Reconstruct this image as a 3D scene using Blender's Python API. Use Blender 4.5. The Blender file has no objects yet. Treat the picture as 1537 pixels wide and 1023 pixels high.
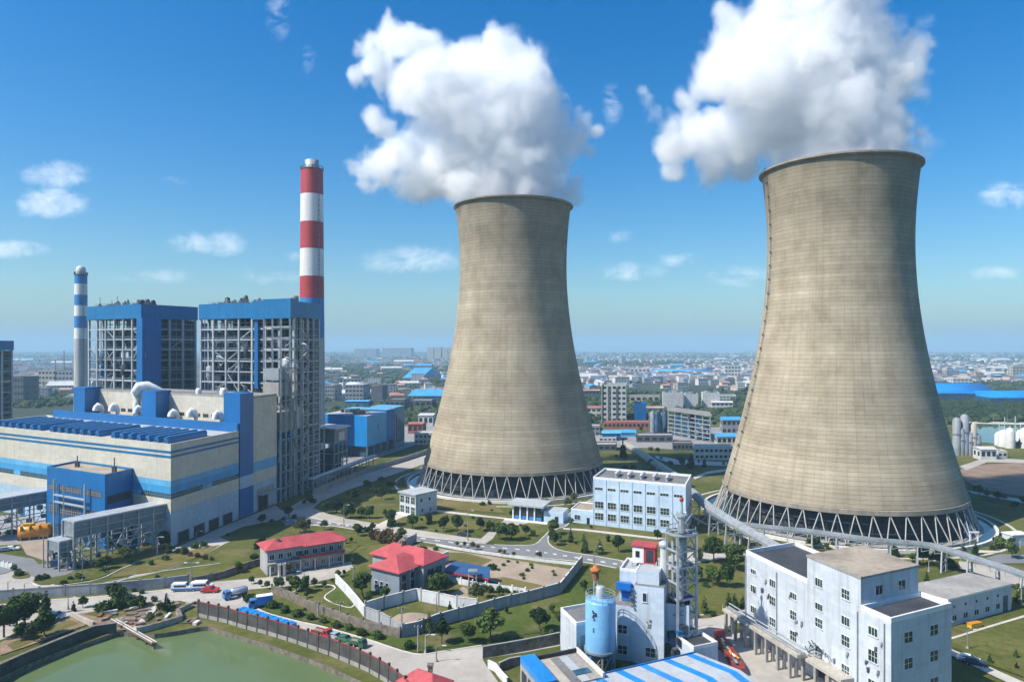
import bpy, bmesh, math, random
import numpy as np
from mathutils import Vector, noise, geometry
random.seed(7)
SC = bpy.context.scene
COL = SC.collection
R = math.radians
# The camera stands 67 m up at the origin, looking along +Y.  at() turns a bearing (image units of a 1537 px frame) into a ground point.
FL, CX, HY, H = 1060.0, 768.5, 522.0, 67.0
def at(px, py, z=0.0):
    y = FL*(H-z)/(py-HY)
    return Vector(((px-CX)/FL*y, y, z))
def zat(py, y): return H-(py-HY)*y/FL
def pxof(p): return CX+FL*p[0]/p[1] if p[1] > 1 else -9999
ZM = {'z1':(0,400,4.65),'z2':(280,220,2.557),'z3':(0,560,4.2625),'z4':(280,560,4.045),'z5':(0,720,3.375),'z6':(280,760,3.8895),
      'a1':(560,640,4.2694),'a2':(480,760,3.6595),'a3':(780,700,3.166),'a4':(1040,780,3.0926),'a5':(860,500,4.65),'a6':(1380,500,2.56),
      'a7':(480,500,5.114),'a8':(1040,680,3.0926),'p':(0,0,1)}
def zz(k, x, y):
    a, b, s = ZM[k]
    return a+x/s, b+y/s
def gz(k, x, y, z=0.0): return at(*zz(k, x, y), z)
def pts(k, seq, z=0.0): return [gz(k, x, y, z) for x, y in seq]

# ------------------------------------------------------------------ materials
MATS = {}
def nn(nt, typ, **kw):
    n = nt.nodes.new(typ)
    for k, v in kw.items():
        if k in n.inputs: n.inputs[k].default_value = v
        else: setattr(n, k, v)
    return n
def mth(nt, op, a, b=None, clamp=False):
    n = nt.nodes.new('ShaderNodeMath'); n.operation = op; n.use_clamp = clamp
    for i, v in enumerate((a, b)):
        if v is None: continue
        if isinstance(v, (int, float)): n.inputs[i].default_value = v
        else: nt.links.new(v, n.inputs[i])
    return n.outputs[0]
def mixc(nt, fac, a, b, blend='MIX'):
    n = nt.nodes.new('ShaderNodeMix'); n.data_type = 'RGBA'; n.blend_type = blend
    for i, v in ((0, fac), (6, a), (7, b)):
        if isinstance(v, (int, float)): n.inputs[i].default_value = v
        elif isinstance(v, (tuple, list)): n.inputs[i].default_value = (v[0], v[1], v[2], 1)
        else: nt.links.new(v, n.inputs[i])
    return n.outputs[2]
def ramp(nt, fac, stops):
    n = nt.nodes.new('ShaderNodeValToRGB'); cr = n.color_ramp
    while len(cr.elements) < len(stops): cr.elements.new(0.5)
    for e, (p, c) in zip(cr.elements, stops):
        e.position = p; e.color = (c[0], c[1], c[2], 1) if isinstance(c, (tuple, list)) else (c, c, c, 1)
    nt.links.new(fac, n.inputs[0]); return n.outputs[0]
def noi(nt, vec, scale, detail=4, rough=.55, stretch=None, dist=0.0):
    if stretch:
        m = nn(nt, 'ShaderNodeMapping'); m.inputs['Scale'].default_value = stretch
        nt.links.new(vec, m.inputs['Vector']); vec = m.outputs[0]
    n = nn(nt, 'ShaderNodeTexNoise', Scale=scale, Detail=detail, Roughness=rough, Distortion=dist)
    nt.links.new(vec, n.inputs['Vector']); return n.outputs['Fac']
def newmat(name):
    m = bpy.data.materials.new(name); m.use_nodes = True; nt = m.node_tree
    b = nt.nodes['Principled BSDF']; MATS[name] = m
    g = nt.nodes.new('ShaderNodeNewGeometry')
    return m, nt, b, g.outputs['Position']
def M(name, col=None, rough=.75, var=.14, scale=.25, streak=0.0, panel=None, metal=0.0, bump=0.0, grime=(.25,.2,.15), spots=0.0):
    if name in MATS: return MATS[name]
    m, nt, b, pos = newmat(name)
    f1 = noi(nt, pos, scale, 5); f2 = noi(nt, pos, scale*9, 3)
    f = mth(nt, 'ADD', mth(nt, 'MULTIPLY', f1, .62), mth(nt, 'MULTIPLY', f2, .38))
    lo = tuple(c*(1-var*2) for c in col); hi = tuple(min(1, c*(1+var*2)) for c in col)
    c = ramp(nt, f, [(.28, lo), (.5, col), (.72, hi)])
    if panel:
        uv = nn(nt, 'ShaderNodeTexCoord').outputs['UV']
        w, h, ln, st = panel
        br = nn(nt, 'ShaderNodeTexBrick'); br.offset = 0; br.squash = 1
        for k, v in (('Scale', 1.0), ('Mortar Size', ln), ('Mortar Smooth', .3), ('Brick Width', w), ('Row Height', h), ('Bias', 0)): br.inputs[k].default_value = v
        br.inputs['Color1'].default_value = (1, 1, 1, 1); br.inputs['Color2'].default_value = (.88, .88, .88, 1); br.inputs['Mortar'].default_value = (1-st,)*3+(1,)
        nt.links.new(uv, br.inputs['Vector']); c = mixc(nt, 1.0, c, br.outputs['Color'], 'MULTIPLY')
    if streak:
        s = noi(nt, pos, .9, 4, .6, (1, 1, .07))
        c = mixc(nt, mth(nt, 'MULTIPLY', ramp(nt, s, [(.5, 0.0), (.72, 1.0)]), streak), c, tuple(a*g for a, g in zip(col, (.55, .5, .45))))
    if spots:
        s = noi(nt, pos, .55, 6, .65)
        c = mixc(nt, mth(nt, 'MULTIPLY', ramp(nt, s, [(.58, 0.0), (.66, 1.0)]), spots), c, grime)
    nt.links.new(c, b.inputs['Base Color'])
    b.inputs['Roughness'].default_value = rough; b.inputs['Metallic'].default_value = metal
    if bump:
        bp = nn(nt, 'ShaderNodeBump', Strength=.5, Distance=bump); nt.links.new(f2, bp.inputs['Height']); nt.links.new(bp.outputs[0], b.inputs['Normal'])
    return m

class MB:
    def __init__(s): s.v, s.f, s.m, s.sm, s.uv = [], [], [], [], {}
    def add(s, vs, fs, mi=0, smooth=False, uvs=None):
        o = len(s.v); s.v += [tuple(p) for p in vs]
        for k, f in enumerate(fs):
            if uvs: s.uv[len(s.f)] = uvs[k]
            s.f.append(tuple(i+o for i in f)); s.m.append(mi); s.sm.append(smooth)
        return s
    def prism(s, fp, z0, z1, mi=0, mt=None):
        fp = ccw(fp); n = len(fp)
        z0 = [z0]*n if isinstance(z0, (int, float)) else z0; z1 = [z1]*n if isinstance(z1, (int, float)) else z1
        vs = [(p[0], p[1], z0[i]) for i, p in enumerate(fp)]+[(p[0], p[1], z1[i]) for i, p in enumerate(fp)]
        s.add(vs, [(i, (i+1) % n, n+(i+1) % n, n+i) for i in range(n)]+[tuple(range(n))[::-1]], mi)
        s.add(vs[n:], [tuple(range(n))], mi if mt is None else mt); return s
    def box(s, c, d, rz=0.0, mi=0):
        cx, cy, cz = c; a, b, h = d[0]/2, d[1]/2, d[2]/2; co, si = math.cos(rz), math.sin(rz)
        return s.prism([(cx+x*co-y*si, cy+x*si+y*co) for x, y in ((-a, -b), (a, -b), (a, b), (-a, b))], cz-h, cz+h, mi)
    def bar(s, p0, p1, w, h=None, mi=0):           # rectangular bar between two 3D points
        p0, p1 = Vector(p0), Vector(p1); d = (p1-p0)
        if d.length < 1e-6: return s
        d.normalize(); h = h or w
        a = d.cross(Vector((0, 0, 1)))
        if a.length < 1e-3: a = Vector((1, 0, 0))
        a.normalize(); b = a.cross(d); vs = []
        for p in (p0, p1):
            for x, y in ((-1, -1), (1, -1), (1, 1), (-1, 1)): vs.append(p+a*(x*w/2)+b*(y*h/2))
        return s.add(vs, [(3, 2, 1, 0), (4, 5, 6, 7), (0, 1, 5, 4), (1, 2, 6, 5), (2, 3, 7, 6), (3, 0, 4, 7)], mi)
    def tube(s, path, r, n=8, mi=0, cap=True):
        path = [Vector(p) for p in path]; rs = r if isinstance(r, (list, tuple)) else [r]*len(path); vs = []
        for i, p in enumerate(path):
            d = (path[min(i+1, len(path)-1)]-path[max(i-1, 0)]).normalized()
            a = d.cross(Vector((0, 0, 1)))
            if a.length < 1e-2: a = Vector((1, 0, 0))
            a.normalize(); b = a.cross(d)
            for k in range(n):
                t = 2*math.pi*k/n; vs.append(p+(a*math.cos(t)+b*math.sin(t))*rs[i])
        fs = [(i*n+k, i*n+(k+1) % n, (i+1)*n+(k+1) % n, (i+1)*n+k) for i in range(len(path)-1) for k in range(n)]
        s.add(vs, [f[::-1] for f in fs], mi, True)
        if cap:
            s.add(vs[:n], [tuple(range(n))], mi); s.add(vs[-n:], [tuple(range(n))[::-1]], mi)
        return s
    def lathe(s, prof, c=(0, 0, 0), n=32, mi=0, smooth=True, uvr=None):
        vs = []; m = len(prof)
        for r, z in prof:
            for k in range(n):
                t = 2*math.pi*k/n; vs.append((c[0]+r*math.cos(t), c[1]+r*math.sin(t), c[2]+z))
        fs, us = [], []
        for i in range(m-1):
            for k in range(n):
                fs.append((i*n+k, i*n+(k+1) % n, (i+1)*n+(k+1) % n, (i+1)*n+k))
                R0 = uvr or prof[0][0]; q = 2*math.pi*R0/n
                us.append([(k*q, prof[i][1]), ((k+1)*q, prof[i][1]), ((k+1)*q, prof[i+1][1]), (k*q, prof[i+1][1])])
        return s.add(vs, fs, mi, smooth, us)
    def disc(s, c, r, n=24, mi=0, up=True):
        vs = [(c[0]+r*math.cos(2*math.pi*k/n), c[1]+r*math.sin(2*math.pi*k/n), c[2]) for k in range(n)]
        return s.add(vs, [tuple(range(n)) if up else tuple(range(n))[::-1]], mi)
    def sphere(s, c, r, mi=0, nu=10, nv=6, sq=(1, 1, 1)):
        prof = [(max(1e-3, math.sin(math.pi*i/nv))*r, -math.cos(math.pi*i/nv)*r) for i in range(nv+1)]
        o = len(s.v); s.lathe(prof, c, nu, mi)
        for i in range(o, len(s.v)):
            x, y, z = s.v[i]; s.v[i] = (c[0]+(x-c[0])*sq[0], c[1]+(y-c[1])*sq[1], c[2]+(z-c[2])*sq[2])
        return s
    def build(s, name, mats, parent=None, base=None):
        me = bpy.data.meshes.new(name)
        b = Vector(base) if base is not None else (Vector(parent['_base']) if parent is not None and '_base' in parent else Vector((0, 0, 0)))
        me.from_pydata([(v[0]-b.x, v[1]-b.y, v[2]-b.z) for v in s.v], [], s.f)
        if not isinstance(mats, (list, tuple)): mats = [mats]
        for m in mats: me.materials.append(MATS[m] if isinstance(m, str) else m)
        me.polygons.foreach_set('material_index', s.m); me.polygons.foreach_set('use_smooth', s.sm)
        uvl = me.uv_layers.new(name='UVMap').data; V = s.v; buf = [0.0]*(2*len(uvl))
        for p in me.polygons:
            ex = s.uv.get(p.index); nx, ny, nz = p.normal
            if not ex:
                if abs(nz) > .7: g = lambda q: (q[0], q[1])
                else:
                    l = math.hypot(nx, ny) or 1; tx, ty = -ny/l, nx/l
                    g = lambda q: (q[0]*tx+q[1]*ty, q[2])
            for j, li in enumerate(p.loop_indices):
                u = ex[j] if ex else g(V[s.f[p.index][j]])
                buf[2*li], buf[2*li+1] = u[0], u[1]
        uvl.foreach_set('uv', buf)
        o = bpy.data.objects.new(name, me); COL.objects.link(o)
        if parent is not None:
            o.parent = parent; o['_base'] = tuple(b)
            if '_root' in parent: o.location = (0, 0, 0)
        else:
            o.location = b; o['_base'] = tuple(b)
        return o
def ccw(fp):
    fp = [(p[0], p[1]) for p in fp]
    a = sum(fp[i][0]*fp[(i+1) % len(fp)][1]-fp[(i+1) % len(fp)][0]*fp[i][1] for i in range(len(fp)))
    return fp if a > 0 else fp[::-1]
def inset(fp, d):
    fp = ccw(fp); n = len(fp); out = []
    for i in range(n):
        a, b, c = Vector(fp[i-1]), Vector(fp[i]), Vector(fp[(i+1) % n])
        e1, e2 = (b-a).normalized(), (c-b).normalized()
        n1, n2 = Vector((-e1.y, e1.x)), Vector((-e2.y, e2.x)); m = (n1+n2); m = m/(m.dot(n1))
        out.append((b.x+m.x*d, b.y+m.y*d))
    return out
def ring(mb, fp, z0, z1, th, mi=0):                # parapet: a closed band standing on the outline
    o, i = ccw(fp), inset(fp, th); n = len(o)
    vs = [(p[0], p[1], z) for z in (z0, z1) for L in (o, i) for p in L]
    fs = []
    for k in range(n):
        j = (k+1) % n
        fs += [(k, j, 2*n+j, 2*n+k), (n+j, n+k, 3*n+k, 3*n+j), (2*n+k, 2*n+j, 3*n+j, 3*n+k), (j, k, n+k, n+j)]
    return mb.add(vs, fs, mi)
def ribbon(mb, line, w, z0, z1, mi=0, closed=False):   # wall, kerb or path along a polyline
    P = [Vector((p[0], p[1])) for p in line]; n = len(P); L, Rr = [], []
    for i in range(n):
        a = P[i-1] if (i or closed) else P[i]; c = P[(i+1) % n] if (i < n-1 or closed) else P[i]
        e1 = (P[i]-a); e2 = (c-P[i])
        if e1.length < 1e-6: e1 = e2
        if e2.length < 1e-6: e2 = e1
        e1.normalize(); e2.normalize(); n1 = Vector((-e1.y, e1.x)); n2 = Vector((-e2.y, e2.x)); m = n1+n2
        m = m/max(.35, m.dot(n1)); L.append(P[i]+m*w/2); Rr.append(P[i]-m*w/2)
    zs0 = z0 if isinstance(z0, list) else [z0]*n; zs1 = z1 if isinstance(z1, list) else [z1]*n
    vs = [(p.x, p.y, zs0[i]) for i, p in enumerate(L)]+[(p.x, p.y, zs0[i]) for i, p in enumerate(Rr)]+[(p.x, p.y, zs1[i]) for i, p in enumerate(L)]+[(p.x, p.y, zs1[i]) for i, p in enumerate(Rr)]
    fs = []
    for i in range(n if closed else n-1):
        j = (i+1) % n
        fs += [(j, i, 2*n+i, 2*n+j), (n+i, n+j, 3*n+j, 3*n+i), (2*n+i, 3*n+i, 3*n+j, 2*n+j)]
    if not closed: fs += [(0, n, 3*n, 2*n), (2*n-1, n-1, 3*n-1, 4*n-1)]
    return mb.add(vs, fs, mi)
def smooth_line(P, n=5, closed=False):
    P = [Vector((p[0], p[1])) for p in P]; out = []; m = len(P)
    for i in range(m if closed else m-1):
        g = (lambda k: P[k % m]) if closed else (lambda k: P[min(max(k, 0), m-1)])
        p0, p1, p2, p3 = g(i-1), g(i), g(i+1), g(i+2)
        for k in range(n):
            t = k/n; out.append(.5*((2*p1)+(p2-p0)*t+(2*p0-5*p1+4*p2-p3)*t*t+(3*p1-p0-3*p2+p3)*t**3))
    if not closed: out.append(P[-1])
    return out
def sheet(name, outline, z, mat, mb=None):
    P = [Vector((p[0], p[1], 0)) for p in outline]
    tri = geometry.tessellate_polygon([P])
    fs = []
    for t in tri:
        a, b, c = (P[i] for i in t)
        fs.append(tuple(t) if (b-a).cross(c-a).z > 0 else tuple(t[::-1]))
    mb = mb or MB(); mb.add([(p.x, p.y, z) for p in P], fs)
    o = mb.build(name, mat); o['kind'] = 'structure'; return o
ALL = []
def thing(name, label, cat, loc=(0, 0, 0), group=None, rz=0.0):
    o = bpy.data.objects.new(name, None); COL.objects.link(o); o.empty_display_size = .5
    o.location = (loc[0], loc[1], loc[2] if len(loc) > 2 else 0); o.rotation_euler = (0, 0, rz)
    o['label'] = label; o['category'] = cat; o['_base'] = (0, 0, 0) if rz else tuple(o.location)
    if group: o['group'] = group
    ALL.append(o); return o
def tag(o, label, cat, group=None):
    o['label'] = label; o['category'] = cat
    if group: o['group'] = group
    ALL.append(o); return o
def local(t): t['_base'] = (0, 0, 0); return t      # parts of this thing are given in its own coordinates
def copy_tree(o, parent=None):
    c = o.copy(); COL.objects.link(c); c.parent = parent
    for ch in o.children: copy_tree(ch, c)
    if parent is None: ALL.append(c)
    return c
def nrm(p0, p1, inside):
    d = (Vector(p1[:2])-Vector(p0[:2])).normalized(); n = Vector((d.y, -d.x))
    return d, (n if (Vector(inside[:2])-Vector(p0[:2])).dot(n) < 0 else -n)
def on_face(mb, p0, p1, inside, s0, s1, z0, z1, out, back=.05, mi=0):   # slab set on a wall from s0 to s1 metres along it
    d, n = nrm(p0, p1, inside); a = Vector(p0[:2])+d*s0; b = Vector(p0[:2])+d*s1
    return mb.prism([a-n*back, b-n*back, b+n*out, a+n*out], z0, z1, mi)
def window(t, p0, p1, inside, s, z, w, h, glass='glass_dark', frame='frame_white', nx=2, ny=1, sill=True, name='window'):
    g = MB(); on_face(g, p0, p1, inside, s-w/2, s+w/2, z, z+h, .02); go = g.build(name, glass, t)
    f = MB(); e = .11; on_face(f, p0, p1, inside, s-w/2-e, s+w/2+e, z+h, z+h+e, .12); on_face(f, p0, p1, inside, s-w/2-e, s-w/2, z, z+h, .12); on_face(f, p0, p1, inside, s+w/2, s+w/2+e, z, z+h, .12)
    for k in range(1, nx): x = s-w/2+w*k/nx; on_face(f, p0, p1, inside, x-.04, x+.04, z, z+h, .07)
    for k in range(1, ny): x = z+h*k/ny; on_face(f, p0, p1, inside, s-w/2, s+w/2, x-.035, x+.035, .066)
    f.build('frame', frame, go)
    if sill:
        q = MB(); on_face(q, p0, p1, inside, s-w/2-.2, s+w/2+.2, z-.16, z, .2); q.build('sill', frame, go)
    return go
def L2(a, b): return (Vector(b[:2])-Vector(a[:2])).length
def lerp(a, b, t): return Vector(a)*(1-t)+Vector(b)*t
EXPO = 0.48; HAZE = 1.6e-4; STEAM = True; STEAM_D = .20; STEAM_V = 1.0; STEAM_T = 1.0; SKY_TINT = (.78, .96, 1.05)
# ------------------------------------------------------------------ camera, light, sky, air
cam = bpy.data.cameras.new('camera'); co = bpy.data.objects.new('camera', cam); COL.objects.link(co); SC.camera = co
co.location = (0, 0, H); co.rotation_euler = (R(90), 0, 0); cam.sensor_width = 36; cam.lens = 36*FL/1537; cam.shift_y = 10.5/1537
cam.clip_start = 1; cam.clip_end = 80000
SUN_AZ, SUN_EL = R(68), R(48)                      # azimuth measured from straight behind the camera towards the left
sd = Vector((-math.sin(SUN_AZ)*math.cos(SUN_EL), -math.cos(SUN_AZ)*math.cos(SUN_EL), math.sin(SUN_EL)))
sl = bpy.data.lights.new('sun', 'SUN'); sl.energy = 5.0; sl.angle = R(.53); sl.color = (1, .93, .82)
so = bpy.data.objects.new('sun', sl); COL.objects.link(so); so.rotation_euler = sd.to_track_quat('Z', 'Y').to_euler(); so.location = (-300, -100, 400)
W = bpy.data.worlds.new('World'); SC.world = W; W.use_nodes = True
nt = W.node_tree; bg = nt.nodes['Background']; bg.inputs['Strength'].default_value = .105
sky = nt.nodes.new('ShaderNodeTexSky'); sky.sky_type = 'NISHITA'; sky.sun_disc = False
sky.sun_elevation = SUN_EL; sky.sun_rotation = math.atan2(sd.x, sd.y); sky.altitude = 60; sky.air_density = 1.15; sky.dust_density = 1.3; sky.ozone_density = 3.2
tc = nt.nodes.new('ShaderNodeTexCoord'); sp = nt.nodes.new('ShaderNodeSeparateXYZ'); nt.links.new(tc.outputs['Generated'], sp.inputs[0])
yy = mth(nt, 'MAXIMUM', sp.outputs[1], .02)
cu, cv = mth(nt, 'DIVIDE', sp.outputs[0], yy), mth(nt, 'DIVIDE', sp.outputs[2], yy)
cmb = nt.nodes.new('ShaderNodeCombineXYZ'); nt.links.new(cu, cmb.inputs[0]); nt.links.new(cv, cmb.inputs[1])
CLOUDS = [(85, 262, 62, 26, 1), (75, 304, 66, 30, 1), (22, 374, 66, 18, .8), (312, 366, 70, 24, .9), (622, 390, 85, 26, .9), (262, 268, 24, 14, .6), (418, 24, 24, 42, .55),
          (462, 92, 16, 26, .5), (925, 353, 30, 14, .6), (940, 408, 72, 18, .7), (1020, 390, 42, 15, .75), (1118, 414, 62, 20, .7), (1510, 294, 48, 26, .95), (1490, 410, 48, 14, .7),
          (400, 415, 85, 15, .5), (230, 415, 80, 14, .45), (918, 160, 20, 40, .55), (890, 192, 30, 14, .5), (565, 392, 40, 18, .6), (440, 385, 16, 10, .5), (1075, 412, 20, 10, .55), (1390, 70, 26, 60, .5), (-120, 330, 90, 30, 1), (1680, 330, 110, 30, 1)]
mask = None
for px, py, a, b, k in CLOUDS:
    du = mth(nt, 'MULTIPLY', mth(nt, 'SUBTRACT', cu, (px-CX)/FL), FL/a); dv = mth(nt, 'MULTIPLY', mth(nt, 'SUBTRACT', cv, (HY-py)/FL), FL/b)
    d2 = mth(nt, 'ADD', mth(nt, 'MULTIPLY', du, du), mth(nt, 'MULTIPLY', dv, dv))
    v = mth(nt, 'MULTIPLY', mth(nt, 'SUBTRACT', 1.0, d2), k)
    mask = v if mask is None else mth(nt, 'MAXIMUM', mask, v)
cn = noi(nt, cmb.outputs[0], 22, 8, .62, (1, 1.5, 1), .4)
cd = mth(nt, 'ADD', mth(nt, 'MULTIPLY', mask, .55), mth(nt, 'MULTIPLY', mth(nt, 'SUBTRACT', cn, .5), 1.9))
ck = mth(nt, 'MULTIPLY', mth(nt, 'MULTIPLY', mth(nt, 'SUBTRACT', cd, .06, True), 1.4, True), mth(nt, 'MULTIPLY', mth(nt, 'MAXIMUM', mask, 0), 1.6, True))
hs = nn(nt, 'ShaderNodeHueSaturation', Saturation=1.52, Value=1.0); nt.links.new(sky.outputs[0], hs.inputs['Color'])
tint = mixc(nt, 1.0, hs.outputs[0], SKY_TINT, 'MULTIPLY')
skc = mixc(nt, mth(nt, 'MULTIPLY', ck, .5), tint, (9.6, 9.9, 10.3))
nt.links.new(skc, bg.inputs['Color'])
SC.view_settings.view_transform = 'Standard'; SC.view_settings.look = 'None'; SC.view_settings.exposure = EXPO; SC.view_settings.gamma = 1
cy = SC.cycles; cy.use_denoising = True; cy.max_bounces = 24; cy.diffuse_bounces = 3; cy.glossy_bounces = 3; cy.transmission_bounces = 4; cy.transparent_max_bounces = 12; cy.volume_bounces = 18
cy.volume_max_steps = 160; cy.caustics_reflective = False; cy.caustics_refractive = False; cy.use_adaptive_sampling = True; cy.adaptive_threshold = .035
def volmat(name, col, dens, g=0.0):
    m = bpy.data.materials.new(name); m.use_nodes = True; MATS[name] = m; t = m.node_tree; t.nodes.clear()
    o = t.nodes.new('ShaderNodeOutputMaterial'); v = t.nodes.new('ShaderNodeVolumePrincipled')
    v.inputs['Color'].default_value = (*col, 1); v.inputs['Density'].default_value = dens; v.inputs['Anisotropy'].default_value = g
    t.links.new(v.outputs[0], o.inputs['Volume']); return m, t, v
m, t, v = volmat('haze_air', (.47, .73, .93), HAZE, .0)
if HAZE > 0:
    hz = MB().box((0, 9400, 130.5), (30000, 19600, 273)).build('haze', m); hz['kind'] = 'stuff'

# ------------------------------------------------------------------ material palette
M('glass_dark', (.018, .03, .035), .12, .3); M('glass_blue', (.03, .09, .13), .1, .3); M('glass_green', (.02, .045, .04), .15, .4)
M('frame_white', (.62, .64, .66), .5); M('frame_grey', (.30, .32, .34), .5)
M('blue_clad', (.0015, .125, .37), .45, .10, .1, .25, (1.2, 6.0, .035, .25)); M('blue_fascia', (.0015, .145, .36), .45, .12, .06, .35, (1.5, 8, .04, .2))
M('blue_bright', (.01, .23, .62), .4, .12, .1, .2, (1.2, 9, .04, .25)); M('blue_light', (.12, .40, .66), .5, .12, .1, .3, (1.5, 6, .03, .2)); M('blue_pale', (.38, .50, .62), .5, .08, .1, .3, (2.4, 1.4, .02, .2))
M('beige_clad', (.56, .53, .45), .65, .06, .07, .35, (3.0, 1.25, .022, .16)); M('roof_pale', (.36, .39, .42), .8, .12, .1, 0, None, spots=.4)
M('roof_grey', (.15, .15, .155), .9, .25, .12, spots=.5, grime=(.07, .065, .06)); M('roof_tan', (.30, .255, .20), .9, .22, .12, spots=.55, grime=(.15, .12, .095)); M('roof_dark', (.038, .042, .052), .85, .3, .2, spots=.3, grime=(.09, .085, .08))
M('white_wall', (.52, .57, .63), .6, .06, .1, .55, (3.2, 1.0, .03, .13)); M('white_trim', (.72, .73, .74), .55, .06, .3, .3); M('admin_wall', (.47, .60, .74), .6, .05, .1, .3, (3.3, 1.2, .03, .14)); M('tower_wall', (.52, .60, .69), .65, .07, .15, .45, (2.6, 1.1, .03, .14))
M('steel', (.34, .37, .40), .5, .2, .5, metal=.2); M('steel_dark', (.06, .075, .095), .6, .35, .4); M('steel_mid', (.19, .22, .25), .55, .25, .4); M('steel_light', (.44, .47, .50), .4, .12, .5, metal=.2)
M('machine_dark', (.020, .030, .045), .8, .5, .3); M('machine_blue', (.02, .07, .14), .7, .5, .2); M('duct_grey', (.24, .27, .30), .6, .2, .2, .5); M('rust', (.22, .09, .045), .8, .3, .8)
M('concrete', (.40, .37, .32), .85, .14, .2, .4, spots=.35, bump=.03); M('concrete_grey', (.30, .29, .275), .85, .16, .2, .5, spots=.3); M('concrete_white', (.62, .61, .58), .8, .1, .3, .5, spots=.2)
M('red_paint', (.40, .03, .042), .55, .12, .06, .3); M('white_paint', (.70, .70, .70), .6, .07, .06, .4); M('blue_paint', (.02, .19, .47), .55, .12, .06, .3); M('grey_paint', (.45, .46, .47), .65, .1, .05, .4)
M('roof_red', (.43, .070, .080), .75, .2, .25, .3, (.9, .35, .03, .25)); M('house_wall', (.33, .33, .345), .8, .12, .2, .4); M('house_blue', (.20, .24, .29), .8, .12, .2, .3); M('stone_wall', (.17, .145, .12), .9, .4, .8, .3, spots=.4, grime=(.07, .065, .05))
M('fence_dark', (.075, .07, .068), .85, .3, .5, .5, (1.0, .5, .05, .4)); M('wall_white', (.62, .64, .66), .8, .1, .3, .5, (2.5, 3, .03, .2)); M('wall_grey', (.34, .36, .38), .85, .15, .25, .6, (2.5, 3, .03, .2))
M('rail_red', (.22, .04, .045), .7, .2); M('tyre', (.012, .012, .013), .9); M('paint_white', (.75, .77, .78), .3, .03); M('paint_blue', (.03, .20, .52), .35, .15); M('paint_red', (.46, .03, .025), .4, .2); M('paint_orange', (.62, .24, .02), .45, .2); M('paint_yellow', (.62, .38, .02), .45, .15); M('paint_dark', (.03, .035, .05), .35, .1); M('paint_silver', (.45, .48, .52), .3, .06, metal=.3); M('paint_green', (.03, .12, .06), .5, .3)
M('cyan_tank', (.19, .44, .70), .45, .07, .3, .45, (2.0, 1.6, .02, .12)); M('lamp_head', (.6, .6, .58), .4); M('wood_old', (.16, .12, .09), .9, .3, .8, bump=.02)
M('bark', (.075, .055, .04), .9, .3, 2.0)
M('soil', (.225, .155, .105), .95, .28, .12, 0, None, spots=.5, grime=(.33, .27, .20)); M('sand', (.30, .237, .178), .95, .15, .1, 0, None, spots=.45, grime=(.20, .16, .11)); M('rubble', (.24, .19, .15), .95, .35, .6)
M('road_pale', (.40, .37, .33), .9, .10, .06, 0, (5.5, 4.5, .045, .22), spots=.38, grime=(.32, .295, .26)); M('asphalt', (.17, .175, .185), .9, .12, .08, spots=.35, grime=(.115, .117, .12)); M('kerb', (.55, .53, .49), .85, .12, .4); M('path', (.48, .45, .40), .9, .1, .15, spots=.25, grime=(.34, .31, .27)); M('yard_grey', (.25, .245, .24), .9, .16, .06, spots=.5, grime=(.15, .145, .14))
M('line_white', (.68, .67, .63), .8, .15, .5)
def grass_mat(name, a, b, c, d):
    m, nt, bs, pos = newmat(name)
    n1 = noi(nt, pos, .035, 6, .6); n2 = noi(nt, pos, .5, 5, .65); n3 = noi(nt, pos, 3.0, 3)
    f = mth(nt, 'ADD', mth(nt, 'MULTIPLY', n1, .5), mth(nt, 'ADD', mth(nt, 'MULTIPLY', n2, .3), mth(nt, 'MULTIPLY', n3, .2)))
    c0 = ramp(nt, f, [(.34, a), (.46, b), (.55, c), (.66, d)])
    n4 = noi(nt, pos, .075, 6, .7); c0 = mixc(nt, mth(nt, 'MULTIPLY', ramp(nt, n4, [(.54, 0.0), (.64, 1.0)]), .55), c0, (.19, .15, .085))
    nt.links.new(c0, bs.inputs['Base Color']); bs.inputs['Roughness'].default_value = .95; bs.inputs['Specular IOR Level'].default_value = .1
    bp = nn(nt, 'ShaderNodeBump', Strength=.6, Distance=.25); nt.links.new(n3, bp.inputs['Height']); nt.links.new(bp.outputs[0], bs.inputs['Normal'])
grass_mat('lawn', (.040, .055, .014), (.072, .088, .020), (.115, .118, .032), (.20, .165, .07))
grass_mat('lawn_fresh', (.034, .058, .012), (.055, .082, .016), (.082, .108, .022), (.14, .13, .042))
grass_mat('lawn_dry', (.08, .085, .022), (.13, .118, .038), (.185, .150, .065), (.24, .19, .10))
# the plain: woods, fields, bare lots
m, nt, bs, pos = newmat('plain')
n1 = noi(nt, pos, .0022, 7, .6, (1, .8, 1)); n2 = noi(nt, pos, .02, 6, .65); n3 = noi(nt, pos, .15, 4)
f = mth(nt, 'ADD', mth(nt, 'MULTIPLY', n1, .6), mth(nt, 'ADD', mth(nt, 'MULTIPLY', n2, .28), mth(nt, 'MULTIPLY', n3, .12)))
nt.links.new(ramp(nt, f, [(.36, (.016, .028, .012)), (.48, (.024, .038, .015)), (.53, (.05, .06, .03)), (.565, (.15, .135, .105)), (.60, (.035, .05, .022))]), bs.inputs['Base Color']); bs.inputs['Roughness'].default_value = .95
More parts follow.
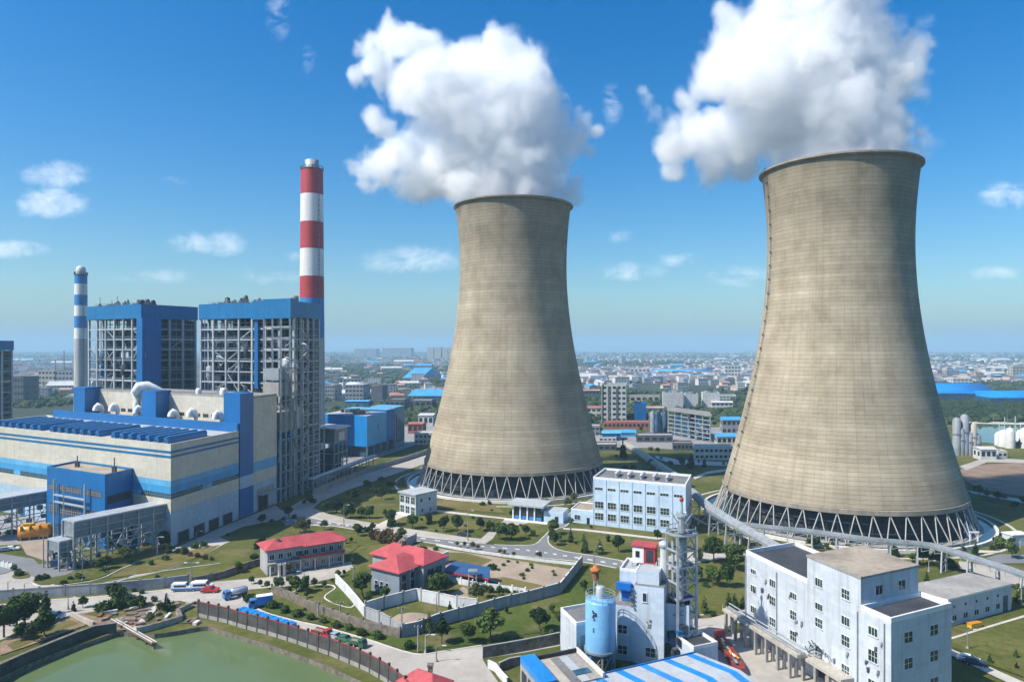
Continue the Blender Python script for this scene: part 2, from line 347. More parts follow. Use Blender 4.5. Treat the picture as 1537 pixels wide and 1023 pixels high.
# water
def water_mat(name, c, bump=.03, sc=.9):
    m, nt, bs, pos = newmat(name)
    n = noi(nt, pos, sc, 4, .6, (1, .5, 1)); k = noi(nt, pos, .02, 4)
    nt.links.new(ramp(nt, k, [(.3, tuple(v*.85 for v in c)), (.7, tuple(v*1.15 for v in c))]), bs.inputs['Base Color'])
    bs.inputs['Roughness'].default_value = .05; bs.inputs['IOR'].default_value = 1.33
    bp = nn(nt, 'ShaderNodeBump', Strength=.22, Distance=bump); nt.links.new(n, bp.inputs['Height']); nt.links.new(bp.outputs[0], bs.inputs['Normal'])
water_mat('pond_water', (.105, .150, .065), .05); water_mat('lake_water', (.07, .12, .07)); water_mat('basin_water', (.03, .05, .055))
def leaf_mat(name, a, b, c):
    m, nt, bs, pos = newmat(name)
    n1 = noi(nt, pos, .9, 3); oi = nt.nodes.new('ShaderNodeObjectInfo')
    f = mth(nt, 'ADD', n1, mth(nt, 'MULTIPLY', mth(nt, 'SUBTRACT', oi.outputs['Random'], .5), .5))
    nt.links.new(ramp(nt, f, [(.32, a), (.5, b), (.7, c)]), bs.inputs['Base Color']); bs.inputs['Roughness'].default_value = .8; bs.inputs['Specular IOR Level'].default_value = .15
leaf_mat('leaf_dark', (.018, .038, .011), (.038, .072, .018), (.080, .118, .032)); leaf_mat('leaf_mid', (.028, .055, .012), (.050, .090, .020), (.085, .125, .032)); leaf_mat('leaf_olive', (.04, .055, .018), (.065, .08, .025), (.10, .11, .04)); leaf_mat('leaf_brown', (.075, .05, .02), (.12, .08, .035), (.16, .12, .05)); leaf_mat('leaf_far', (.018, .034, .014), (.030, .052, .020), (.05, .075, .03))
# cooling tower concrete: lifts, formwork panels, weathering
m, nt, bs, pos = newmat('tower_concrete')
uv = nn(nt, 'ShaderNodeTexCoord').outputs['UV']; su = nn(nt, 'ShaderNodeSeparateXYZ'); nt.links.new(uv, su.inputs[0])
br = nn(nt, 'ShaderNodeTexBrick'); br.offset = 0
for k, v in (('Scale', 1.0), ('Mortar Size', .07), ('Mortar Smooth', .6), ('Brick Width', 2.9), ('Row Height', 1.5)): br.inputs[k].default_value = v
br.inputs['Color1'].default_value = (1, 1, 1, 1); br.inputs['Color2'].default_value = (.94, .94, .935, 1); br.inputs['Mortar'].default_value = (.84, .835, .83, 1)
nt.links.new(uv, br.inputs['Vector'])
wn = nn(nt, 'ShaderNodeTexWhiteNoise'); wn.noise_dimensions = '1D'; nt.links.new(mth(nt, 'FLOOR', mth(nt, 'DIVIDE', su.outputs[1], 1.5)), wn.inputs['W'])
lift = ramp(nt, wn.outputs['Value'], [(0, .91), (1, 1.05)])
wn2 = noi(nt, uv, .045, 3, .5, (.05, 1, 1)); band = ramp(nt, wn2, [(.36, .87), (.6, 1.03)])
st = noi(nt, uv, .42, 6, .65, (1, .06, 1)); bl = noi(nt, uv, .09, 7, .66, (1, .8, 1)); fine = noi(nt, uv, 1.3, 5, .6)
c = ramp(nt, bl, [(.30, (.28, .235, .168)), (.5, (.382, .329, .243)), (.72, (.468, .408, .308))])
c = mixc(nt, mth(nt, 'MULTIPLY', ramp(nt, st, [(.50, 0.0), (.74, 1.0)]), .38), c, (.22, .18, .125))
c = mixc(nt, mth(nt, 'MULTIPLY', ramp(nt, fine, [(.55, 0.0), (.75, 1.0)]), .3), c, (.53, .455, .34))
for q in (br.outputs['Color'], lift, band): c = mixc(nt, 1.0, c, q, 'MULTIPLY')
hl = ramp(nt, mth(nt, 'ABSOLUTE', mth(nt, 'SUBTRACT', mth(nt, 'FRACT', mth(nt, 'DIVIDE', su.outputs[1], 1.5)), .5)), [(.40, 1.0), (.47, .74)])
hv_ = noi(nt, uv, .5, 4, .6, (.3, 1, 1)); c = mixc(nt, ramp(nt, hv_, [(.35, .35), (.6, 1.0)]), c, mixc(nt, 1.0, c, hl, 'MULTIPLY'))
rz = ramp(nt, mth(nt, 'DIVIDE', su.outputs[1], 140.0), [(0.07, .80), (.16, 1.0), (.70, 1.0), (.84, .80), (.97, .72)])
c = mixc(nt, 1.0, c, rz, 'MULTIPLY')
nt.links.new(c, bs.inputs['Base Color']); bs.inputs['Roughness'].default_value = .9; bs.inputs['Specular IOR Level'].default_value = .2
bp = nn(nt, 'ShaderNodeBump', Strength=.6, Distance=.12); nt.links.new(br.outputs['Fac'], bp.inputs['Height']); bp.invert = True; nt.links.new(bp.outputs[0], bs.inputs['Normal'])
# steam
m, nt, bs, pos = newmat('steam_body'); bs.inputs['Base Color'].default_value = (.985, .988, .99, 1); bs.inputs['Roughness'].default_value = 1; bs.inputs['Specular IOR Level'].default_value = 0
bs.inputs['Subsurface Weight'].default_value = 1.0; bs.inputs['Subsurface Radius'].default_value = (1, 1, 1); bs.inputs['Subsurface Scale'].default_value = 11.0
# ------------------------------------------------------------------ cooling towers and steam
def RT(z): return 26.9*math.sqrt(1+((z-108)/73.8)**2)
ZT, ZL = 138.0, 11.0
M('rim_concrete', (.27, .24, .195), .9, .2, .3, .5)
M('concrete_pillar', (.38, .37, .35), .85, .12, .3, .5)
def cooling_tower(x, y, label, seed):
    t = thing('cooling_tower', label, 'cooling tower', (x, y, 0), 'hyperboloid cooling towers'); local(t)
    N = 160; prof = [(RT(ZL+(ZT-ZL)*i/48), ZL+(ZT-ZL)*i/48) for i in range(49)]
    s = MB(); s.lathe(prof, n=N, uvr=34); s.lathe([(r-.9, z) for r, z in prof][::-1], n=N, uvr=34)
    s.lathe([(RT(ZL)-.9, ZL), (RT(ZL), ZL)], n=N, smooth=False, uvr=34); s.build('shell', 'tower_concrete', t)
    r = RT(ZT); b = MB(); b.lathe([(r-.9, ZT-1.0), (r+.05, ZT-1.0), (r+1.15, ZT-.55), (r+1.15, ZT+.1), (r-.9, ZT+.1), (r-.9, ZT-1.0)], n=N, smooth=False, uvr=34); b.build('rim_beam', 'rim_concrete', t)
    l = RT(ZL); b = MB(); b.lathe([(l-1.0, ZL-.9), (l+.25, ZL-.9), (l+.25, ZL+.7), (l+.02, ZL+.9)], n=N, smooth=False); b.build('lintel_beam', 'rim_concrete', t)
    nodes = 50; cm = None; rf = 47.9; rt = l-.35
    for i in range(nodes):
        for s_ in (-.5, .5):
            a, c = 2*math.pi*(i)/nodes, 2*math.pi*(i+s_*.94)/nodes
            p, q = Vector((rt*math.cos(a), rt*math.sin(a), ZL-.6)), Vector((rf*math.cos(c), rf*math.sin(c), .5))
            m = MB(); m.tube([p, q], [.20, .24], 7); m.build('raker_column', 'concrete_pillar', t)
    m = MB(); m.lathe([(40.5, .3), (41, 9.2), (34, 10.2)], n=72); m.build('fill_pack', 'machine_dark', t)
    m = MB()
    for k in range(72):
        a = 2*math.pi*k/72; m.bar((42.2*math.cos(a), 42.2*math.sin(a), .3), (42.2*math.cos(a), 42.2*math.sin(a), 10), .3)
    for z in (3.2, 6.6): m.lathe([(42.4, z), (42.9, z), (42.9, z+.35), (42.4, z+.35)], n=72, smooth=False)
    o = m.build('inner_frame', 'machine_dark', t); o['kind'] = 'stuff'
    m = MB(); m.lathe([(52.2, 0), (52.2, 1.1), (53.2, 1.1), (53.2, 0)], n=96, smooth=False); m.build('basin_wall', 'concrete_white', t)
    m = MB(); m.lathe([(45.5, 0), (45.5, .6), (48.6, .6), (48.6, 0)], n=96, smooth=False); m.build('foot_ring', 'concrete_grey', t)
    m = MB(); m.lathe([(30, .45), (52.3, .45)][::-1], n=64, smooth=False); m.build('basin_water', 'basin_water', t)
    return t
XL, YL, XR, YR = 0.6, 357.0, 131.0, 283.5
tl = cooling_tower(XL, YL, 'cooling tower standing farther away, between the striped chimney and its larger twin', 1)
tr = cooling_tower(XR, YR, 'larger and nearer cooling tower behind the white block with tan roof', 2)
for t, az in ((tr, R(181)),):          # caged access ladder up the shell
    m = MB()
    zs = [ZL+i*(ZT-ZL)/46 for i in range(47)]
    for s_ in (-.35, .35):
        m.tube([((RT(z)+.5)*math.cos(az)-s_*math.sin(az), (RT(z)+.5)*math.sin(az)+s_*math.cos(az), z) for z in zs], .06, 4)
    for z in zs[::2]: m.box(((RT(z)+.6)*math.cos(az), (RT(z)+.75)*math.sin(az), z+.6), (.5, .5, .8), az)
    m.build('ladder', 'steel_dark', t)
PL = [(772,298,72,0),(768,255,84,0),(748,215,84,0),(792,200,66,4),(772,140,66,-4),(760,92,48,0),(748,64,28,0),(790,108,34,6),(812,165,40,6),(690,100,48,5),(650,84,36,0),(612,70,30,-6),(578,52,26,4),(556,88,30,8),
      (533,112,18,4),(642,135,48,-8),(600,118,36,6),(545,70,14,0),(690,160,60,-6),(640,188,40,14),(602,212,40,14),(566,238,32,14),(534,250,20,14),(572,188,20,-4),(560,172,12,0),(668,232,60,14),(632,246,42,18),(598,258,24,16),
      (690,282,34,-6),(846,196,24,6),(868,180,16,4),(892,192,9,0),(858,226,22,-4),(884,228,10,0),(858,284,18,8),(716,302,28,-6)]
PR = [(1262,240,98,0),(1245,190,100,0),(1312,168,60,4),(1338,192,34,8),(1362,180,14,4),(1368,205,12,0),(1330,140,40,-4),(1195,165,84,6),(1150,190,58,10),(1108,188,46,16),(1068,185,36,18),(1034,198,32,20),(1018,228,18,20),
      (1092,218,30,20),(1142,222,28,22),(1000,178,20,4),(972,166,14,0),(962,148,9,0),(1140,125,66,-6),(1092,92,42,4),(1066,118,28,-6),(1105,42,32,4),(1082,30,16,0),(1180,62,72,6),(1240,85,90,0),(1302,70,58,8),(1325,115,42,-6),(1352,90,22,4),
      (1376,70,14,0),(1230,5,80,0),(1296,18,44,6),(1180,8,50,-4),(1316,48,30,4),(1235,-50,62,0),(1180,-40,40,6),(1285,-35,44,-4),(1040,150,16,4),(1022,212,16,6)]
def vadd(nt, op, a, b=None, c=None):
    n = nt.nodes.new('ShaderNodeVectorMath'); n.operation = op
    for k, v in enumerate((a, b, c)):
        if v is None: continue
        if isinstance(v, (tuple, Vector)): n.inputs[k].default_value = v
        else: nt.links.new(v, n.inputs[k])
    return n
def steam_field(nt, pos, S):                        # the same uneven density in the shader and in the mesh that is cut from it
    w1 = nn(nt, 'ShaderNodeTexNoise', Scale=.045, Detail=2); nt.links.new(pos, w1.inputs['Vector'])
    p1 = vadd(nt, 'MULTIPLY_ADD', vadd(nt, 'SUBTRACT', w1.outputs['Color'], (.5, .5, .5)).outputs[0], (24, 24, 24), pos).outputs[0]
    best = None
    for c, r in S:
        d = vadd(nt, 'DISTANCE', p1, c).outputs['Value']
        e = mth(nt, 'MULTIPLY', mth(nt, 'SUBTRACT', r*1.08+2.5, d), 1/(r*.35+4))
        best = e if best is None else mth(nt, 'MAXIMUM', best, e)
    n1 = noi(nt, pos, .062, 6, .62, None, .7); n2 = noi(nt, pos, .25, 4, .6)
    vo = nn(nt, 'ShaderNodeTexVoronoi', Scale=.10); nt.links.new(p1, vo.inputs['Vector'])
    f = mth(nt, 'ADD', mth(nt, 'MULTIPLY', mth(nt, 'MINIMUM', best, 1.25), .75), mth(nt, 'MULTIPLY', mth(nt, 'SUBTRACT', n1, .55), 2.5))
    f = mth(nt, 'ADD', f, mth(nt, 'MULTIPLY', mth(nt, 'SUBTRACT', n2, .5), .8)); f = mth(nt, 'ADD', f, mth(nt, 'MULTIPLY', mth(nt, 'SUBTRACT', .55, vo.outputs['Distance']), .55))
    return f, best
def steam_plume(x, y, spheres, label, seed, tz):
    sc = y/FL; t = thing('steam_plume', label, 'steam plume', (x, y, tz), 'steam plumes over the cooling towers'); base = Vector((x, y, tz))
    S = [(Vector(((px-CX)*sc, y+dy*1.3, H-(py-HY)*sc)), r*sc) for px, py, r, dy in spheres]
    lo = Vector([min(c[k]-r*1.3-5 for c, r in S) for k in range(3)]); hi = Vector([max(c[k]+r*1.3+5 for c, r in S) for k in range(3)])
    lo.z = max(lo.z, tz-5)
    g = bpy.data.node_groups.new('steam_shape', 'GeometryNodeTree'); g.interface.new_socket('Geometry', in_out='OUTPUT', socket_type='NodeSocketGeometry')
    pos = g.nodes.new('GeometryNodeInputPosition').outputs[0]; f, best = steam_field(g, pos, S)
    vc = g.nodes.new('GeometryNodeVolumeCube'); g.links.new(f, vc.inputs['Density']); vc.inputs['Background'].default_value = -1; vc.inputs['Min'].default_value = lo; vc.inputs['Max'].default_value = hi
    for k, a in enumerate('XYZ'): vc.inputs['Resolution '+a].default_value = int((hi-lo)[k]/STEAM_V)
    vm_ = g.nodes.new('GeometryNodeVolumeToMesh'); vm_.inputs['Threshold'].default_value = STEAM_T; g.links.new(vc.outputs[0], vm_.inputs['Volume'])
    go = g.nodes.new('NodeGroupOutput'); g.links.new(vm_.outputs[0], go.inputs[0])
    tmp = bpy.data.objects.new('steam_billow', bpy.data.meshes.new('steam_billow')); COL.objects.link(tmp); md = tmp.modifiers.new('n', 'NODES'); md.node_group = g
    me = bpy.data.meshes.new_from_object(tmp.evaluated_get(bpy.context.evaluated_depsgraph_get())); tmp.modifiers.clear(); bpy.data.node_groups.remove(g)
    bm = bmesh.new(); bm.from_mesh(me); seen = set(); kill = []                  # drop crumbs that float free of the body
    bm.verts.ensure_lookup_table()
    for v in bm.verts:
        if v.index in seen: continue
        st, isl = [v], []; seen.add(v.index)
        while st:
            q = st.pop(); isl.append(q)
            for e in q.link_edges:
                o_ = e.other_vert(q)
                if o_.index not in seen: seen.add(o_.index); st.append(o_)
        if len(isl) < 9000: kill += isl
    bmesh.ops.delete(bm, geom=kill, context='VERTS')
    for v in bm.verts: v.co -= base
    bmesh.ops.smooth_vert(bm, verts=bm.verts, factor=.5, use_axis_x=True, use_axis_y=True, use_axis_z=True)
    bm.to_mesh(me); bm.free(); me.polygons.foreach_set('use_smooth', [True]*len(me.polygons)); me.materials.clear(); me.materials.append(MATS['steam_body'])
    tmp.data = me; tmp.parent = t
    # thin ragged vapour round the body: one closed hull filled with the same uneven density
    bm = bmesh.new()
    for c, r in S:
        for v in bmesh.ops.create_icosphere(bm, subdivisions=2, radius=r*1.14+9)['verts']: v.co += c-base
    me = bpy.data.meshes.new('steam_wisp'); bm.to_mesh(me); bm.free()
    q = bpy.data.objects.new('steam_wisp', me); COL.objects.link(q)
    rm = q.modifiers.new('r', 'REMESH'); rm.mode = 'VOXEL'; rm.voxel_size = 2.6
    m3 = bpy.data.meshes.new_from_object(q.evaluated_get(bpy.context.evaluated_depsgraph_get())); q.modifiers.clear(); q.data = m3
    vm, nt, pv = volmat('steam_vapour_%d' % seed, (.985, .99, 1), 0, .2)
    gp = nt.nodes.new('ShaderNodeNewGeometry').outputs['Position']; f, best = steam_field(nt, gp, S)
    dn = mth(nt, 'MULTIPLY', mth(nt, 'MULTIPLY', mth(nt, 'MULTIPLY', mth(nt, 'SUBTRACT', f, .06), 1.5, True), mth(nt, 'MULTIPLY', best, 2.0, True)), STEAM_D)
    nt.links.new(dn, pv.inputs['Density']); vm.cycles.volume_step_rate = .28
    m3.materials.clear(); m3.materials.append(vm); q.parent = t
    return t
if STEAM:
    steam_plume(XL, YL, PL, 'white steam billowing from the farther cooling tower and drifting left in two arms', 1, 132)
    steam_plume(XR, YR, PR, 'huge white steam cloud from the larger cooling tower, reaching past the top', 2, 132)
# ------------------------------------------------------------------ ground, water, roads
WZ = -1.1
pondp = [(-60,1052),(0,1016),(74,982),(145,958),(178,947),(232,951),(261,947),(299,940),(313,939),(352,951),(403,966),(460,986),(511,1007),(560,1030),(600,1075),(560,1300),(-60,1300)]
pond = [at(x, y, 0) for x, y in pondp]
pond = [Vector((p.x, max(p.y, 60), 0)) for p in pond]
def shell_sheet(name, outer, hole, z, mat):
    P = [Vector((p[0], p[1], 0)) for p in outer]; Q = [Vector((p[0], p[1], 0)) for p in hole]
    tri = geometry.tessellate_polygon([P, Q]); V = P+Q; fs = []
    for t in tri:
        a, b, c = (V[i] for i in t); fs.append(tuple(t) if (b-a).cross(c-a).z > 0 else tuple(t[::-1]))
    mb = MB(); mb.add([(p.x, p.y, z) for p in V], fs); o = mb.build(name, mat); o['kind'] = 'structure'; return o
shell_sheet('plain', [(-14500, -300), (14500, -300), (14500, 19000), (-14500, 19000)], [(-330, 40), (330, 40), (420, 640), (-420, 640)], 0, 'plain')
shell_sheet('lawn', [(-330, 40), (330, 40), (420, 640), (-420, 640)], pond, 0, 'lawn')
sheet('pond_water', [(-330, 30), (80, 30), (80, 200), (-330, 200)], WZ, 'pond_water')
mb = MB(); n = len(pond)
vs = [(p.x, p.y, 0) for p in pond]+[(p.x, p.y, WZ-.3) for p in pond]
cpx = Vector((-90, 110, 0))
fs = []
for i in range(n):
    j = (i+1) % n; a, b = pond[i], pond[j]; nn_ = (b-a).cross(Vector((0, 0, 1)))
    fs.append((i, j, n+j, n+i) if nn_.dot(cpx-(a+b)/2) < 0 else (j, i, n+i, n+j))
mb.add(vs, fs); o = mb.build('pond_bank', 'stone_wall'); o['kind'] = 'structure'
# roads, yards, paths: each its own sheet a little above the one below
lay = [.02]
def lz(): lay[0] += .006; return lay[0]
def road(name, k, seq, mat, sm=0, kerb=None):
    P = pts(k, seq)
    if sm: P = smooth_line(P, sm, True)
    z = lz(); o = sheet(name, P, z, mat)
    return P
def kerb_line(k, seq, sm=4, w=.35, h=.14, mat='kerb', name='kerb', closed=False):
    P = pts(k, seq) if k else seq
    if sm: P = smooth_line(P, sm, closed)
    mb = MB(); ribbon(mb, P, w, 0, h, closed=closed); o = mb.build(name, mat); o['kind'] = 'structure'; return o
road('concrete_road', 'p', [(-90,930),(0,906),(83,898),(145,894),(246,884),(290,880),(325,872),(400,866),(455,857),(527,842),(530,852),(505,866),(455,877),(420,880),(375,884),(352,892),(372,902),(395,918),(445,932),(486,941),(550,959),(620,981),(662,978),(690,973),(723,969),(800,958),(842,950),(842,968),(790,978),(724,988),(732,1001),(748,1023),(790,1090),(600,1150),(588,1020),(552,1002),(498,980),(439,960),(362,938),(300,922),(290,908),(246,910),(190,915),(120,922),(60,935),(0,960),(-90,985)], 'road_pale')
road('concrete_road', 'p', [(-90,850),(0,862),(10,860),(46,848),(60,872),(120,884),(190,868),(290,822),(330,806),(345,812),(300,835),(240,858),(165,874),(110,884),(0,892),(-90,890)], 'road_pale')
road('yard', 'p', [(-90,770),(0,772),(60,776),(100,782),(100,800),(60,815),(0,818),(-90,815)], 'yard_grey')
road('yard', 'p', [(-90,825),(0,830),(50,838),(62,850),(0,861),(-90,850)], 'asphalt')
road('yard', 'p', [(32,857),(60,846),(95,848),(120,852),(95,864),(75,870),(45,864)], 'asphalt')
road('yard', 'p', [(30,815),(85,806),(110,826),(118,842),(70,842),(40,832)], 'sand')
road('hall_apron', 'p', [(255,826),(290,823),(365,790),(440,776),(428,770),(414,758),(360,780),(330,792)], 'road_pale')
road('service_road', 'p', [(414,770),(440,758),(466,742),(510,724),(575,702),(640,682),(680,676),(680,686),(640,695),(590,712),(525,734),(482,752),(470,762),(500,774),(545,784),(490,790),(440,786)], 'road_pale')
road('paved_walk', 'p', [(468,764),(500,773),(543,782),(600,791),(660,800),(700,806),(722,808),(735,796),(756,781),(775,775),(800,776),(797,784),(770,789),(745,800),(740,808),(728,816),(690,812),(600,802),(542,792),(490,784),(455,776)], 'road_pale')
A = [(418,778),(455,775),(492,783),(542,791),(600,801),(660,809),(720,816),(766,818),(801,817),(815,806),(827,794),(841,781),(867,762),(905,738),(935,720),(955,724),(925,744),(893,764),(862,777),(850,789),(835,794),(823,804),(822,813),(828,820),(845,827),(890,834),(930,841),(985,850),(985,862),(925,851),(874,842),(794,834),(724,826),(625,810),(552,797),(490,787),(428,786)]
road('asphalt_road', 'p', A, 'asphalt')
for s in ([(418,777),(455,774),(492,782),(542,790),(600,800),(660,808),(720,815)], [(742,817),(766,818),(801,817),(815,806),(827,794),(841,781),(867,762),(905,738)], [(893,764),(862,777),(850,789),(835,794),(824,804),(823,813),(829,820),(845,826.5),(890,833.5),(930,840.5),(985,849)], [(428,787),(490,788),(552,798),(625,811),(724,827),(794,835),(874,843),(925,852)]):
    kerb_line('p', s)
road('footpath', 'p', [(655,765),(700,770),(760,777),(760,779),(700,773),(655,768)], 'path'); road('footpath', 'p', [(560,790),(582,779),(600,770),(612,773),(585,784),(575,793)], 'path')
road('footpath', 'p', [(845,792),(880,794),(940,801),(1000,808),(1000,811),(940,804),(880,797),(845,794)], 'path')
road('sand_lot', 'p', [(597,834),(625,815),(690,826),(857,853),(835,880),(808,889),(737,872),(671,864),(644,856)], 'sand'); road('sand_lot', 'p', [(675,893),(695,880),(704,884),(703,904),(683,905),(668,900)], 'sand')
road('soil_mound_pad', 'p', [(591,932),(600,923),(616,919),(635,921),(647,928),(641,937),(620,940),(605,938)], 'sand', 3)
road('grass_strip', 'p', [(737,867),(757,866),(818,879),(808,888),(770,884)], 'lawn_dry'); road('grass_patch', 'p', [(673,829),(700,830),(740,840),(720,850),(690,849),(672,842)], 'lawn_dry')
road('grass_strip', 'p', [(628,813),(724,829),(870,853),(868,856),(720,832),(622,817)], 'lawn')
road('fresh_lawn', 'p', [(663,945),(700,934),(760,914),(845,886),(872,872),(905,872),(905,900),(842,945),(790,952),(723,966),(664,972)], 'lawn_fresh')
road('fresh_lawn', 'p', [(375,900),(410,902),(470,918),(560,945),(610,958),(650,968),(640,980),(620,979),(550,957),(486,938),(445,930),(398,916)], 'lawn_fresh'); road('fresh_lawn', 'p', [(488,897),(507,886),(530,907),(522,911),(500,905)], 'lawn_fresh')
for s in ([(430,893),(460,880),(490,877),(503,882),(487,897),(522,911),(532,907)], [(352,893),(372,901),(395,917.5),(445,931.5),(486,940.5),(550,958.5),(620,980.5),(662,977.5),(723,968)]): kerb_line('p', s, 4)
road('dry_lawn', 'p', [(160,868),(230,842),(300,822),(330,818),(300,835),(240,857)], 'lawn_dry'); road('dry_lawn', 'p', [(420,838),(470,820),(520,812),(540,818),(520,835),(470,845)], 'lawn'); road('dry_lawn', 'p', [(640,753),(690,748),(740,757),(760,770),(700,766),(650,762)], 'lawn_dry'); road('dry_lawn', 'p', [(655,778),(700,776),(745,781),(715,796),(660,792)], 'lawn')
road('island_lawn', 'p', [(18,864),(30,858),(42,859),(44,866),(34,868),(22,868)], 'lawn', 3)
road('island_lawn', 'p', [(48,873),(70,868),(92,864),(130,857),(165,846),(205,836),(211,841),(180,853),(148,868),(100,876),(60,878)], 'lawn')
kerb_line('p', [(48,874),(60,879),(100,877),(148,869),(180,854),(212,841)], 3)
# garden by the pond (left bank)
road('bank_soil', 'p', [(0,965),(40,945),(110,922),(180,913),(232,902),(235,910),(215,930),(200,945),(175,946),(140,934),(70,960),(0,984)], 'soil'); road('bank_grass', 'p', [(10,968),(60,945),(105,930),(118,936),(70,955),(20,976)], 'lawn_dry'); road('bank_grass', 'p', [(125,922),(160,914),(210,906),(232,902),(205,918),(165,930)], 'lawn')
road('bank_grass', 'p', [(238,905),(270,902),(296,908),(299,935),(268,936),(240,935),(252,915)], 'lawn'); road('garden_path', 'p', [(198,946),(212,928),(226,914),(243,903),(246,906),(230,920),(215,938),(206,949)], 'path')
# right yard and paths
road('concrete_yard', 'p', [(1036,930),(1066,928),(1118,915),(1150,920),(1230,960),(1330,1060),(1130,1120),(1098,1040),(1070,985),(1040,965)], 'road_pale')
road('concrete_road', 'p', [(930,842),(985,838),(1040,828),(1080,826),(1118,831),(1125,836),(1085,839),(1040,846),(990,860),(940,852)], 'road_pale')
road('island_lawn', 'p', [(1090,942),(1105,936),(1122,936),(1122,946),(1108,950),(1094,949)], 'lawn', 2); kerb_line('p', [(1090,942),(1105,936),(1122,936),(1122,946),(1108,950),(1094,949)], 3, closed=True)
road('gallery_path', 'p', [(1440,842),(1480,850),(1537,868),(1600,886),(1600,905),(1537,884),(1480,866),(1436,852)], 'road_pale')
road('asphalt_road', 'p', [(1480,838),(1500,832),(1537,833),(1600,838),(1600,850),(1537,846),(1500,846)], 'asphalt'); road('footpath', 'p', [(1462,826),(1500,827),(1500,830),(1462,830)], 'path')
road('fresh_lawn', 'p', [(1430,950),(1480,934),(1560,915),(1640,930),(1640,1030),(1545,1020),(1490,1000),(1430,972)], 'lawn'); road('footpath', 'p', [(1428,975),(1440,980),(1490,1004),(1540,1026),(1540,1038),(1480,1010),(1428,984)], 'path'); road('kerb_path', 'p', [(1426,958),(1480,941),(1540,923),(1541,926),(1480,944),(1426,961)], 'path')
road('soil_field', 'p', [(1440,705),(1480,697),(1537,694),(1700,690),(1760,752),(1600,752),(1537,746),(1470,734),(1450,722)], 'soil'); road('dirt_track', 'p', [(1440,700),(1480,687),(1537,690),(1700,684),(1700,688),(1537,695),(1482,694),(1450,706)], 'road_pale'); road('dirt_track', 'p', [(1450,736),(1500,745),(1560,752),(1700,760),(1700,764),(1540,756),(1460,741)], 'path')
road('lake_water', 'p', [(1430,640),(1480,636),(1700,640),(1760,668),(1537,668),(1490,666),(1440,660)], 'lake_water'); road('lake_embankment', 'p', [(1425,632),(1537,634),(1760,640),(1760,643),(1537,637.5),(1425,635)], 'path')
road('asphalt_road', 'p', [(640,697),(668,686),(680,690),(640,705),(625,718),(630,735),(640,744),(632,746),(612,735),(606,716)], 'asphalt')
road('plant_yard', 'p', [(880,655),(960,650),(1090,640),(1160,640),(1160,668),(1040,676),(950,672),(890,672)], 'yard_grey'); road('plant_yard', 'p', [(470,735),(520,705),(640,662),(660,640),(420,640),(380,700),(420,750)], 'yard_grey'); road('footpath', 'p', [(983,684),(1020,690),(1090,694),(1100,700),(1010,697),(984,688)], 'path'); road('footpath', 'p', [(1040,716),(1062,708),(1090,704),(1090,708),(1062,712),(1043,720)], 'path')
for x, y in ((XL, YL), (XR, YR)):
    kerb_line(None, [(x+59*math.cos(2*math.pi*k/60), y+59*math.sin(2*math.pi*k/60)) for k in range(60)], 0, 1.2, .12, 'path', 'ring_path', True)

cl = smooth_line([at(x, y) for x, y in ((430, 781), (492, 785.5), (546, 793), (612, 805), (690, 816), (722, 820), (790, 826), (845, 834), (920, 846), (980, 856))], 8)
mb = MB()
for i in range(0, len(cl)-1, 2): ribbon(mb, [cl[i], lerp(cl[i], cl[i+1], .75)], .22, .02, lay[0]+.03)
o = mb.build('road_marking', 'line_white'); o['kind'] = 'structure'
for s in ([(-90,916),(0,908),(83,900),(145,896),(246,886)], [(330,845),(240,857.5),(165,873),(110,883),(0,891)], [(60,872),(120,884),(190,868),(290,822)]): kerb_line('p', s, 4)
# ------------------------------------------------------------------ turbine hall
V2 = lambda x, y: Vector((x, y))
uu, vv = V2(-.876, .482), V2(.2, .98)
C0, C1, C2, C3 = V2(-115, 238), V2(-107.2, 277), V2(-105.6, 286), V2(-101.6, 305)
HL = 135.0
hall = thing('turbine_hall', 'long beige and blue turbine hall with stripes and rows of blue rooflights', 'turbine hall', (*C0, 0))
D0, D1 = C0+uu*HL, C1+uu*HL; hin = (C0+C1+D0+D1)/4
fp = [C0, C1, D1, D0]
def band(mb, fp, z0, z1, mi): mb.prism(fp, z0, z1, mi)
b = MB()
for z0, z1, mi in ((0, 4.3, 1), (4.3, 11.7, 1), (11.7, 16, 0), (16, 17.8, 3), (17.8, 20.2, 4), (20.2, 22.2, 2), (22.2, 34, 0)): b.prism(fp, z0, z1, mi, 5)
b.build('wall', ['beige_clad', 'blue_pale', 'blue_light', 'glass_blue', 'blue_light', 'roof_pale'], hall)
M('band_blue', (.05, .30, .60), .5, .08, .1, .2, (3, 6, .02, .15))
hall.children[0].data.materials[4] = MATS['band_blue']
b = MB(); ring(b, fp, 34, 34.6, .5); b.build('parapet', 'beige_clad', hall)
for z in (29.9, 31.5):
    for p, q in ((C0, D0), (C0, C1)):
        b = MB(); on_face(b, p, q, hin, -.1 if q is D0 else 0, L2(p, q), z, z+.75, .14); b.build('stripe', 'blue_fascia', hall)
for p, q, n_ in ((C0, D0, 26), (C0, C1, 7)):        # ribbon glazing divided by mullions and blank panels
    l = L2(p, q)
    for k in range(n_):
        a = l*k/n_
        if k % 5 == 3:
            b = MB(); on_face(b, p, q, hin, a+.2, a+l/n_-.2, 16.05, 17.75, .08); b.build('blind_panel', 'blue_light', hall)
        else:
            b = MB()
            for j in range(5): x = a+l/n_*j/5; on_face(b, p, q, hin, x-.06, x+.06, 16.02, 17.78, .07)
            on_face(b, p, q, hin, a+.1, a+l/n_-.1, 16.85, 16.95, .065); b.build('window_mullion', 'steel_mid', hall)
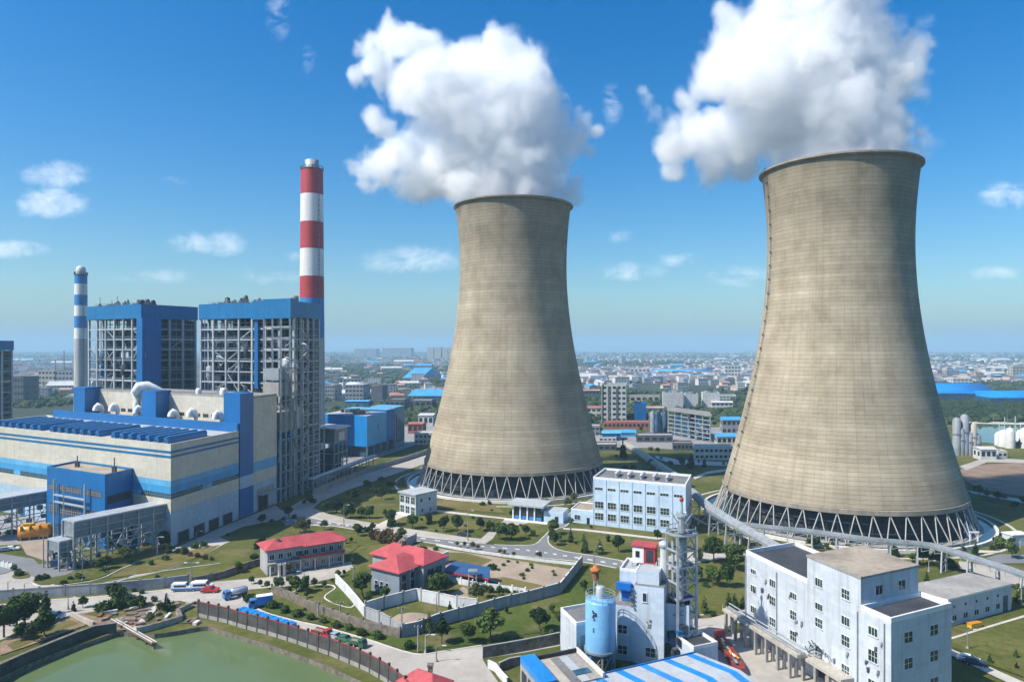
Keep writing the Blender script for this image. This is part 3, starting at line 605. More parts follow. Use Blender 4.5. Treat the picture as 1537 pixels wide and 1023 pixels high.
for k in range(4):                                   # big doors along the end wall
    s = 6.5+k*8.6
    b = MB(); on_face(b, C0, C1, hin, s-3, s+3, 0, 3.9, .04); g = b.build('door', 'machine_dark', hall)
    b = MB(); on_face(b, C0, C1, hin, s-3.3, s-3, 0, 4.2, .15); on_face(b, C0, C1, hin, s+3, s+3.3, 0, 4.2, .15); on_face(b, C0, C1, hin, s-3, s+3, 3.9, 4.2, .15); b.build('frame', 'frame_grey', g)
for s in (30, 62, 92):
    b = MB(); on_face(b, C0, D0, hin, s-1.6, s+1.6, 0, 4.0, .05); b.build('door', 'blue_clad', hall)
def rooflight(s, mat=0):
    b = MB(); a = C0-uu*0+uu*s+vv*3.0; e = a+vv*22; w = uu*1.12; z = 34.0
    sec = [(-1, 0), (-1, 1.3), (-.5, 2.2), (.5, 2.2), (1, 1.3), (1, 0)]
    vs = [(q.x+w.x*x, q.y+w.y*x, z+h) for q in (a, e) for x, h in sec]
    b.add(vs, [(0, 1, 2, 3, 4, 5), (11, 10, 9, 8, 7, 6)]+[(k, 6+k, 7+k, k+1) for k in range(5)])
    o = b.build('rooflight', 'blue_fascia', hall)
    m = MB(); p0 = a+vv*1; p1 = e-vv*1
    m.bar((p0.x, p0.y, z+2.29), (p1.x, p1.y, z+2.29), .5, .16); m.build('ridge_cap', 'blue_light', o)
    m = MB(); m.bar((a.x+vv.x*-.12, a.y-.12, z+.6), (a.x-vv.x*.12-w.x*0, a.y-.12, z+1.2), 1.1, .2); m.build('louvre', 'steel_dark', o)
for k in range(7): rooflight(6+k*5.0)
for k in range(7): rooflight(46+k*5.0)
for k in range(7): rooflight(85+k*5.4)
b = MB(); q0, q1 = C1-vv*1.0, C1-vv*1.0+uu*128; b.prism([q0, q0+vv*1.6, q1+vv*1.6, q1], 34, 37.4); b.build('roof_screen', 'blue_clad', hall)
# upper block (deaerator bay)
bay = thing('deaerator_bay', 'beige upper block with blue shafts rising behind the striped turbine hall', 'plant building', (*C1, 0))
BD1, BD3 = C2+uu*122, C3+uu*122; C1b = C1+vv*.7; bin_ = (C2+C3+BD1+BD3)/4
b = MB(); zt = [(0, 11.7, 1), (11.7, 16.4, 0), (16.4, 20.5, 2), (20.5, 46.5, 0)]
for z0, z1, mi in zt: b.prism([C2, C3, BD3, BD1], z0, z1, mi, 3)
b.build('wall', ['beige_clad', 'blue_pale', 'blue_light', 'roof_grey'], bay)
b = MB(); ring(b, [C2, C3, BD3, BD1], 46.5, 47.4, .5); b.build('parapet', 'concrete_grey', bay)
b = MB(); b.prism([C1b, C2-vv*.02, C2-vv*.02+uu*121, C1b+uu*121], 0, 35.5, 0); b.build('lean_to', 'roof_tan', bay)
for s, w, zt_, name in ((-.35, 9.5, 49, 1), (52, 9.5, 48.4, 0), (104, 9, 48.6, 0)):
    b = MB(); a = C1b+uu*s-vv*.2; 
    z0 = 0 if name else 35.4
    if name:
        for y0, y1, mi in ((0, 11.5, 0), (11.5, 16.2, 1), (16.2, zt_, 0)): b.prism([a, a+vv*9.4, a+vv*9.4+uu*w, a+uu*w], y0, y1, mi)
    else: b.prism([a, a+vv*9.9, a+vv*9.9+uu*w, a+uu*w], z0, zt_, 0)
    b.build('stair_shaft', ['blue_clad', 'blue_pale'], bay)
k = 0
for s in np.arange(12, 118, 5.2):
    if 50 < s < 63 or 101 < s < 114: continue
    window(bay, C2, BD1, bin_, float(s), 37.6, 3.2, 1.5, 'glass_dark', 'frame_grey', 3, 1, False)
M('vent_white', (.72, .72, .70), .5, .08, .4, .3)
for s, h in ((14, 5.2), (30, 5.5), (42, 4.5), (66, 5.2), (84, 5.6), (96, 5)):   # gooseneck vents on the lean-to roof
    p = C1b+uu*s+vv*4; m = MB(); z = 35.5
    m.tube([(p.x, p.y, z), (p.x, p.y, z+h*.55), (p.x-.5, p.y-.3, z+h*.85), (p.x-1.5, p.y-.8, z+h), (p.x-2.0, p.y-1.1, z+h*.82), (p.x-2.2, p.y-1.2, z+h*.5)], [1.1, 1.1, 1.2, 1.3, 1.3, 1.4], 12); m.build('vent_hood', 'vent_white', bay)
p = C2+uu*74-vv*1.5; m = MB()
m.tube([(p.x, p.y, 36), (p.x, p.y, 43), (p.x-.3, p.y, 46.5), (p.x+1.0, p.y+1.4, 49.2), (p.x+4, p.y+2.5, 49.5), (p.x+8, p.y+3.5, 48.0), (p.x+11, p.y+4.2, 47.0)], [1.3, 1.4, 1.9, 2.5, 2.4, 1.6, .8], 14); m.build('steam_hood', 'vent_white', bay)
for s, h, r in ((20, 3.6, 1.6), (36, 3, 1.2)):
    p = C2+uu*s+vv*4; m = MB(); m.lathe([(r, 46.5), (r, 46.5+h*.7), (r*.8, 46.5+h), (.05, 46.6+h)], (p.x, p.y, 0), 14); m.build('roof_vent', 'vent_white', bay)
rr = random.Random(3)
for i in range(26):
    p = C1b+uu*rr.uniform(8, 116)+vv*rr.uniform(1.2, 5); m = MB(); m.box((p.x, p.y, 36.0), (rr.uniform(.8, 2.4), .9, rr.uniform(.8, 1.8)), .5); m.build('roof_unit', rr.choice(['rust', 'steel_mid', 'concrete_grey', 'red_paint']), bay)
b = MB(); on_face(b, C2, C3, bin_, 4, 17, 0, 9, .06); b.build('loading_recess', 'concrete_grey', bay)
b = MB(); on_face(b, C2, C3, bin_, 5, 12, 0, 6, .12); b.build('door', 'machine_dark', bay)
b = MB(); on_face(b, C2, C3, bin_, 4, 18.6, 6.4, 7.0, 2.4); b.build('door_canopy', 'steel', bay)
b = MB(); on_face(b, C2, C3, bin_, 13, 17, 1, 5.5, .14); b.build('shutter', 'blue_pale', bay)
# blue projecting block on the long face
px0, px1 = C0+uu*20.5, C0+uu*55; out = Vector((-vv.x, -vv.y)); dp = 13
an = thing('blue_annexe', 'blue projecting block with two broken louvre bands on the hall front', 'annexe', (*(px0+out*dp), 0))
fpA = [px0-out*.0, px0+out*dp, px1+out*dp, px1]; ain = sum((Vector(p) for p in fpA), Vector((0, 0)))/4
b = MB(); b.prism([p+out*.05 if i in (0, 3) else p for i, p in enumerate(fpA)], 0, 24.2, 0, 1); b.build('wall', ['blue_clad', 'roof_tan'], an)
b = MB(); ring(b, [p+out*.06 if i in (0, 3) else p for i, p in enumerate(fpA)], 24.2, 24.9, .4); b.build('parapet', 'blue_fascia', an)
f0, f1 = px0+out*dp, px1+out*dp; lf = L2(f0, f1)
for z0, z1 in ((16.8, 19.0), (8.6, 12.2)):
    for a0, a1 in ((2, 12), (13.5, 27), (28, 33)):
        b = MB(); on_face(b, f0, f1, ain, a0, a1, z0, z1, .05); g = b.build('louvre_band', 'machine_dark', an)
        b = MB()
        for k in range(int((a1-a0)/1.1)+1): on_face(b, f0, f1, ain, a0+k*1.1-.07, a0+k*1.1+.07, z0, z1, .16)
        for k in range(1, 4): on_face(b, f0, f1, ain, a0, a1, z0+(z1-z0)*k/4-.05, z0+(z1-z0)*k/4+.05, .13)
        b.build('louvre_frame', 'steel', g)
b = MB(); on_face(b, px0, f0, ain, 1, dp-1, 14.6, 17.4, .05); b.build('louvre_band', 'machine_dark', an)
for a0, a1 in ((3, 9), (12, 20), (23, 31)):
    b = MB(); on_face(b, f0, f1, ain, a0, a1, 0, 5.2, .06); b.build('door', 'machine_blue', an)
for a in (9.5, 28):
    p = Vector(f0)+(Vector(f1)-Vector(f0)).normalized()*a+out*1.4; m = MB(); m.tube([(p.x, p.y, 0), (p.x, p.y, 21)], .35, 6); m.build('pipe', 'steel_light', an)
for z in (13.4, 15.8):
    m = MB(); q0 = Vector(f0)+(Vector(f1)-Vector(f0)).normalized()*9.5+out*1.4; q1 = Vector(f0)+(Vector(f1)-Vector(f0)).normalized()*28+out*1.4; m.bar((*q0, z), (*q1, z), .5, .5); m.build('walkway_rail', 'steel_light', an)
for s, h in ((24, 5), (46, 4)):
    p = C0+uu*s+out*6; m = MB(); m.tube([(p.x, p.y, 24.2), (p.x, p.y, 24.2+h)], .2, 6); m.box((p.x, p.y, 25.2), (1.2, 1.2, 2)); m.build('mast', 'steel_dark', an)
# ------------------------------------------------------------------ boiler houses: open steel frames under blue roof boxes
M('steel_inner', (.28, .305, .33), .6, .3, .6)
def boiler_house(label, B0, ul, L, dv, Dd, ztop, zf, nx, seed, floors=13, shaft=None, z0=0):
    rd = random.Random(seed); t = thing('boiler_house', label, 'boiler house', (*B0, 0), 'open steel boiler houses with blue roofs')
    P = lambda a, d: B0+ul*a+dv*d
    cor = [P(0, 0), P(0, Dd), P(L, Dd), P(L, 0)]
    b = MB(); b.prism(cor, zf, ztop-.8, 0, 1); b.build('roof_fascia', ['blue_fascia', 'roof_grey'], t)
    b = MB(); ring(b, cor, ztop-.8, ztop, .6); b.build('roof_edge', 'blue_fascia', t)
    xs = [.9+(L-1.8)*k/nx for k in range(nx+1)]; ys = [.9+(Dd-1.8)*k/4 for k in range(5)]
    zs = [z0+(zf-z0)*k/floors for k in range(1, floors)]
    for i, a in enumerate(xs):
        for j, d in enumerate(ys):
            if j not in (0, 4) and i not in (0, nx): continue
            p = P(a, d); m = MB(); m.box((p.x, p.y, (zf+z0)/2), (.95, .95, zf-z0), math.atan2(ul.y, ul.x)); m.build('column', 'steel' if (i+j) % 3 else 'steel_light', t)
    for z in zs:
        for p, q in ((P(xs[0], ys[0]), P(xs[-1], ys[0])), (P(xs[0], ys[0]), P(xs[0], ys[-1])), (P(xs[-1], ys[0]), P(xs[-1], ys[-1]))):
            m = MB(); m.bar((*p, z), (*q, z), .5, .75 if rd.random() < .5 else .6)
            if rd.random() < .75:
                m.bar((*p, z+1.1), (*q, z+1.1), .14)
            m.build('floor_beam', rd.choice(['steel', 'steel_light', 'steel_mid']), t)
        m = MB(); w0, w1 = rd.uniform(0, .25)*L, rd.uniform(.75, 1)*L
        m.prism([P(w0, 1.6), P(w0, Dd-1.6), P(w1, Dd-1.6), P(w1, 1.6)], z-.28, z-.05); 
        if rd.random() < .8: m.build('floor_deck', 'steel_dark', t)
    m = MB()                                        # the maze of inner steelwork, too fine to count
    for dy_ in (.15, .3):
        n_ = int(L/4)
        for k in range(n_+1): p = P(.8+(L-1.6)*k/n_, Dd*dy_); m.bar((*p, z0), (*p, zf), .3)
        for k in range(int((zf-z0)/3.1)):
            z = z0+3.1*k+1.6; w0, w1 = sorted((rd.random(), rd.random())); p, q = P(L*w0*.5, Dd*dy_), P(L*(.5+w1*.5), Dd*dy_); m.bar((*p, z), (*q, z), .28)
        for k in range(60): a, z = rd.uniform(.02, .86)*L, rd.uniform(z0+2, zf-8); p, q = P(a, Dd*dy_), P(a+rd.uniform(3, 8), Dd*dy_); s = rd.choice((-1, 1)); m.bar((*p, z+3*s), (*q, z-3*s), .22)
    for k in range(int((zf-z0)/3.1)): p, q = P(L*.04, 1.2), P(L*.04, Dd-1); z = z0+3.1*k+1.6; m.bar((*p, z), (*q, z), .26)
    for k in range(7): p = P(L*.04, Dd*(k+.5)/7); m.bar((*p, z0), (*p, zf), .28)
    o = m.build('inner_steelwork', 'steel_inner', t); o['kind'] = 'stuff'
    for k in range(24):
        i = rd.randrange(nx); f = rd.randrange(len(zs)-1); h = rd.choice([1, 1, 2]); f2 = min(f+h, len(zs)-1); d = ys[0]+.2 if rd.random() < .7 else None
        m = MB()
        if d: p, q = P(xs[i], d), P(xs[i+1], d)
        else:
            j = rd.randrange(4); p, q = P(xs[0]+.2, ys[j]), P(xs[0]+.2, ys[j+1])
        if rd.random() < .5: p, q = q, p
        m.bar((*p, zs[f]), (*q, zs[f2]), .38); m.build('brace', rd.choice(['steel', 'steel_light', 'steel_mid']), t)
    # hoppers, drums, ducts; boiler casings widened and near-black to put shade behind the frame
    for (a0, a1, d0, d1, h0, h1, mt) in ((.08 if shaft is None else .02, .5, .22, .9, .0, .97, 'machine_dark'), (.52, .86 if shaft else .97, .26, .92, .0, .93, 'machine_blue'), (.04, .8, .5, .97, .0, 1, 'machine_dark')):
        m = MB(); q = [P(L*a0, Dd*d0), P(L*a0, Dd*d1), P(L*a1, Dd*d1), P(L*a1, Dd*d0)]; m.prism(q, z0+(zf-z0)*h0, z0+(zf-z0)*h1-.3); m.build('boiler_casing', mt, t)
    for k in range(40):
        a, d, z = rd.uniform(.03, .92)*L, rd.uniform(.05, .2)*Dd, rd.uniform(.08, .9); r = rd.uniform(1.0, 2.6); p = P(a, d); z = z0+(zf-z0)*z; m = MB()
        if rd.random() < .5: m.lathe([(r*.2, z-r*2.2), (r, z-r*.6), (r, z+r*1.6), (r*.3, z+r*2)], (p.x, p.y, 0), 10)
        else: m.box((p.x, p.y, z), (rd.uniform(2, 7), 2.4, rd.uniform(1.5, 5)), math.atan2(ul.y, ul.x))
        m.build('equipment', rd.choice(['duct_grey', 'machine_dark', 'machine_blue', 'steel_mid', 'machine_dark', 'steel_dark', 'blue_clad', 'steel_light']), t)
    for k in range(55):
        a, d = rd.uniform(.03, .9)*L, rd.uniform(.04, .2)*Dd; z = rd.uniform(z0+4, zf-12); p = P(a, d); path = [(p.x, p.y, z)]
        for s in range(rd.randrange(2, 5)):
            x, y, z_ = path[-1]; e = ul*rd.uniform(-9, 9)*(1 if s % 2 == 0 else .3); path.append((x+e.x, y+e.y, min(zf-1, max(z0+2, z_+rd.uniform(-8, 9)))))
        m = MB(); m.tube(smooth3(path), rd.uniform(.22, .55), 6); m.build('pipe', rd.choice(['steel_light', 'steel', 'duct_grey', 'steel_mid']), t)
    for k in range(20):
        p = P(rd.uniform(.1, .95)*L, rd.uniform(.08, .5)*Dd); w, h = rd.uniform(1.2, 3.0), rd.uniform(1.2, 3.4); m = MB(); m.prism([(p.x-w/2, p.y-1), (p.x+w/2, p.y-1), (p.x+w/2, p.y+1), (p.x-w/2, p.y+1)], ztop-.8, ztop+h*.6)
        if rd.random() < .6: m.lathe([(w*.5, ztop+h*.55), (w*.55, ztop+h*.9), (w*.3, ztop+h+.4), (.05, ztop+h+.5)], (p.x, p.y, 0), 8)
        if rd.random() < .25: m.tube([(p.x, p.y, ztop), (p.x, p.y, ztop+rd.uniform(3, 6))], .15, 5)
        m.build('roof_fan', rd.choice(['steel_dark', 'machine_dark', 'steel_mid']), t)
    m = MB(); a, b_ = P(.2*L, .05*Dd), P(.9*L, .05*Dd)
    for z in (.4, 1.2): m.bar((*a, ztop+z), (*b_, ztop+z), .12)
    for k in range(24): q = lerp(a, b_, k/23); m.bar((*q, ztop-.2), (*q, ztop+1.2), .1)
    m.build('roof_railing', 'steel_mid', t)
    if shaft:
        a0, a1 = shaft; b = MB(); b.prism([P(a0, -2.2), P(a0, 5), P(a1, 5), P(a1, -2.2)], z0, zf+.01, 0); b.build('stair_shaft', 'blue_clad', t)
    return t
def smooth3(path, n=4):
    P = [Vector(p) for p in path]; out = []
    for i in range(len(P)-1):
        p0, p1, p2, p3 = P[max(i-1, 0)], P[i], P[i+1], P[min(i+2, len(P)-1)]
        for k in range(n):
            t = k/n; out.append(.5*((2*p1)+(p2-p0)*t+(2*p0-5*p1+4*p2-p3)*t*t+(3*p1-p0-3*p2+p3)*t**3))
    out.append(P[-1]); return out
ub = V2(-.902, .431)
BH = V2(-98.6, 320)
bh2 = boiler_house('nearer open steel boiler house beside the red and white chimney', BH, ub, 61, vv, 26, 88.3, 81, 7, 11, 16)
b = MB(); q = BH+ub*17; b.prism([q-vv*1.4, q+vv*.3, q+ub*8+vv*.3, q+ub*8-vv*1.4], 80.2, 88.7); b.build('roof_bay', 'blue_fascia', bh2)
b = MB(); q = BH+ub*22; b.prism([q-vv*.35, q+vv*1, q+ub*2.2+vv*1, q+ub*2.2-vv*.35], 48, 80); b.build('lift_shaft', 'blue_clad', bh2)
B1, u1, v1 = V2(-179.6, 342), V2(-.865, .502), V2(.502, .865)
bh1 = boiler_house('farther open steel boiler house with tall blue shaft, near the blue striped chimney', B1, u1, 47, v1, 31, 88.3, 81.4, 6, 23, 16)
b = MB(); b.prism([B1-u1*1.6-v1*.5, B1-u1*1.6+v1*9.5, B1+u1*3+v1*9.5, B1+u1*3-v1*.5], 0, 81.39); b.build('stair_shaft', 'blue_clad', bh1)
b = MB(); q = B1+v1*34-u1*2; b.prism([q, q+v1*2, q+v1*2+u1*3, q+u1*3], 0, 80); b.build('lift_shaft', 'blue_clad', bh1)
b = MB(); b.prism([BH-vv*3.4, BH+vv*.3, BH+ub*17+vv*.3, BH+ub*17-vv*3.4], 80.4, 89.3); b.build('roof_bay', 'blue_fascia', bh2)
for k in range(4): p = BH+ub*(.7+k*5.2)-vv*2.9; m = MB(); m.box((p.x, p.y, 40.2), (.8, .8, 80.4), .2); m.build('column', 'steel', bh2)
for k in range(1, 16): p, q = BH+ub*.7-vv*2.9, BH+ub*16.3-vv*2.9; m = MB(); m.bar((*p, 5.1*k), (*q, 5.1*k), .45, .6); m.build('floor_beam', ['steel', 'steel_light', 'steel_mid'][k % 3], bh2)
fc = V2(-323, 420)
bh3 = boiler_house('distant open steel boiler house cut by the picture edge', fc, ub, 50, vv, 30, 71.6, 65.6, 5, 31, 10)
# conveyor and silo structures low on the boiler house end
for k in range(15):                                 # zigzag stair and landings on the end of the nearer boiler house
    z = 5.0*k; d0, d1 = (5, 11) if k % 2 else (11, 5); p, q = BH+vv*d0+V2(1.2, 0), BH+vv*d1+V2(1.2, 0); m = MB(); m.bar((*p, z), (*q, z+5), .9, .25); m.bar((*p, z+1.1), (*q, z+6.1), .12); m.build('stair_flight', 'steel_light', bh2)
    m = MB(); p, q = BH+vv*13+V2(1.0, 0), BH+vv*(22 if k % 3 else 26)+V2(1.0, 0); m.bar((*p, z+3), (*q, z+3), 1.6, .3); m.bar((*p, z+4.2), (*q, z+4.2), .12); m.build('landing', 'steel', bh2)
for k in range(5): p = BH+vv*(4.2+k*5.2)+V2(1.9, 0); m = MB(); m.bar((*p, 0), (*p, 80), .4); m.build('column', 'steel_light', bh2)
cx = thing('coal_bunker_frame', 'grey concrete bunker and steel frame at the foot of the boiler house', 'bunker frame', (-98, 309, 0))
for i, (o1, o2, z0, z1, mt) in enumerate(((0, 9, 46, 52, 'concrete_grey'), (2, 16, 30, 38.5, 'concrete_grey'), (0, 7, 53, 58, 'duct_grey'), (16, 20, 31, 40, 'concrete_white'))):
    a, e = C3+vv*(o1+1.5), C3+vv*(o2+1.5); b = MB(); b.prism([a, e, e+ub*9, a+ub*9], z0, z1, 0); b.build('bunker', mt, cx)
for i in range(5):
    p = C3+vv*(1.5+i*4.6)+V2(.9, 0); m = MB(); m.box((p.x, p.y, 30), (.7, .7, 60), .2); m.build('column', 'steel', cx)
for z in (6, 13, 20, 27, 44, 58):
    p, q = C3+vv*1.5+V2(1.3, 0), C3+vv*20+V2(1.3, 0); m = MB(); m.bar((*p, z), (*q, z), .4, .6); m.build('beam', 'steel_mid', cx)
for k in range(12):
    rd = random.Random(100+k); p = C3+vv*rd.uniform(2, 18)-V2(rd.uniform(0, 3), 0); m = MB(); z = rd.uniform(4, 26); m.tube(smooth3([(p.x, p.y, z), (p.x+rd.uniform(-1, 1), p.y+rd.uniform(-4, 4), z+5), (p.x, p.y+rd.uniform(-5, 5), z-4)]), .4, 6); m.build('pipe', rd.choice(['steel', 'blue_light', 'duct_grey', 'steel_dark']), cx)
b = MB(); b.prism([C3+vv*3+ub*2, C3+vv*14+ub*2, C3+vv*14+ub*9, C3+vv*3+ub*9], 0, 29.8); b.build('hopper_block', 'machine_blue', cx)
# ------------------------------------------------------------------ chimneys
def chimney(label, x, y, r0, r1, segs, cap, dome=False):
    t = thing('chimney', label, 'chimney', (x, y, 0)); local(t); zt = segs[-1][1]
    rad = lambda z: r0+(r1-r0)*z/zt
    for z0, z1, mt in segs:
        m = MB(); n = 6; m.lathe([(rad(z0+(z1-z0)*k/n), z0+(z1-z0)*k/n) for k in range(n+1)], n=40); m.build('shaft_band', mt, t)
    m = MB(); m.lathe([(rad(zt), zt), (rad(zt)+.3, zt+.05), (rad(zt)+.3, zt+.5), (.1, zt+.5)], n=40, smooth=False); m.build('top_slab', 'steel_dark', t)
    m = MB()
    if dome: m.lathe([(r1*.78, zt+.4), (r1*.8, zt+3.4), (r1*.7, zt+5.2), (r1*.4, zt+6.2), (.05, zt+6.4)], n=20)
    else: m.lathe([(r1*.62, zt+.4), (r1*.62, zt+cap), (r1*.52, zt+cap), (r1*.52, zt+1)], n=24)
    m.build('flue', 'concrete_white' if dome else 'steel', t)
    m = MB()
    for k in range(20):
        a = 2*math.pi*k/20; m.box(((r1+.2)*math.cos(a), (r1+.2)*math.sin(a), zt+1.1), (.25, .25, 1.6), a)
    m.lathe([(r1+.1, zt+1.8), (r1+.3, zt+1.8), (r1+.3, zt+2), (r1+.1, zt+2)], n=30, smooth=False); m.build('railing', 'steel_dark', t)
    a = R(-40); m = MB()
    for s in (-.3, .3): m.tube([((rad(z)+.25)*math.cos(a)-s*math.sin(a), (rad(z)+.25)*math.sin(a)+s*math.cos(a), z) for z in (0, zt/2, zt)], .08, 4)
    for k in range(int(zt/3)): m.box(((rad(k*3)+.4)*math.cos(a), (rad(k*3)+.4)*math.sin(a), k*3), (.8, .7, .4), a)
    m.build('ladder', 'steel_mid', t)
    return t
rc = chimney('tall red and white banded chimney behind the boiler house', -121.8, 430, 8.0, 6.6, [(0, 73, 'grey_paint'), (73, 97.2, 'blue_paint'), (97.2, 110.4, 'red_paint'), (110.4, 127, 'white_paint'), (127, 143.3, 'red_paint'), (143.3, 160, 'white_paint'), (160, 175, 'red_paint')], 6)
for dx, dy in ((-2.5, -1.5), (2.8, -1), (-1.5, 2.5)):
    m = MB(); m.lathe([(1.0, 175.4), (1.0, 179.6), (.8, 179.6)], (dx, dy, 0), 10); m.build('exhaust_pipe', 'steel_mid', rc)
chimney('slim blue and white banded chimney at far left with pale dome', -293, 480, 4.5, 3.8, [(0, 73.3, 'grey_paint'), (73.3, 80.5, 'white_paint'), (80.5, 88.6, 'blue_paint'), (88.6, 95.8, 'white_paint'), (95.8, 103, 'blue_paint'), (103, 110.4, 'white_paint'), (110.4, 116.4, 'blue_paint')], 4, True)
# ------------------------------------------------------------------ blue box building and stilted hopper right of the boiler houses
bb = thing('blue_filter_house', 'bright blue box building on dark legs left of the farther cooling tower', 'plant building', (-87.8, 428, 0))
E0, E1 = V2(-87.8, 428), V2(-77.6, 468); E2, E3 = E1+ub*34, E0+ub*34; Ein = (E0+E1+E2+E3)/4
for mt, z0, z1 in (('blue_light', 7, 25.8),):
    b = MB(); b.prism([E0, lerp(E0, E1, .68), lerp(E3, E2, .68), E3], z0, z1, 0, 1); b.build('wall', ['blue_bright', 'roof_pale'], bb)
    b = MB(); q0, q1 = lerp(E0, E1, .68), E1; b.prism([q0, q1, lerp(E3, E2, 1), lerp(E3, E2, .68)], z0, z1+1.2, 0, 1); b.build('rear_wall', ['blue_clad', 'blue_light'], bb)
    b = MB(); on_face(b, E0, E1, Ein, .3, .68*L2(E0, E1)-.3, z0+.3, z1-.3, .06); b.build('pale_cladding', 'blue_light', bb)
b = MB(); b.prism(inset([E0, E1, E2, E3], 2.5), 0, 7); b.build('undercroft_shade', 'machine_blue', bb)  # solid block whose dark colour stands for shade under the open underside
for k in range(5):
    p = lerp(E0, E1, k/4)*.97+Ein*.03; m = MB(); m.box((p.x, p.y, 3.5), (1, 1, 7), .2); m.build('column', 'steel_mid', bb)
for k in range(14):
    rd = random.Random(k+50); p = lerp(lerp(E0, E3, rd.uniform(.1, .9)), lerp(E1, E2, rd.uniform(.1, .9)), rd.uniform(.1, .6)); m = MB(); m.box((p.x, p.y, 26.6), (rd.uniform(2, 5), 2, rd.uniform(1, 2.6)), .4); m.build('roof_unit', rd.choice(['rust', 'steel_dark', 'concrete_grey']), bb)
m = MB(); on_face(m, E0, E1, Ein, 15, 16.2, 16, 20, .1); on_face(m, E0, E1, Ein, 9, 9.6, 12.4, 12.9, .1); m.build('wall_louvre', 'steel_dark', bb)
gb = thing('grey_filter_tower', 'dark grey concrete tower attached behind the bright blue box building', 'plant building', (-76, 478, 0))
q = E1+vv*.3; b = MB(); b.prism([q, q+vv*18, q+vv*18+ub*20, q+ub*20], 0, 27.5, 0, 1); b.build('wall', ['duct_grey', 'blue_light'], gb)
for k in range(4):
    b = MB(); on_face(b, q, q+vv*18, q+ub*10+vv*9, 2+4*k, 4+4*k, 4, 22-2*k, .1); b.build('opening', 'machine_dark', gb)
hp = thing('stilted_hopper', 'grey concrete hopper on thin steel legs before the bright blue box building', 'hopper', (-95, 385, 0))
F0 = V2(-93.5, 372); F1 = F0+vv*16; fq = [F0, F1, F1+ub*13, F0+ub*13]
b = MB(); b.prism(fq, 16.5, 24); b.build('hopper', 'concrete_grey', hp); b = MB(); on_face(b, F0, F1, F0+ub*5, 5, 12, 17.5, 22, .15); b.build('panel', 'concrete_white', hp)
b = MB(); b.prism([F0-ub*1.5-vv*1, F1-ub*1.5+vv, F1+ub*14+vv, F0+ub*14-vv], 24, 24.7); b.build('roof', 'concrete_white', hp)
for a in (0, .33, .66, 1):
    for d in (0, 12.4):
        p = lerp(F0, F1, a*.96+.02)+ub*(d+.3); m = MB(); m.box((p.x, p.y, 8.2), (.7, .7, 16.5), .2); m.build('leg', 'steel', hp)
for z in (5.5, 11):
    m = MB(); m.bar((*F0, z), (*F1, z), .5); m.bar((*F0, z), (*(F0+ub*13), z), .5); m.build('beam', 'steel', hp)
b = MB(); b.prism([F0+ub*3+vv*2, F0+ub*3+vv*14, F0+ub*12+vv*14, F0+ub*12+vv*2], 0, 12); b.build('machine_block', 'machine_dark', hp)
cv = thing('pipe_bridge', 'long low steel pipe bridge along the boiler house foot', 'pipe bridge', (-95, 322, 0))
p0, p1 = V2(-92, 322), V2(-77, 395); m = MB(); m.bar((*p0, 6.5), (*p1, 6.5), 3, .5); m.build('deck', 'steel_mid', cv)
for k in range(3): m = MB(); m.tube([(p0.x+k-1, p0.y, 7.2), (p1.x+k-1, p1.y, 7.2)], .35, 6); m.build('pipe', 'steel_light', cv)
for k in range(8):
    q = lerp(p0, p1, (k+.5)/8)
    for s in (-1.2, 1.2): m = MB(); m.box((q.x+s, q.y, 3.1), (.4, .4, 6.2)); m.build('leg', 'steel', cv)
# ------------------------------------------------------------------ pale blue administration block between the towers
ad = thing('admin_block', 'pale blue two window row block with five roof ventilators, between the cooling towers', 'office building', (30.8, 268, 0))
a0, a1, a2, a3 = V2(30.8, 268), V2(62.2, 252.7), V2(69.3, 272.7), V2(37.9, 288); ain = (a0+a1+a2+a3)/4; dA = (a1-a0).normalized(); lA = L2(a0, a1)
b = MB(); b.prism([a0, a1, a2, a3], 0, 17.4, 0, 1); b.build('wall', ['admin_wall', 'roof_grey'], ad)
b = MB(); ring(b, [a0, a1, a2, a3], 17.4, 18.2, .4); b.build('parapet', 'white_trim', ad)
for k in range(7):
    s = lA*(k+.45)/7
    window(ad, a0, a1, ain, s, 13.4, 3.0, .9, 'glass_dark', 'frame_white', 3, 1, False)
for k in range(6):
    s = lA*(k+.48)/7
    window(ad, a0, a1, ain, s, 6.6, 3.2, 2.4, 'glass_green', 'frame_white', 3, 2); window(ad, a0, a1, ain, s, 2.2, 3.2, 2.5, 'glass_green', 'frame_white', 3, 2)
for k in range(8):
    s = lA*k/7; b = MB(); on_face(b, a0, a1, ain, max(0, s-.25), min(lA, s+.25), 0, 17.4, .18); b.build('pilaster', 'admin_wall', ad)
for s in (6, 14): window(ad, a1, a2, ain, s, 6.6, 2.4, 2.2, 'glass_green', 'frame_white', 2, 2)
for k in range(5):
    p = lerp(a0, a1, .22+.14*k)*.52+lerp(a3, a2, .22+.14*k)*.48; m = MB(); e = (a3-a0).normalized(); q0, q1 = p-e*2.6, p+e*2.6
    m.tube([(q0.x, q0.y, 18.2), (q1.x, q1.y, 18.2)], .75, 10)
    for j in range(4): q = lerp(q0, q1, j/3); m.lathe([(.55, 17.4), (.55, 18.6), (.8, 18.8), (.5, 19.3), (.05, 19.4)], (q.x, q.y, 0), 10)
    m.build('roof_ventilator', 'steel_light', ad)
b = MB(); n0 = a0-dA*9; e = (a3-a0); b.prism([n0, a0, a0+e*.62, n0+e*.62], 0, 4.9, 0, 1); b.build('side_wing', ['admin_wall', 'roof_tan'], ad)
b = MB(); ring(b, [n0, a0-dA*.01, a0-dA*.01+e*.62, n0+e*.62], 4.9, 5.3, .3); b.build('wing_parapet', 'white_trim', ad)
window(ad, n0, a0, ain, 2.6, 1.3, 2.2, 1.8, 'glass_green', 'frame_white', 2, 1)
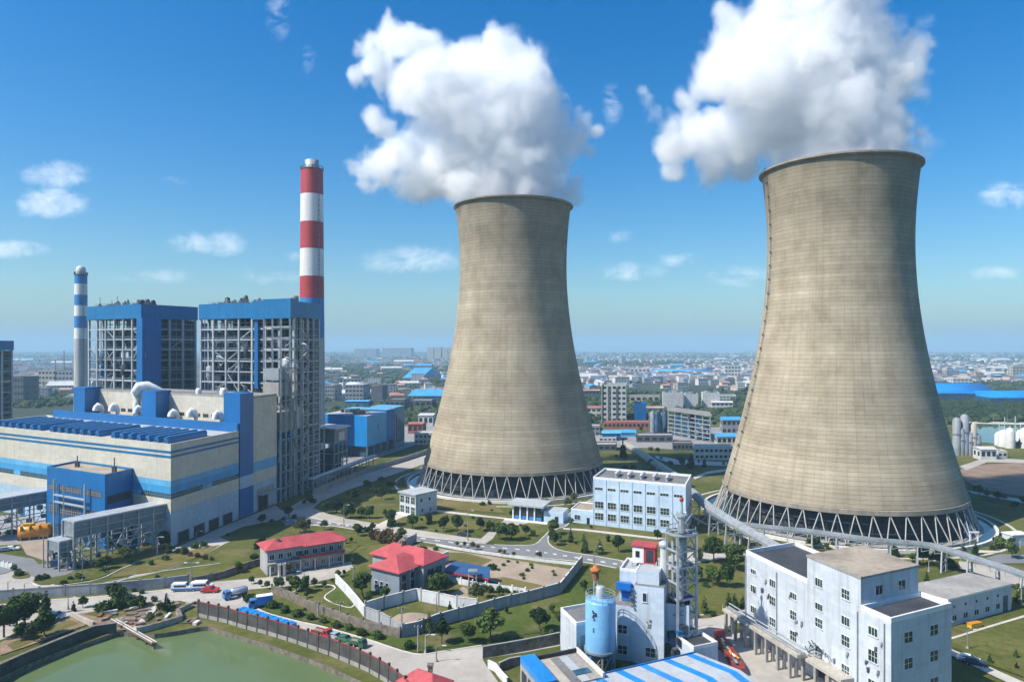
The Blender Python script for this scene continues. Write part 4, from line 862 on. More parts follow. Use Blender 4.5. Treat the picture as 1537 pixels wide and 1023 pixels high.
b = MB(); on_face(b, n0, a0, ain, 6.4, 7.6, 0, 2.4, .05); g = b.build('door', 'glass_dark', ad)
# small two-storey white lodge and the glazed pavilion
lo = thing('gate_lodge', 'small white two storey lodge with glazed bays, left of the farther tower base', 'lodge', (*gz('p', 603, 772)[:2], 0))
g0, g1 = gz('p', 600, 769).xy, gz('p', 624, 774.5).xy; gv = V2(7.4, 9.0); g2, g3 = g1+gv, g0+gv; gin = (g0+g1+g2+g3)/4; lg = L2(g0, g1)
b = MB(); b.prism([g0, g1, g2, g3], 0, 8.2, 0); b.build('wall', 'white_wall', lo)
b = MB(); b.prism([g0-(g1-g0)*.06-gv*.05, g1+(g1-g0)*.06-gv*.05, g2+(g2-g3)*.06+gv*.05, g3-(g2-g3)*.06+gv*.05], 8.2, 8.75); b.build('roof', 'roof_pale', lo)
for r_ in range(2):
    for k in range(3): window(lo, g0, g1, gin, lg*(k+.5)/3, .6+r_*4, lg/3-.9, 2.8, 'glass_green', 'white_trim', 2, 2, False)
for s, z in ((3, 5.2), (7.5, 5.2), (3.5, 1.2), (8, 1)): window(lo, g1, g2, gin, s, z, 1.1, 1.3, 'glass_dark', 'frame_white', 1, 1)
b = MB(); on_face(b, g0, g1, gin, -.6, lg+.6, 0, .3, 2.2); b.build('terrace', 'concrete_white', lo)
pv = thing('glazed_pavilion', 'single storey glazed pavilion with flat grey roof below the farther tower', 'pavilion', (*gz('p', 772, 781)[:2], 0))
h0, h1 = gz('p', 770, 779).xy, gz('p', 813, 783.5).xy; hv = V2(3.0, 9.5); h2, h3 = h1+hv, h0+hv; hin2 = (h0+h1+h2+h3)/4; lh = L2(h0, h1); hd = (h1-h0).normalized()
b = MB(); b.prism(inset([h0, h1, h2, h3], .5), 0.3, 5.6, 0); b.build('wall', 'admin_wall', pv)
b = MB(); b.prism([h0-hd*2-hv*.12, h1+hd*1-hv*.12, h2+hd*1+hv*.05, h3-hd*2+hv*.05], 5.6, 6.3); b.build('roof', 'roof_pale', pv)
i0, i1 = inset([h0, h1, h2, h3], .5)[0], None
for k in range(4):
    s = lh*(k+.5)/4; b = MB(); on_face(b, h0, h1, hin2, s-lh/8+.3, s+lh/8-.3, 1.6, 5.2, -.46, .6); g = b.build('window', 'glass_dark', pv)
    b = MB(); on_face(b, h0, h1, hin2, s-lh/8+.3, s+lh/8-.3, .5, 1.55, -.4, .6); b.build('panel', 'blue_bright', pv)
    b = MB(); on_face(b, h0, h1, hin2, s-lh/8-.22, s-lh/8+.22, 0.3, 5.6, .1, .4); b.build('column', 'white_trim', pv)
b = MB(); b.prism([h1+hd*.6+hv*.1, h1+hd*8.5+hv*.1, h1+hd*8.5+hv, h1+hd*.6+hv], 0, 4.2, 0, 1); b.build('side_room', ['admin_wall', 'roof_pale'], pv)
b = MB(); on_face(b, h1+hd*.6+hv*.1, h1+hd*8.5+hv*.1, hin2, 4.5, 6, 0, 2.5, .06); b.build('door', 'glass_dark', pv)
b = MB(); b.prism([h0-hd*3-hv*.28, h1+hd*3-hv*.28, h1+hd*3, h0-hd*3], 0.05, .3); b.build('terrace', 'concrete_white', pv)
# ------------------------------------------------------------------ white process block at lower right
wb = thing('white_process_block', 'tall white stepped block with tan roof and dark windows, lower right', 'process building', (62, 150, 0))
W0, W1, W2_, W3 = V2(55, 166), V2(60.6, 145), V2(64.7, 131), V2(66.9, 124.6); wr = V2(.9, .44)
def wblock(p, q, z, depth, roofm, name):
    b = MB(); fp = [p, q, q+wr*depth, p+wr*depth]; b.prism(fp, 0, z-.9, 0, 1); o = b.build(name, ['white_wall', roofm], wb)
    b = MB(); ring(b, fp, z-.9, z, .35); b.build('parapet', 'white_trim', o); return fp
e_ = (W1-W0).normalized()*.003
fA = wblock(W0, W1-e_, 19.6, 16, 'roof_dark', 'left_wing'); fC = wblock(W2_+e_, W3, 19.4, 17, 'roof_dark', 'right_wing')
b = MB(); fB = [W1, W2_, W2_+wr*16.5, W1+wr*16.5]; b.prism(fB, 0, 24.2, 0, 1); b.build('main_wing', ['white_wall', 'roof_tan'], wb)
b = MB(); b.prism([p for p in inset(fB, -.15)], 24.2, 24.6, 0, 1); b.build('roof_slab', ['concrete_grey', 'roof_tan'], wb)
win = (W0+W3)/2+wr*8
for (p, q, cols) in ((W0, W1, [(.14, [(14.9, 1), (10.6, 1.6), (5.8, 1.6)]), (.47, [(14.2, 1.6), (10.2, 1.9), (5.6, 1.8)]), (.80, [(14.0, 1.3), (9.6, 1.9), (5.2, 2.0)])]),
                     (W1, W2_, [(.24, [(19.2, 1.6), (14.5, 1.3), (11.0, 1.8), (4.4, 2.6)]), (.74, [(19.2, 1.8), (14.2, 1.6), (10.2, 2.0), (4.6, 2.0)])]),
                     (W2_, W3, [(.42, [(14.8, 1.5), (10.0, 2.1), (4.6, 2.1), (.9, 2)])])):
    l = L2(p, q)
    for f_, rows in cols:
        for z, h in rows: window(wb, p, q, win, l*f_, z, 2.0 if h > 1.2 else 2.0, h, 'glass_green', 'frame_white', 3, 2 if h > 1.7 else 1)
for d, zs in ((5, [(20.6, 1.7)]), (11.5, [(20.6, 1.7)])): 
    for z, h in zs: window(wb, W2_, W2_+wr*16, win, d, z, 2.0, h, 'glass_dark', 'frame_white', 2, 1)
for d in (4.6, 11.8):
    for z in (14.3, 9.6, 4.6, .8): window(wb, W3, W3+wr*17, win, d, z, 2.3, 1.9, 'glass_green', 'frame_white', 2, 2)
for p, q, s in ((W0, W1, .1), (W0, W1, 11.8), (W1, W2_, 13.9), (W2_, W3, 5.4)):    # rain pipes
    d_, n_ = nrm(p, q, win); x = p+d_*s+n_*.2; m = MB(); m.tube([(x.x, x.y, 0), (x.x, x.y, 18)], .12, 6); m.build('drain_pipe', 'steel', wb)
rd = random.Random(9)
for k in range(16):                                 # broken brackets and boxes on the wall
    p, q = rd.choice([(W0, W1), (W1, W2_), (W1, W2_), (W2_, W3)]); l = L2(p, q); s = rd.uniform(1, l-1); z = rd.uniform(6, 15); b = MB(); on_face(b, p, q, win, s, s+rd.uniform(.3, .7), z, z+rd.uniform(.3, .8), rd.uniform(.2, .5)); on_face(b, p, q, win, s-.15, s+.1, z-.5, z, .25); b.build('wall_bracket', rd.choice(['steel_dark', 'steel_mid']), wb)
d_, n_ = nrm(W0, W3, win)
# concrete canopy on posts along the left face
cn_ = thing('concrete_canopy', 'weathered concrete pipe gantry on posts along the left of the white block', 'gantry', (50, 145, 0))
K0, K1 = W0+n_*3.2-d_*1.5, W0+n_*3.2+d_*25
b = MB(); b.prism([K0, K1, K1+n_*2.2, K0+n_*2.2], 5.3, 5.9); b.build('deck', 'concrete', cn_)
for k in range(7):
    for o_ in (.3, 1.9):
        p = lerp(K0, K1, (k+.3)/7)+n_*o_; m = MB(); m.box((p.x, p.y, 2.65), (.55, .55, 5.3), .3); m.build('post', 'concrete_grey', cn_)
for z, o_ in ((6.2, .5), (6.2, 1.2), (6.9, .3)):
    m = MB(); p, q = K0+n_*o_, K1+n_*o_; m.tube([(p.x, p.y, z), (q.x, q.y, z)], .16, 6); m.build('pipe', 'steel', cn_)
for k in range(8):
    p = lerp(K0, K1, k/7)+n_*2.1; m = MB(); m.bar((p.x, p.y, 5.9), (p.x, p.y, 6.9), .1); m.build('rail_post', 'steel', cn_)
po = thing('entrance_porch', 'concrete entrance porch with dark opening against the white block', 'porch', (*(W1+n_*2), 0))
p0, p1 = W1+d_*2+n_*.02, W1+d_*13
b = MB(); b.prism([p0, p1, p1+n_*3.0, p0+n_*3.0], 4.5, 5.15); b.build('roof', 'concrete', po)
for a in (.02, .35, .68, .98):
    q = lerp(p0, p1, a)+n_*2.7; m = MB(); m.box((q.x, q.y, 2.25), (.6, .6, 4.5), .3); m.build('post', 'concrete_grey', po)
b = MB(); b.prism([p0+d_*1, p1-d_*1, p1-d_*1+n_*.15, p0+d_*1+n_*.15], 0, 4); b.build('doorway', 'machine_dark', po)
b = MB(); b.prism([p0+d_*6, p1-d_*.4, p1-d_*.4+n_*2.3, p0+d_*6+n_*2.3], 0, 3.9); b.build('store_room', 'concrete_grey', po)
sk = thing('pipe_rack', 'tangled pipe rack on the wall of the white block', 'pipe rack', (*(W1+d_*3+n_*1), 6))
for k in range(16):
    a = W1+d_*rd.uniform(1, 7)+n_*rd.uniform(.3, 1.4); c = a+d_*rd.uniform(-2.5, 2.5); z = rd.uniform(5.3, 8.2); m = MB(); m.bar((*a, z), (*c, z+rd.uniform(-1.5, 1)), .16); m.build('pipe', rd.choice(['steel_dark', 'steel_mid', 'steel']), sk)
# low wing to the right
lw = thing('low_white_wing', 'long single storey white wing with grey flat roof at right edge', 'low building', (105, 170, 0))
l0, l1 = V2(104.6, 169.6), V2(128, 181); lv = V2(-5.5, 8.5); lin = (l0+l1)/2+lv/2
b = MB(); b.prism([l0, l1, l1+lv, l0+lv], 0, 6.3, 0, 1); b.build('wall', ['white_wall', 'roof_grey'], lw)
b = MB(); b.prism(inset([l0, l1, l1+lv, l0+lv], -.3), 6.3, 6.8, 0, 1); b.build('roof', ['white_trim', 'concrete_grey'], lw)
for k in range(5):
    window(lw, l0, l1, lin, 2.5+k*4.4, 1.2, 1.7, 1.3, 'glass_dark', 'frame_white', 2, 1); window(lw, l0, l1, lin, 2.5+k*4.4, 4.2, .9, .7, 'glass_dark', 'frame_white', 1, 1, False)
b = MB(); on_face(b, l0, l1, lin, 22.4, 24.4, 0, 4, .06); b.build('door', 'glass_blue', lw)
b = MB(); b.prism([l0+lv*1.02, l0+lv*1.02+V2(-3.5, 5), l1+lv*1.02+V2(-10, 1), l1+lv*1.02-(l1-l0)*.5], 0, 4.2, 0, 1); b.build('glass_lean_to', ['admin_wall', 'steel_light'], lw)
# ------------------------------------------------------------------ silo and mixing tower
mt_ = thing('mixing_tower', 'pale blue mixing tower with red and white roof cabin behind the blue silo', 'mixing tower', (27, 153, 0))
t0, t1 = V2(21.5, 152.5), V2(32.0, 148.6); tv = V2(3.2, 8.6); tin = (t0+t1)/2+tv/2; td = (t1-t0).normalized()
b = MB(); b.prism([t0, t0+td*5.0, t0+td*5.0+tv, t0+tv], 0, 11.8, 0, 1); b.build('lower_block', ['tower_wall', 'roof_grey'], mt_)
b = MB(); b.prism([t0+td*5.003-tv*.04, t1-tv*.04, t1+tv*.9, t0+td*5.003+tv*.9], 0, 16.6, 0, 1); b.build('stair_tower', ['tower_wall', 'roof_grey'], mt_)
b = MB(); b.prism([t0+td*1.2+tv*.30, t0+td*4.99+tv*.30, t0+td*4.99+tv*1.2, t0+td*1.2+tv*1.2], 11.8, 18.3, 0, 1); b.build('upper_block', ['tower_wall', 'roof_pale'], mt_)
b = MB(); ring(b, [t0+td*1.2+tv*.30, t0+td*4.99+tv*.30, t0+td*4.99+tv*1.2, t0+td*1.2+tv*1.2], 18.3, 18.9, .25); b.build('parapet', 'white_trim', mt_)
b = MB(); b.prism([t0+td*5.4+tv*.1, t1-td*1.2+tv*.1, t1-td*1.2+tv*.62, t0+td*5.4+tv*.62], 16.6, 19.3, 0, 1); b.build('roof_house', ['tower_wall', 'roof_pale'], mt_)
c0 = t0+td*3.2+tv*.75; b = MB(); b.prism([c0, c0+td*2.5, c0+td*2.5+tv*.4, c0+tv*.4], 19.2, 22.6, 0); b.build('roof_cabin', 'white_trim', mt_)
b = MB(); b.prism([c0+td*2.503, c0+td*5, c0+td*5+tv*.4, c0+td*2.503+tv*.4], 19.2, 22.8, 0); o = b.build('red_cabin', 'red_paint', mt_)
b = MB(); on_face(b, c0+td*2.503, c0+td*5, tin+tv, .5, 2.1, 19.6, 22.2, .05); b.build('dark_opening', 'machine_dark', o)
b = MB(); on_face(b, c0, c0+td*2.5, tin+tv, .7, 1.6, 20.4, 21.8, .05); b.build('window', 'glass_dark', mt_)
b = MB(); b.prism([c0-td*.3-tv*.03, c0+td*5.3-tv*.03, c0+td*5.3+tv*.43, c0-td*.3+tv*.43], 22.8, 23.1); b.build('cabin_roof', 'roof_red', mt_)
for k in range(4):
    p = c0+td*(5*(k % 2))+tv*(.4*(k//2)); m = MB(); m.bar((*p, 16.6), (*p, 19.2), .22); m.build('cabin_leg', 'steel', mt_)
for s, z, w, h in ((2.4, 5.8, 1.9, 1.8), (2.4, 1.4, 1.9, 1.8)): window(mt_, t0, t1, tin, s, z, w, h, 'glass_dark', 'frame_white', 2, 2)
ts = t0+td*5.003-tv*.04; te = t1-tv*.04
for s, z, w, h in ((3.4, 1.8, 2.0, 1.9), (2.2, 13.3, .8, 1.8)): window(mt_, ts, te, tin, s, z, w, h, 'glass_dark', 'frame_white', 2 if w > 1 else 1, 2 if w > 1 else 1)
b = MB()
for k in range(9): s, z = 2.3+rd.uniform(0, 1.4), 6.5+rd.uniform(0, 2.8); on_face(b, ts, te, tin, s, s+rd.uniform(.2, .7), z, z+rd.uniform(.2, .8), .05+.01*k)
b.build('peeled_patch', 'stone_wall', mt_)
for k in range(5):
    z = 12.0+k*.9; m = MB(); on_face(m, ts, te, tin, -.6, -.1, z, z+.2, .6); m.build('bracket', 'steel_dark', mt_)
M('blue_hood', (.01, .14, .50), .4, .1, .4, .2)
b = MB(); p = t0+td*1.6+tv*.28; b.prism([p, p+td*2.6, p+td*2.6+tv*.25, p+tv*.25], 12.0, 15.6, 0); b.build('blue_cooler', 'blue_hood', mt_)
b = MB(); b.prism([p-td*.9, p+td*2.2, p+td*2.2-tv*.14, p-td*.9-tv*.14], 14.6, 16.1, 0); b.build('blue_hopper', 'blue_hood', mt_)
m = MB(); p = t0+td*4.4+tv*.1
for k in range(4): m.box((p.x+rd.uniform(-.4, .6), p.y, 12.4+k*.5), (1.0, .8, .5), .3)
m.build('roof_machine', 'steel_dark', mt_)
bw = thing('rear_plant_block', 'dark lower plant block in shade right of the mixing tower', 'plant building', (*t1, 0))
b = MB(); b.prism([t1+td*.05+tv*.3, t1+td*4.8+tv*.3, t1+td*4.8+tv*1.1, t1+td*.05+tv*1.1], 0, 12.5, 0, 1); b.build('wall', ['tower_wall', 'roof_dark'], bw)
for k in range(14):
    p = t1+td*rd.uniform(.4, 4.5)+tv*rd.uniform(.05, .28); m = MB(); z = rd.uniform(.5, 8); m.box((p.x, p.y, z), (rd.uniform(.6, 1.8), 1, rd.uniform(.5, 2)), .3); m.build('equipment', rd.choice(['steel_dark', 'steel_mid', 'blue_clad', 'machine_dark']), bw)
lb = thing('low_store_block', 'low white store block left of the blue silo', 'store', (10.8, 157, 0))
s0, s1 = V2(10.8, 157), V2(13.5, 148.2); sv = V2(8.5, 4.0); sin_ = (s0+s1)/2+sv/2
b = MB(); b.prism([s0, s1, s1+sv, s0+sv], 0, 8.7, 0, 1); b.build('wall', ['white_wall', 'roof_grey'], lb); b = MB(); ring(b, [s0, s1, s1+sv, s0+sv], 8.7, 9.4, .3); b.build('parapet', 'white_trim', lb)
window(lb, s0, s1, sin_, 5.6, 1.6, .7, 1.0, 'glass_dark', 'frame_white', 1, 1); b = MB(); on_face(b, s1, s1+sv, sin_, 1, 2.2, .5, 6.5, .1); b.build('pipe_chase', 'steel_mid', lb)
si = thing('silo', 'light blue cylindrical silo on steel legs in front of the mixing tower', 'silo', (18.4, 147, 0)); local(si)
m = MB(); m.lathe([(3.15, 4.6), (3.15, 14.4), (3.0, 14.9), (.1, 15.2)], n=40, uvr=3.15); m.build('tank', 'cyan_tank', si)
m = MB(); m.lathe([(.6, 1.6), (3.1, 4.6)], n=30); m.build('cone', 'blue_clad', si)
m = MB(); m.lathe([(3.2, 4.3), (3.42, 4.3), (3.42, 4.75), (3.2, 4.75)], n=40, smooth=False); m.build('ring_beam', 'steel_mid', si)
m = MB(); m.lathe([(.95, 15.0), (.95, 17.3), (.85, 17.5), (.05, 17.55)], n=20); m.build('filter_cap', 'steel_light', si)
for k in range(8):
    a = 2*math.pi*k/8; c, s = math.cos(a), math.sin(a); m = MB(); m.bar((3*c, 3*s, 0), (3*c, 3*s, 4.5), .32); m.build('leg', 'blue_clad' if k % 2 else 'steel', si)
    m = MB(); c2, s2 = math.cos(a+math.pi/4), math.sin(a+math.pi/4); m.bar((3*c, 3*s, .4), (3*c2, 3*s2, 4.2), .16); m.build('brace', 'steel', si)
m = MB()
for k in range(16): a = 2*math.pi*k/16; m.bar((3.05*math.cos(a), 3.05*math.sin(a), 14.8), (3.05*math.cos(a), 3.05*math.sin(a), 16.1), .07)
for z in (15.5, 16.1): m.lathe([(3.0, z), (3.1, z), (3.1, z+.08), (3.0, z+.08)], n=32, smooth=False)
m.build('railing', 'steel_light', si)
m = MB()
for k, (a, z, w) in enumerate(((238, 12.9, .5), (242, 12.4, .9), (236, 12.0, .5), (240, 11.5, .4), (234, 13.2, .35), (246, 12.8, .4), (237, 9.6, .3), (237, 9.1, .3))):
    m.box((3.17*math.cos(R(a)), 3.17*math.sin(R(a)), z), (.08, w, .35), R(a))
m.build('painted_mark', 'paint_dark', si)
M('rust_orange', (.42, .14, .035), .7, .3, 1.2)
om = thing('orange_capped_mast', 'lattice mast with orange weathered cap behind the blue silo', 'mast', (*at(894, 872).xy, 0))
ox, oy = om.location.x*.78+3, 172; om.location = (ox, oy, 0); om['_base'] = (ox, oy, 0); ox = (894-CX)/FL*oy; om.location.x = ox; om['_base'] = (ox, oy, 0)
zc = zat(853, oy); m = MB()
for sx, sy in ((-.5, -.5), (.5, -.5), (.5, .5), (-.5, .5)): m.bar((ox+sx, oy+sy, 0), (ox+sx*.8, oy+sy*.8, zc-.6), .14)
for k in range(10): z = (zc-1)*k/10; m.bar((ox-.5, oy-.5, z), (ox+.5, oy-.5, z+1), .09); m.bar((ox-.5, oy+.5, z), (ox-.5, oy-.5, z+1), .09)
m.build('lattice', 'steel_light', om); m = MB(); m.lathe([(.9, zc-.7), (1.3, zc-.5), (1.35, zc-.1), (.9, zc+.2), (.6, zc+.3), (.5, zc+.9), (.05, zc+1.0)], (ox, oy, 0), 14); m.build('cap', 'rust_orange', om)
m = MB(); m.lathe([(.8, zc-2.4), (.8, zc-.8)], (ox, oy, 0), 12); m.build('collar', 'rust', om)
gs = thing('grey_stack', 'short grey metal stack beside the steel lattice tower', 'stack', (*V2((997-CX)/FL*154, 154), 0)); local(gs)
m = MB(); m.lathe([(.88, 0), (.88, 24.2)], n=20); m.build('pipe', 'grey_paint', gs); m = MB(); m.lathe([(.9, 23.6), (1.2, 23.8), (1.2, 24.6), (.6, 25.0), (.05, 25.1)], n=20); m.build('cap', 'steel_light', gs); m = MB(); m.lathe([(.9, 11.8), (1.3, 11.8), (1.3, 12.3), (.9, 12.3)], n=20, smooth=False); m.build('flange', 'steel_mid', gs)
lt = thing('lattice_tower', 'tall steel lattice tower with pipes and red beacon beside the mixing tower', 'steel tower', (*V2((1023-CX)/FL*152, 152), 0)); local(lt)
LR = R(22)
def lp(x, y, z): return (x*math.cos(LR)-y*math.sin(LR), x*math.sin(LR)+y*math.cos(LR), z)
for sx in (-1, 1):
    for sy in (-1, 1): m = MB(); m.bar(lp(2.4*sx, 2.0*sy, 0), lp(2.4*sx, 2.0*sy, 27.4), .5); m.build('column', 'steel', lt)
for k in range(8):
    z = 3.4*(k+1)
    if z < 27.6:
        m = MB()
        for sy in (-1, 1): m.bar(lp(-2.4, 2.0*sy, z), lp(2.4, 2.0*sy, z), .34)
        for sx in (-1, 1): m.bar(lp(2.4*sx, -2.0, z), lp(2.4*sx, 2.0, z), .34)
        m.bar(lp(-2.4, -2.0, z+1.1), lp(2.4, -2.0, z+1.1), .1)
        m.build('floor_frame', 'steel', lt)
        if k % 2: m = MB(); m.prism([lp(-2.2, -1.9, 0), lp(2.2, -1.9, 0), lp(2.2, 1.9, 0), lp(-2.2, 1.9, 0)], z-.3, z-.2); m.build('floor', 'steel_mid', lt)
    m = MB(); s = 1 if k % 2 else -1; m.bar(lp(-2.3*s, -1.9, z-3.2), lp(2.3*s, -1.9, z-.2), .18); m.bar(lp(2.4, -1.8*s, z-3.2), lp(2.4, 1.8*s, z-.2), .18); m.build('brace', 'steel', lt)
for x, y, r in ((-.6, -.4, .8), (1.1, .4, .55), (.3, 1.0, .4), (-1.5, 1, .35)): m = MB(); m.tube([lp(x, y, .5), lp(x, y, 26)], r, 10); m.build('duct', 'steel', lt)
for k in range(18):
    p = lp(rd.uniform(-2.2, 2.2), rd.uniform(-2, 1.5), rd.uniform(1, 26)); m = MB(); m.box(p, (rd.uniform(.5, 1.4), .7, rd.uniform(.4, 1.4)), LR); m.build('equipment', rd.choice(['steel', 'steel_mid', 'steel_dark', 'steel']), lt)
m = MB(); m.lathe([(3.3, 27.2), (3.4, 27.2), (3.4, 27.5), (3.3, 27.5)], n=20, smooth=False)
for k in range(14): a = 2*math.pi*k/14; m.bar((3*math.cos(a), 3*math.sin(a), 27.3), (3*math.cos(a), 3*math.sin(a), 28.6), .08)
m.lathe([(2.95, 28.5), (3.05, 28.5), (3.05, 28.62), (2.95, 28.62)], n=24, smooth=False); m.build('top_railing', 'steel', lt)
m = MB(); m.lathe([(.9, 27.4), (.9, 30.8), (1.25, 30.8), (1.25, 31.3), (.35, 31.3), (.22, 34)], n=10, smooth=False); m.build('cyclone', 'steel', lt)
for k in range(7): a = 2*math.pi*k/7; m = MB(); m.bar((1.0*math.cos(a), 1.0*math.sin(a), 29.5), (2.3*math.cos(a), 2.3*math.sin(a), 31.4), .14); m.build('antenna_arm', 'steel', lt)
m = MB(); m.sphere((0, 0, 34.4), .5); m.build('beacon', 'paint_red', lt)
rb = thing('corner_annexe', 'low pale annexe with dark roof below the lattice tower', 'annexe', (39, 146, 0))
r0, r1 = at(1017, 992).xy, at(1042, 1002).xy; r0 = V2(35.0, 149.5); r1 = V2(37.0, 143.8); rv_ = V2(5.6, 2.4)
b = MB(); b.prism([r0, r1, r1+rv_, r0+rv_], 0, 5.6, 0, 1); b.build('wall', ['tower_wall', 'roof_dark'], rb); b = MB(); ring(b, [r0, r1, r1+rv_, r0+rv_], 5.6, 6.3, .25); b.build('parapet', 'white_trim', rb)
# blue-roofed sheds at the bottom edge
sh = thing('striped_shed', 'shed with white roof and bright blue stripes at the bottom edge', 'shed', (25, 132, 0))
q0, q1 = V2(8.5, 128.6), V2(37.0, 142.0); qd = (q1-q0).normalized(); qn = V2(qd.y, -qd.x); wS = 24.0
b = MB(); b.prism([q0, q1, q1+qn*wS, q0+qn*wS], 0, 5.3, 0); b.build('wall', 'blue_clad', sh)
lS = L2(q0, q1)
def roofslab(mb, s0_, s1_, lift, mi=0):
    a, c = q0+qd*s0_, q0+qd*s1_; half = wS/2; pr = [(-.4, 5.3), (half, 6.9), (wS+.4, 5.3)]
    for (x0, z0), (x1, z1) in zip(pr[:-1], pr[1:]):
        vs = [(*(a+qn*x0), z0+lift), (*(c+qn*x0), z0+lift), (*(c+qn*x1), z1+lift), (*(a+qn*x1), z1+lift), (*(a+qn*x0), z0+lift-.25), (*(c+qn*x0), z0+lift-.25), (*(c+qn*x1), z1+lift-.25), (*(a+qn*x1), z1+lift-.25)]
        mb.add(vs, [(0, 3, 2, 1), (4, 5, 6, 7), (0, 1, 5, 4), (2, 3, 7, 6), (1, 2, 6, 5), (3, 0, 4, 7)], mi)
b = MB(); roofslab(b, -.5, lS+.5, .25); b.build('roof', 'roof_pale', sh)
for k in range(6): s = 1.2+k*5.6; b = MB(); roofslab(b, s, s+1.7, .29); b.build('roof_stripe', 'blue_bright', sh)
b = MB(); on_face(b, q1, q1+qn*wS, q0, 0, wS, 4.6, 5.3, .12); b.build('fascia', 'blue_bright', sh)
b = MB(); b.prism([q0-qd*.3-qn*.7, q1+qd*.3-qn*.7, q1+qd*.3-qn*.45, q0-qd*.3-qn*.45], 4.9, 5.8); b.build('gutter', 'blue_clad', sh)
bf = thing('blue_framed_depot', 'flat weathered depot roof edged by a broad blue frame, bottom edge', 'depot', (8, 138, 0))
d0, d1, d2 = V2(1.6, 137), V2(13.2, 142.2), V2(17.2, 131); d3 = V2(5.4, 126)
b = MB(); b.prism([d0, d1, d2, d3], 0, 6.0, 0, 1); b.build('wall', ['concrete_grey', 'roof_tan'], bf)
b = MB(); b.prism([d1-(d1-d0)*.0, d1+(d2-d1)*1.0, d1+(d2-d1)*1.0-(d1-d0).normalized()*.4, d1-(d1-d0).normalized()*.4], 6.0, 6.9); b.build('parapet', 'concrete_white', bf)
dn_ = (d1-d0).normalized(); b = MB(); b.prism([d0, d0+dn_*3, d3+dn_*3, d3], 6.004, 7.3, 0); b.build('blue_frame', 'blue_bright', bf)
b = MB(); b.prism([d0+dn_*3.01, d1, d1+(d2-d1).normalized()*.4, d0+dn_*3.01+(d2-d1).normalized()*.4], 6.0, 6.8); b.build('rear_parapet', 'roof_dark', bf)
for k in range(4):
    b = MB(); b.prism([lerp(d0, d1, .34+k*.15)+(d2-d1)*.08, lerp(d0, d1, .47+k*.15)+(d2-d1)*.08, lerp(d3, d2, .47+k*.15), lerp(d3, d2, .34+k*.15)], 6.0, 6.06+.015*k); b.build('roof_sheet', ['concrete', 'roof_grey', 'roof_pale', 'concrete_grey'][k], bf)
b = MB(); p = lerp(d0, d2, .62); b.prism([p, p+dn_*3.4, p+dn_*3.4+(d2-d1).normalized()*2, p+(d2-d1).normalized()*2], 6.15, 6.24); b.build('skylight', 'glass_blue', bf)
for k in range(3): b = MB(); on_face(b, d0, d3, d1, 1+k*3.4, 3.6+k*3.4, .5, 5, .08); b.build('bay_opening', 'machine_dark', bf)
# ------------------------------------------------------------------ red-roofed houses
def hip(mb, fp, z, h, ov=.6, ridge=.5):
    a, b_, c, d = [Vector(p) for p in inset(fp, -ov)]
    if (b_-a).length < (c-b_).length: a, b_, c, d = b_, c, d, a
    m0, m1 = (a+d)/2, (b_+c)/2; r0, r1 = lerp(m0, m1, ridge*.5), lerp(m1, m0, ridge*.5)
    vs = [(*a, z), (*b_, z), (*c, z), (*d, z), (*r0, z+h), (*r1, z+h), (*a, z-.25), (*b_, z-.25), (*c, z-.25), (*d, z-.25)]
    return mb.add(vs, [(0, 1, 5, 4), (1, 2, 5), (2, 3, 4, 5), (3, 0, 4), (0, 6, 7, 1), (1, 7, 8, 2), (2, 8, 9, 3), (3, 9, 6, 0), (9, 8, 7, 6)])
rh = thing('long_red_roofed_house', 'long two storey grey house with red roof and gallery, left of the square one', 'house', (*gz('p', 404, 864).xy, 0))
x0, x1 = gz('z6', 472, 405).xy, gz('z6', 915, 330).xy; xn = V2(-(x1-x0).y, (x1-x0).x).normalized(); x2, x3 = x1+xn*9, x0+xn*9; xin = (x0+x1+x2+x3)/4; lx = L2(x0, x1)
b = MB(); b.prism([x0, x1, x2, x3], 0, 7.4, 0); b.build('wall', 'house_wall', rh)
b = MB(); hip(b, [x0, x1, x2, x3], 7.65, 2.0, .9, .35); b.build('roof', 'roof_red', rh)
b = MB(); q0_, q1_ = lerp(x0, x1, .45)-xn*1.6, lerp(x0, x1, 1.01)-xn*1.6; b.prism([q0_, q1_, q1_+xn*3.2, q0_+xn*3.2], [7.2]*4, [7.5, 7.5, 8.3, 8.3]); b.build('gallery_roof', 'roof_red', rh)
b = MB(); on_face(b, x0, x1, xin, 0, lx, 3.4, 3.8, 1.6); b.build('gallery_floor', 'concrete_grey', rh)
b = MB(); on_face(b, x0, x1, xin, lx*.4, lx, 3.8, 4.8, 1.62, -1.48); b.build('gallery_rail', 'rail_red', rh)
for k in range(9): window(rh, x0, x1, xin, lx*(k+.5)/9, 4.6, 1.3, 1.5, 'glass_dark', 'frame_white', 2, 1)
for k in range(9):
    if k % 4 == 1: b = MB(); on_face(b, x0, x1, xin, lx*(k+.5)/9-.6, lx*(k+.5)/9+.6, 0, 2.3, .05); b.build('door', 'rail_red', rh)
    else: window(rh, x0, x1, xin, lx*(k+.5)/9, .9, 1.3, 1.5, 'glass_dark', 'frame_white', 2, 1)
for k in range(6): p = lerp(x0, x1, (k+.1)/5.2)-xn*1.5; m = MB(); m.box((p.x, p.y, 1.7), (.3, .3, 3.4)); m.build('post', 'concrete_white', rh)
for s in (.12, .18): p = lerp(x0, x1, s)-xn*2.6; m = MB(); m.lathe([(.4, 0), (.4, 3.4), (.55, 3.5), (.55, 3.8)], (p.x, p.y, 0), 10); m.build('gate_pillar', 'concrete_white', rh)
m = MB(); p = lerp(x0, x1, .16)+xn*3; m.box((p.x, p.y, 9.2), (.8, .8, 1.6)); m.build('chimney', 'stone_wall', rh)
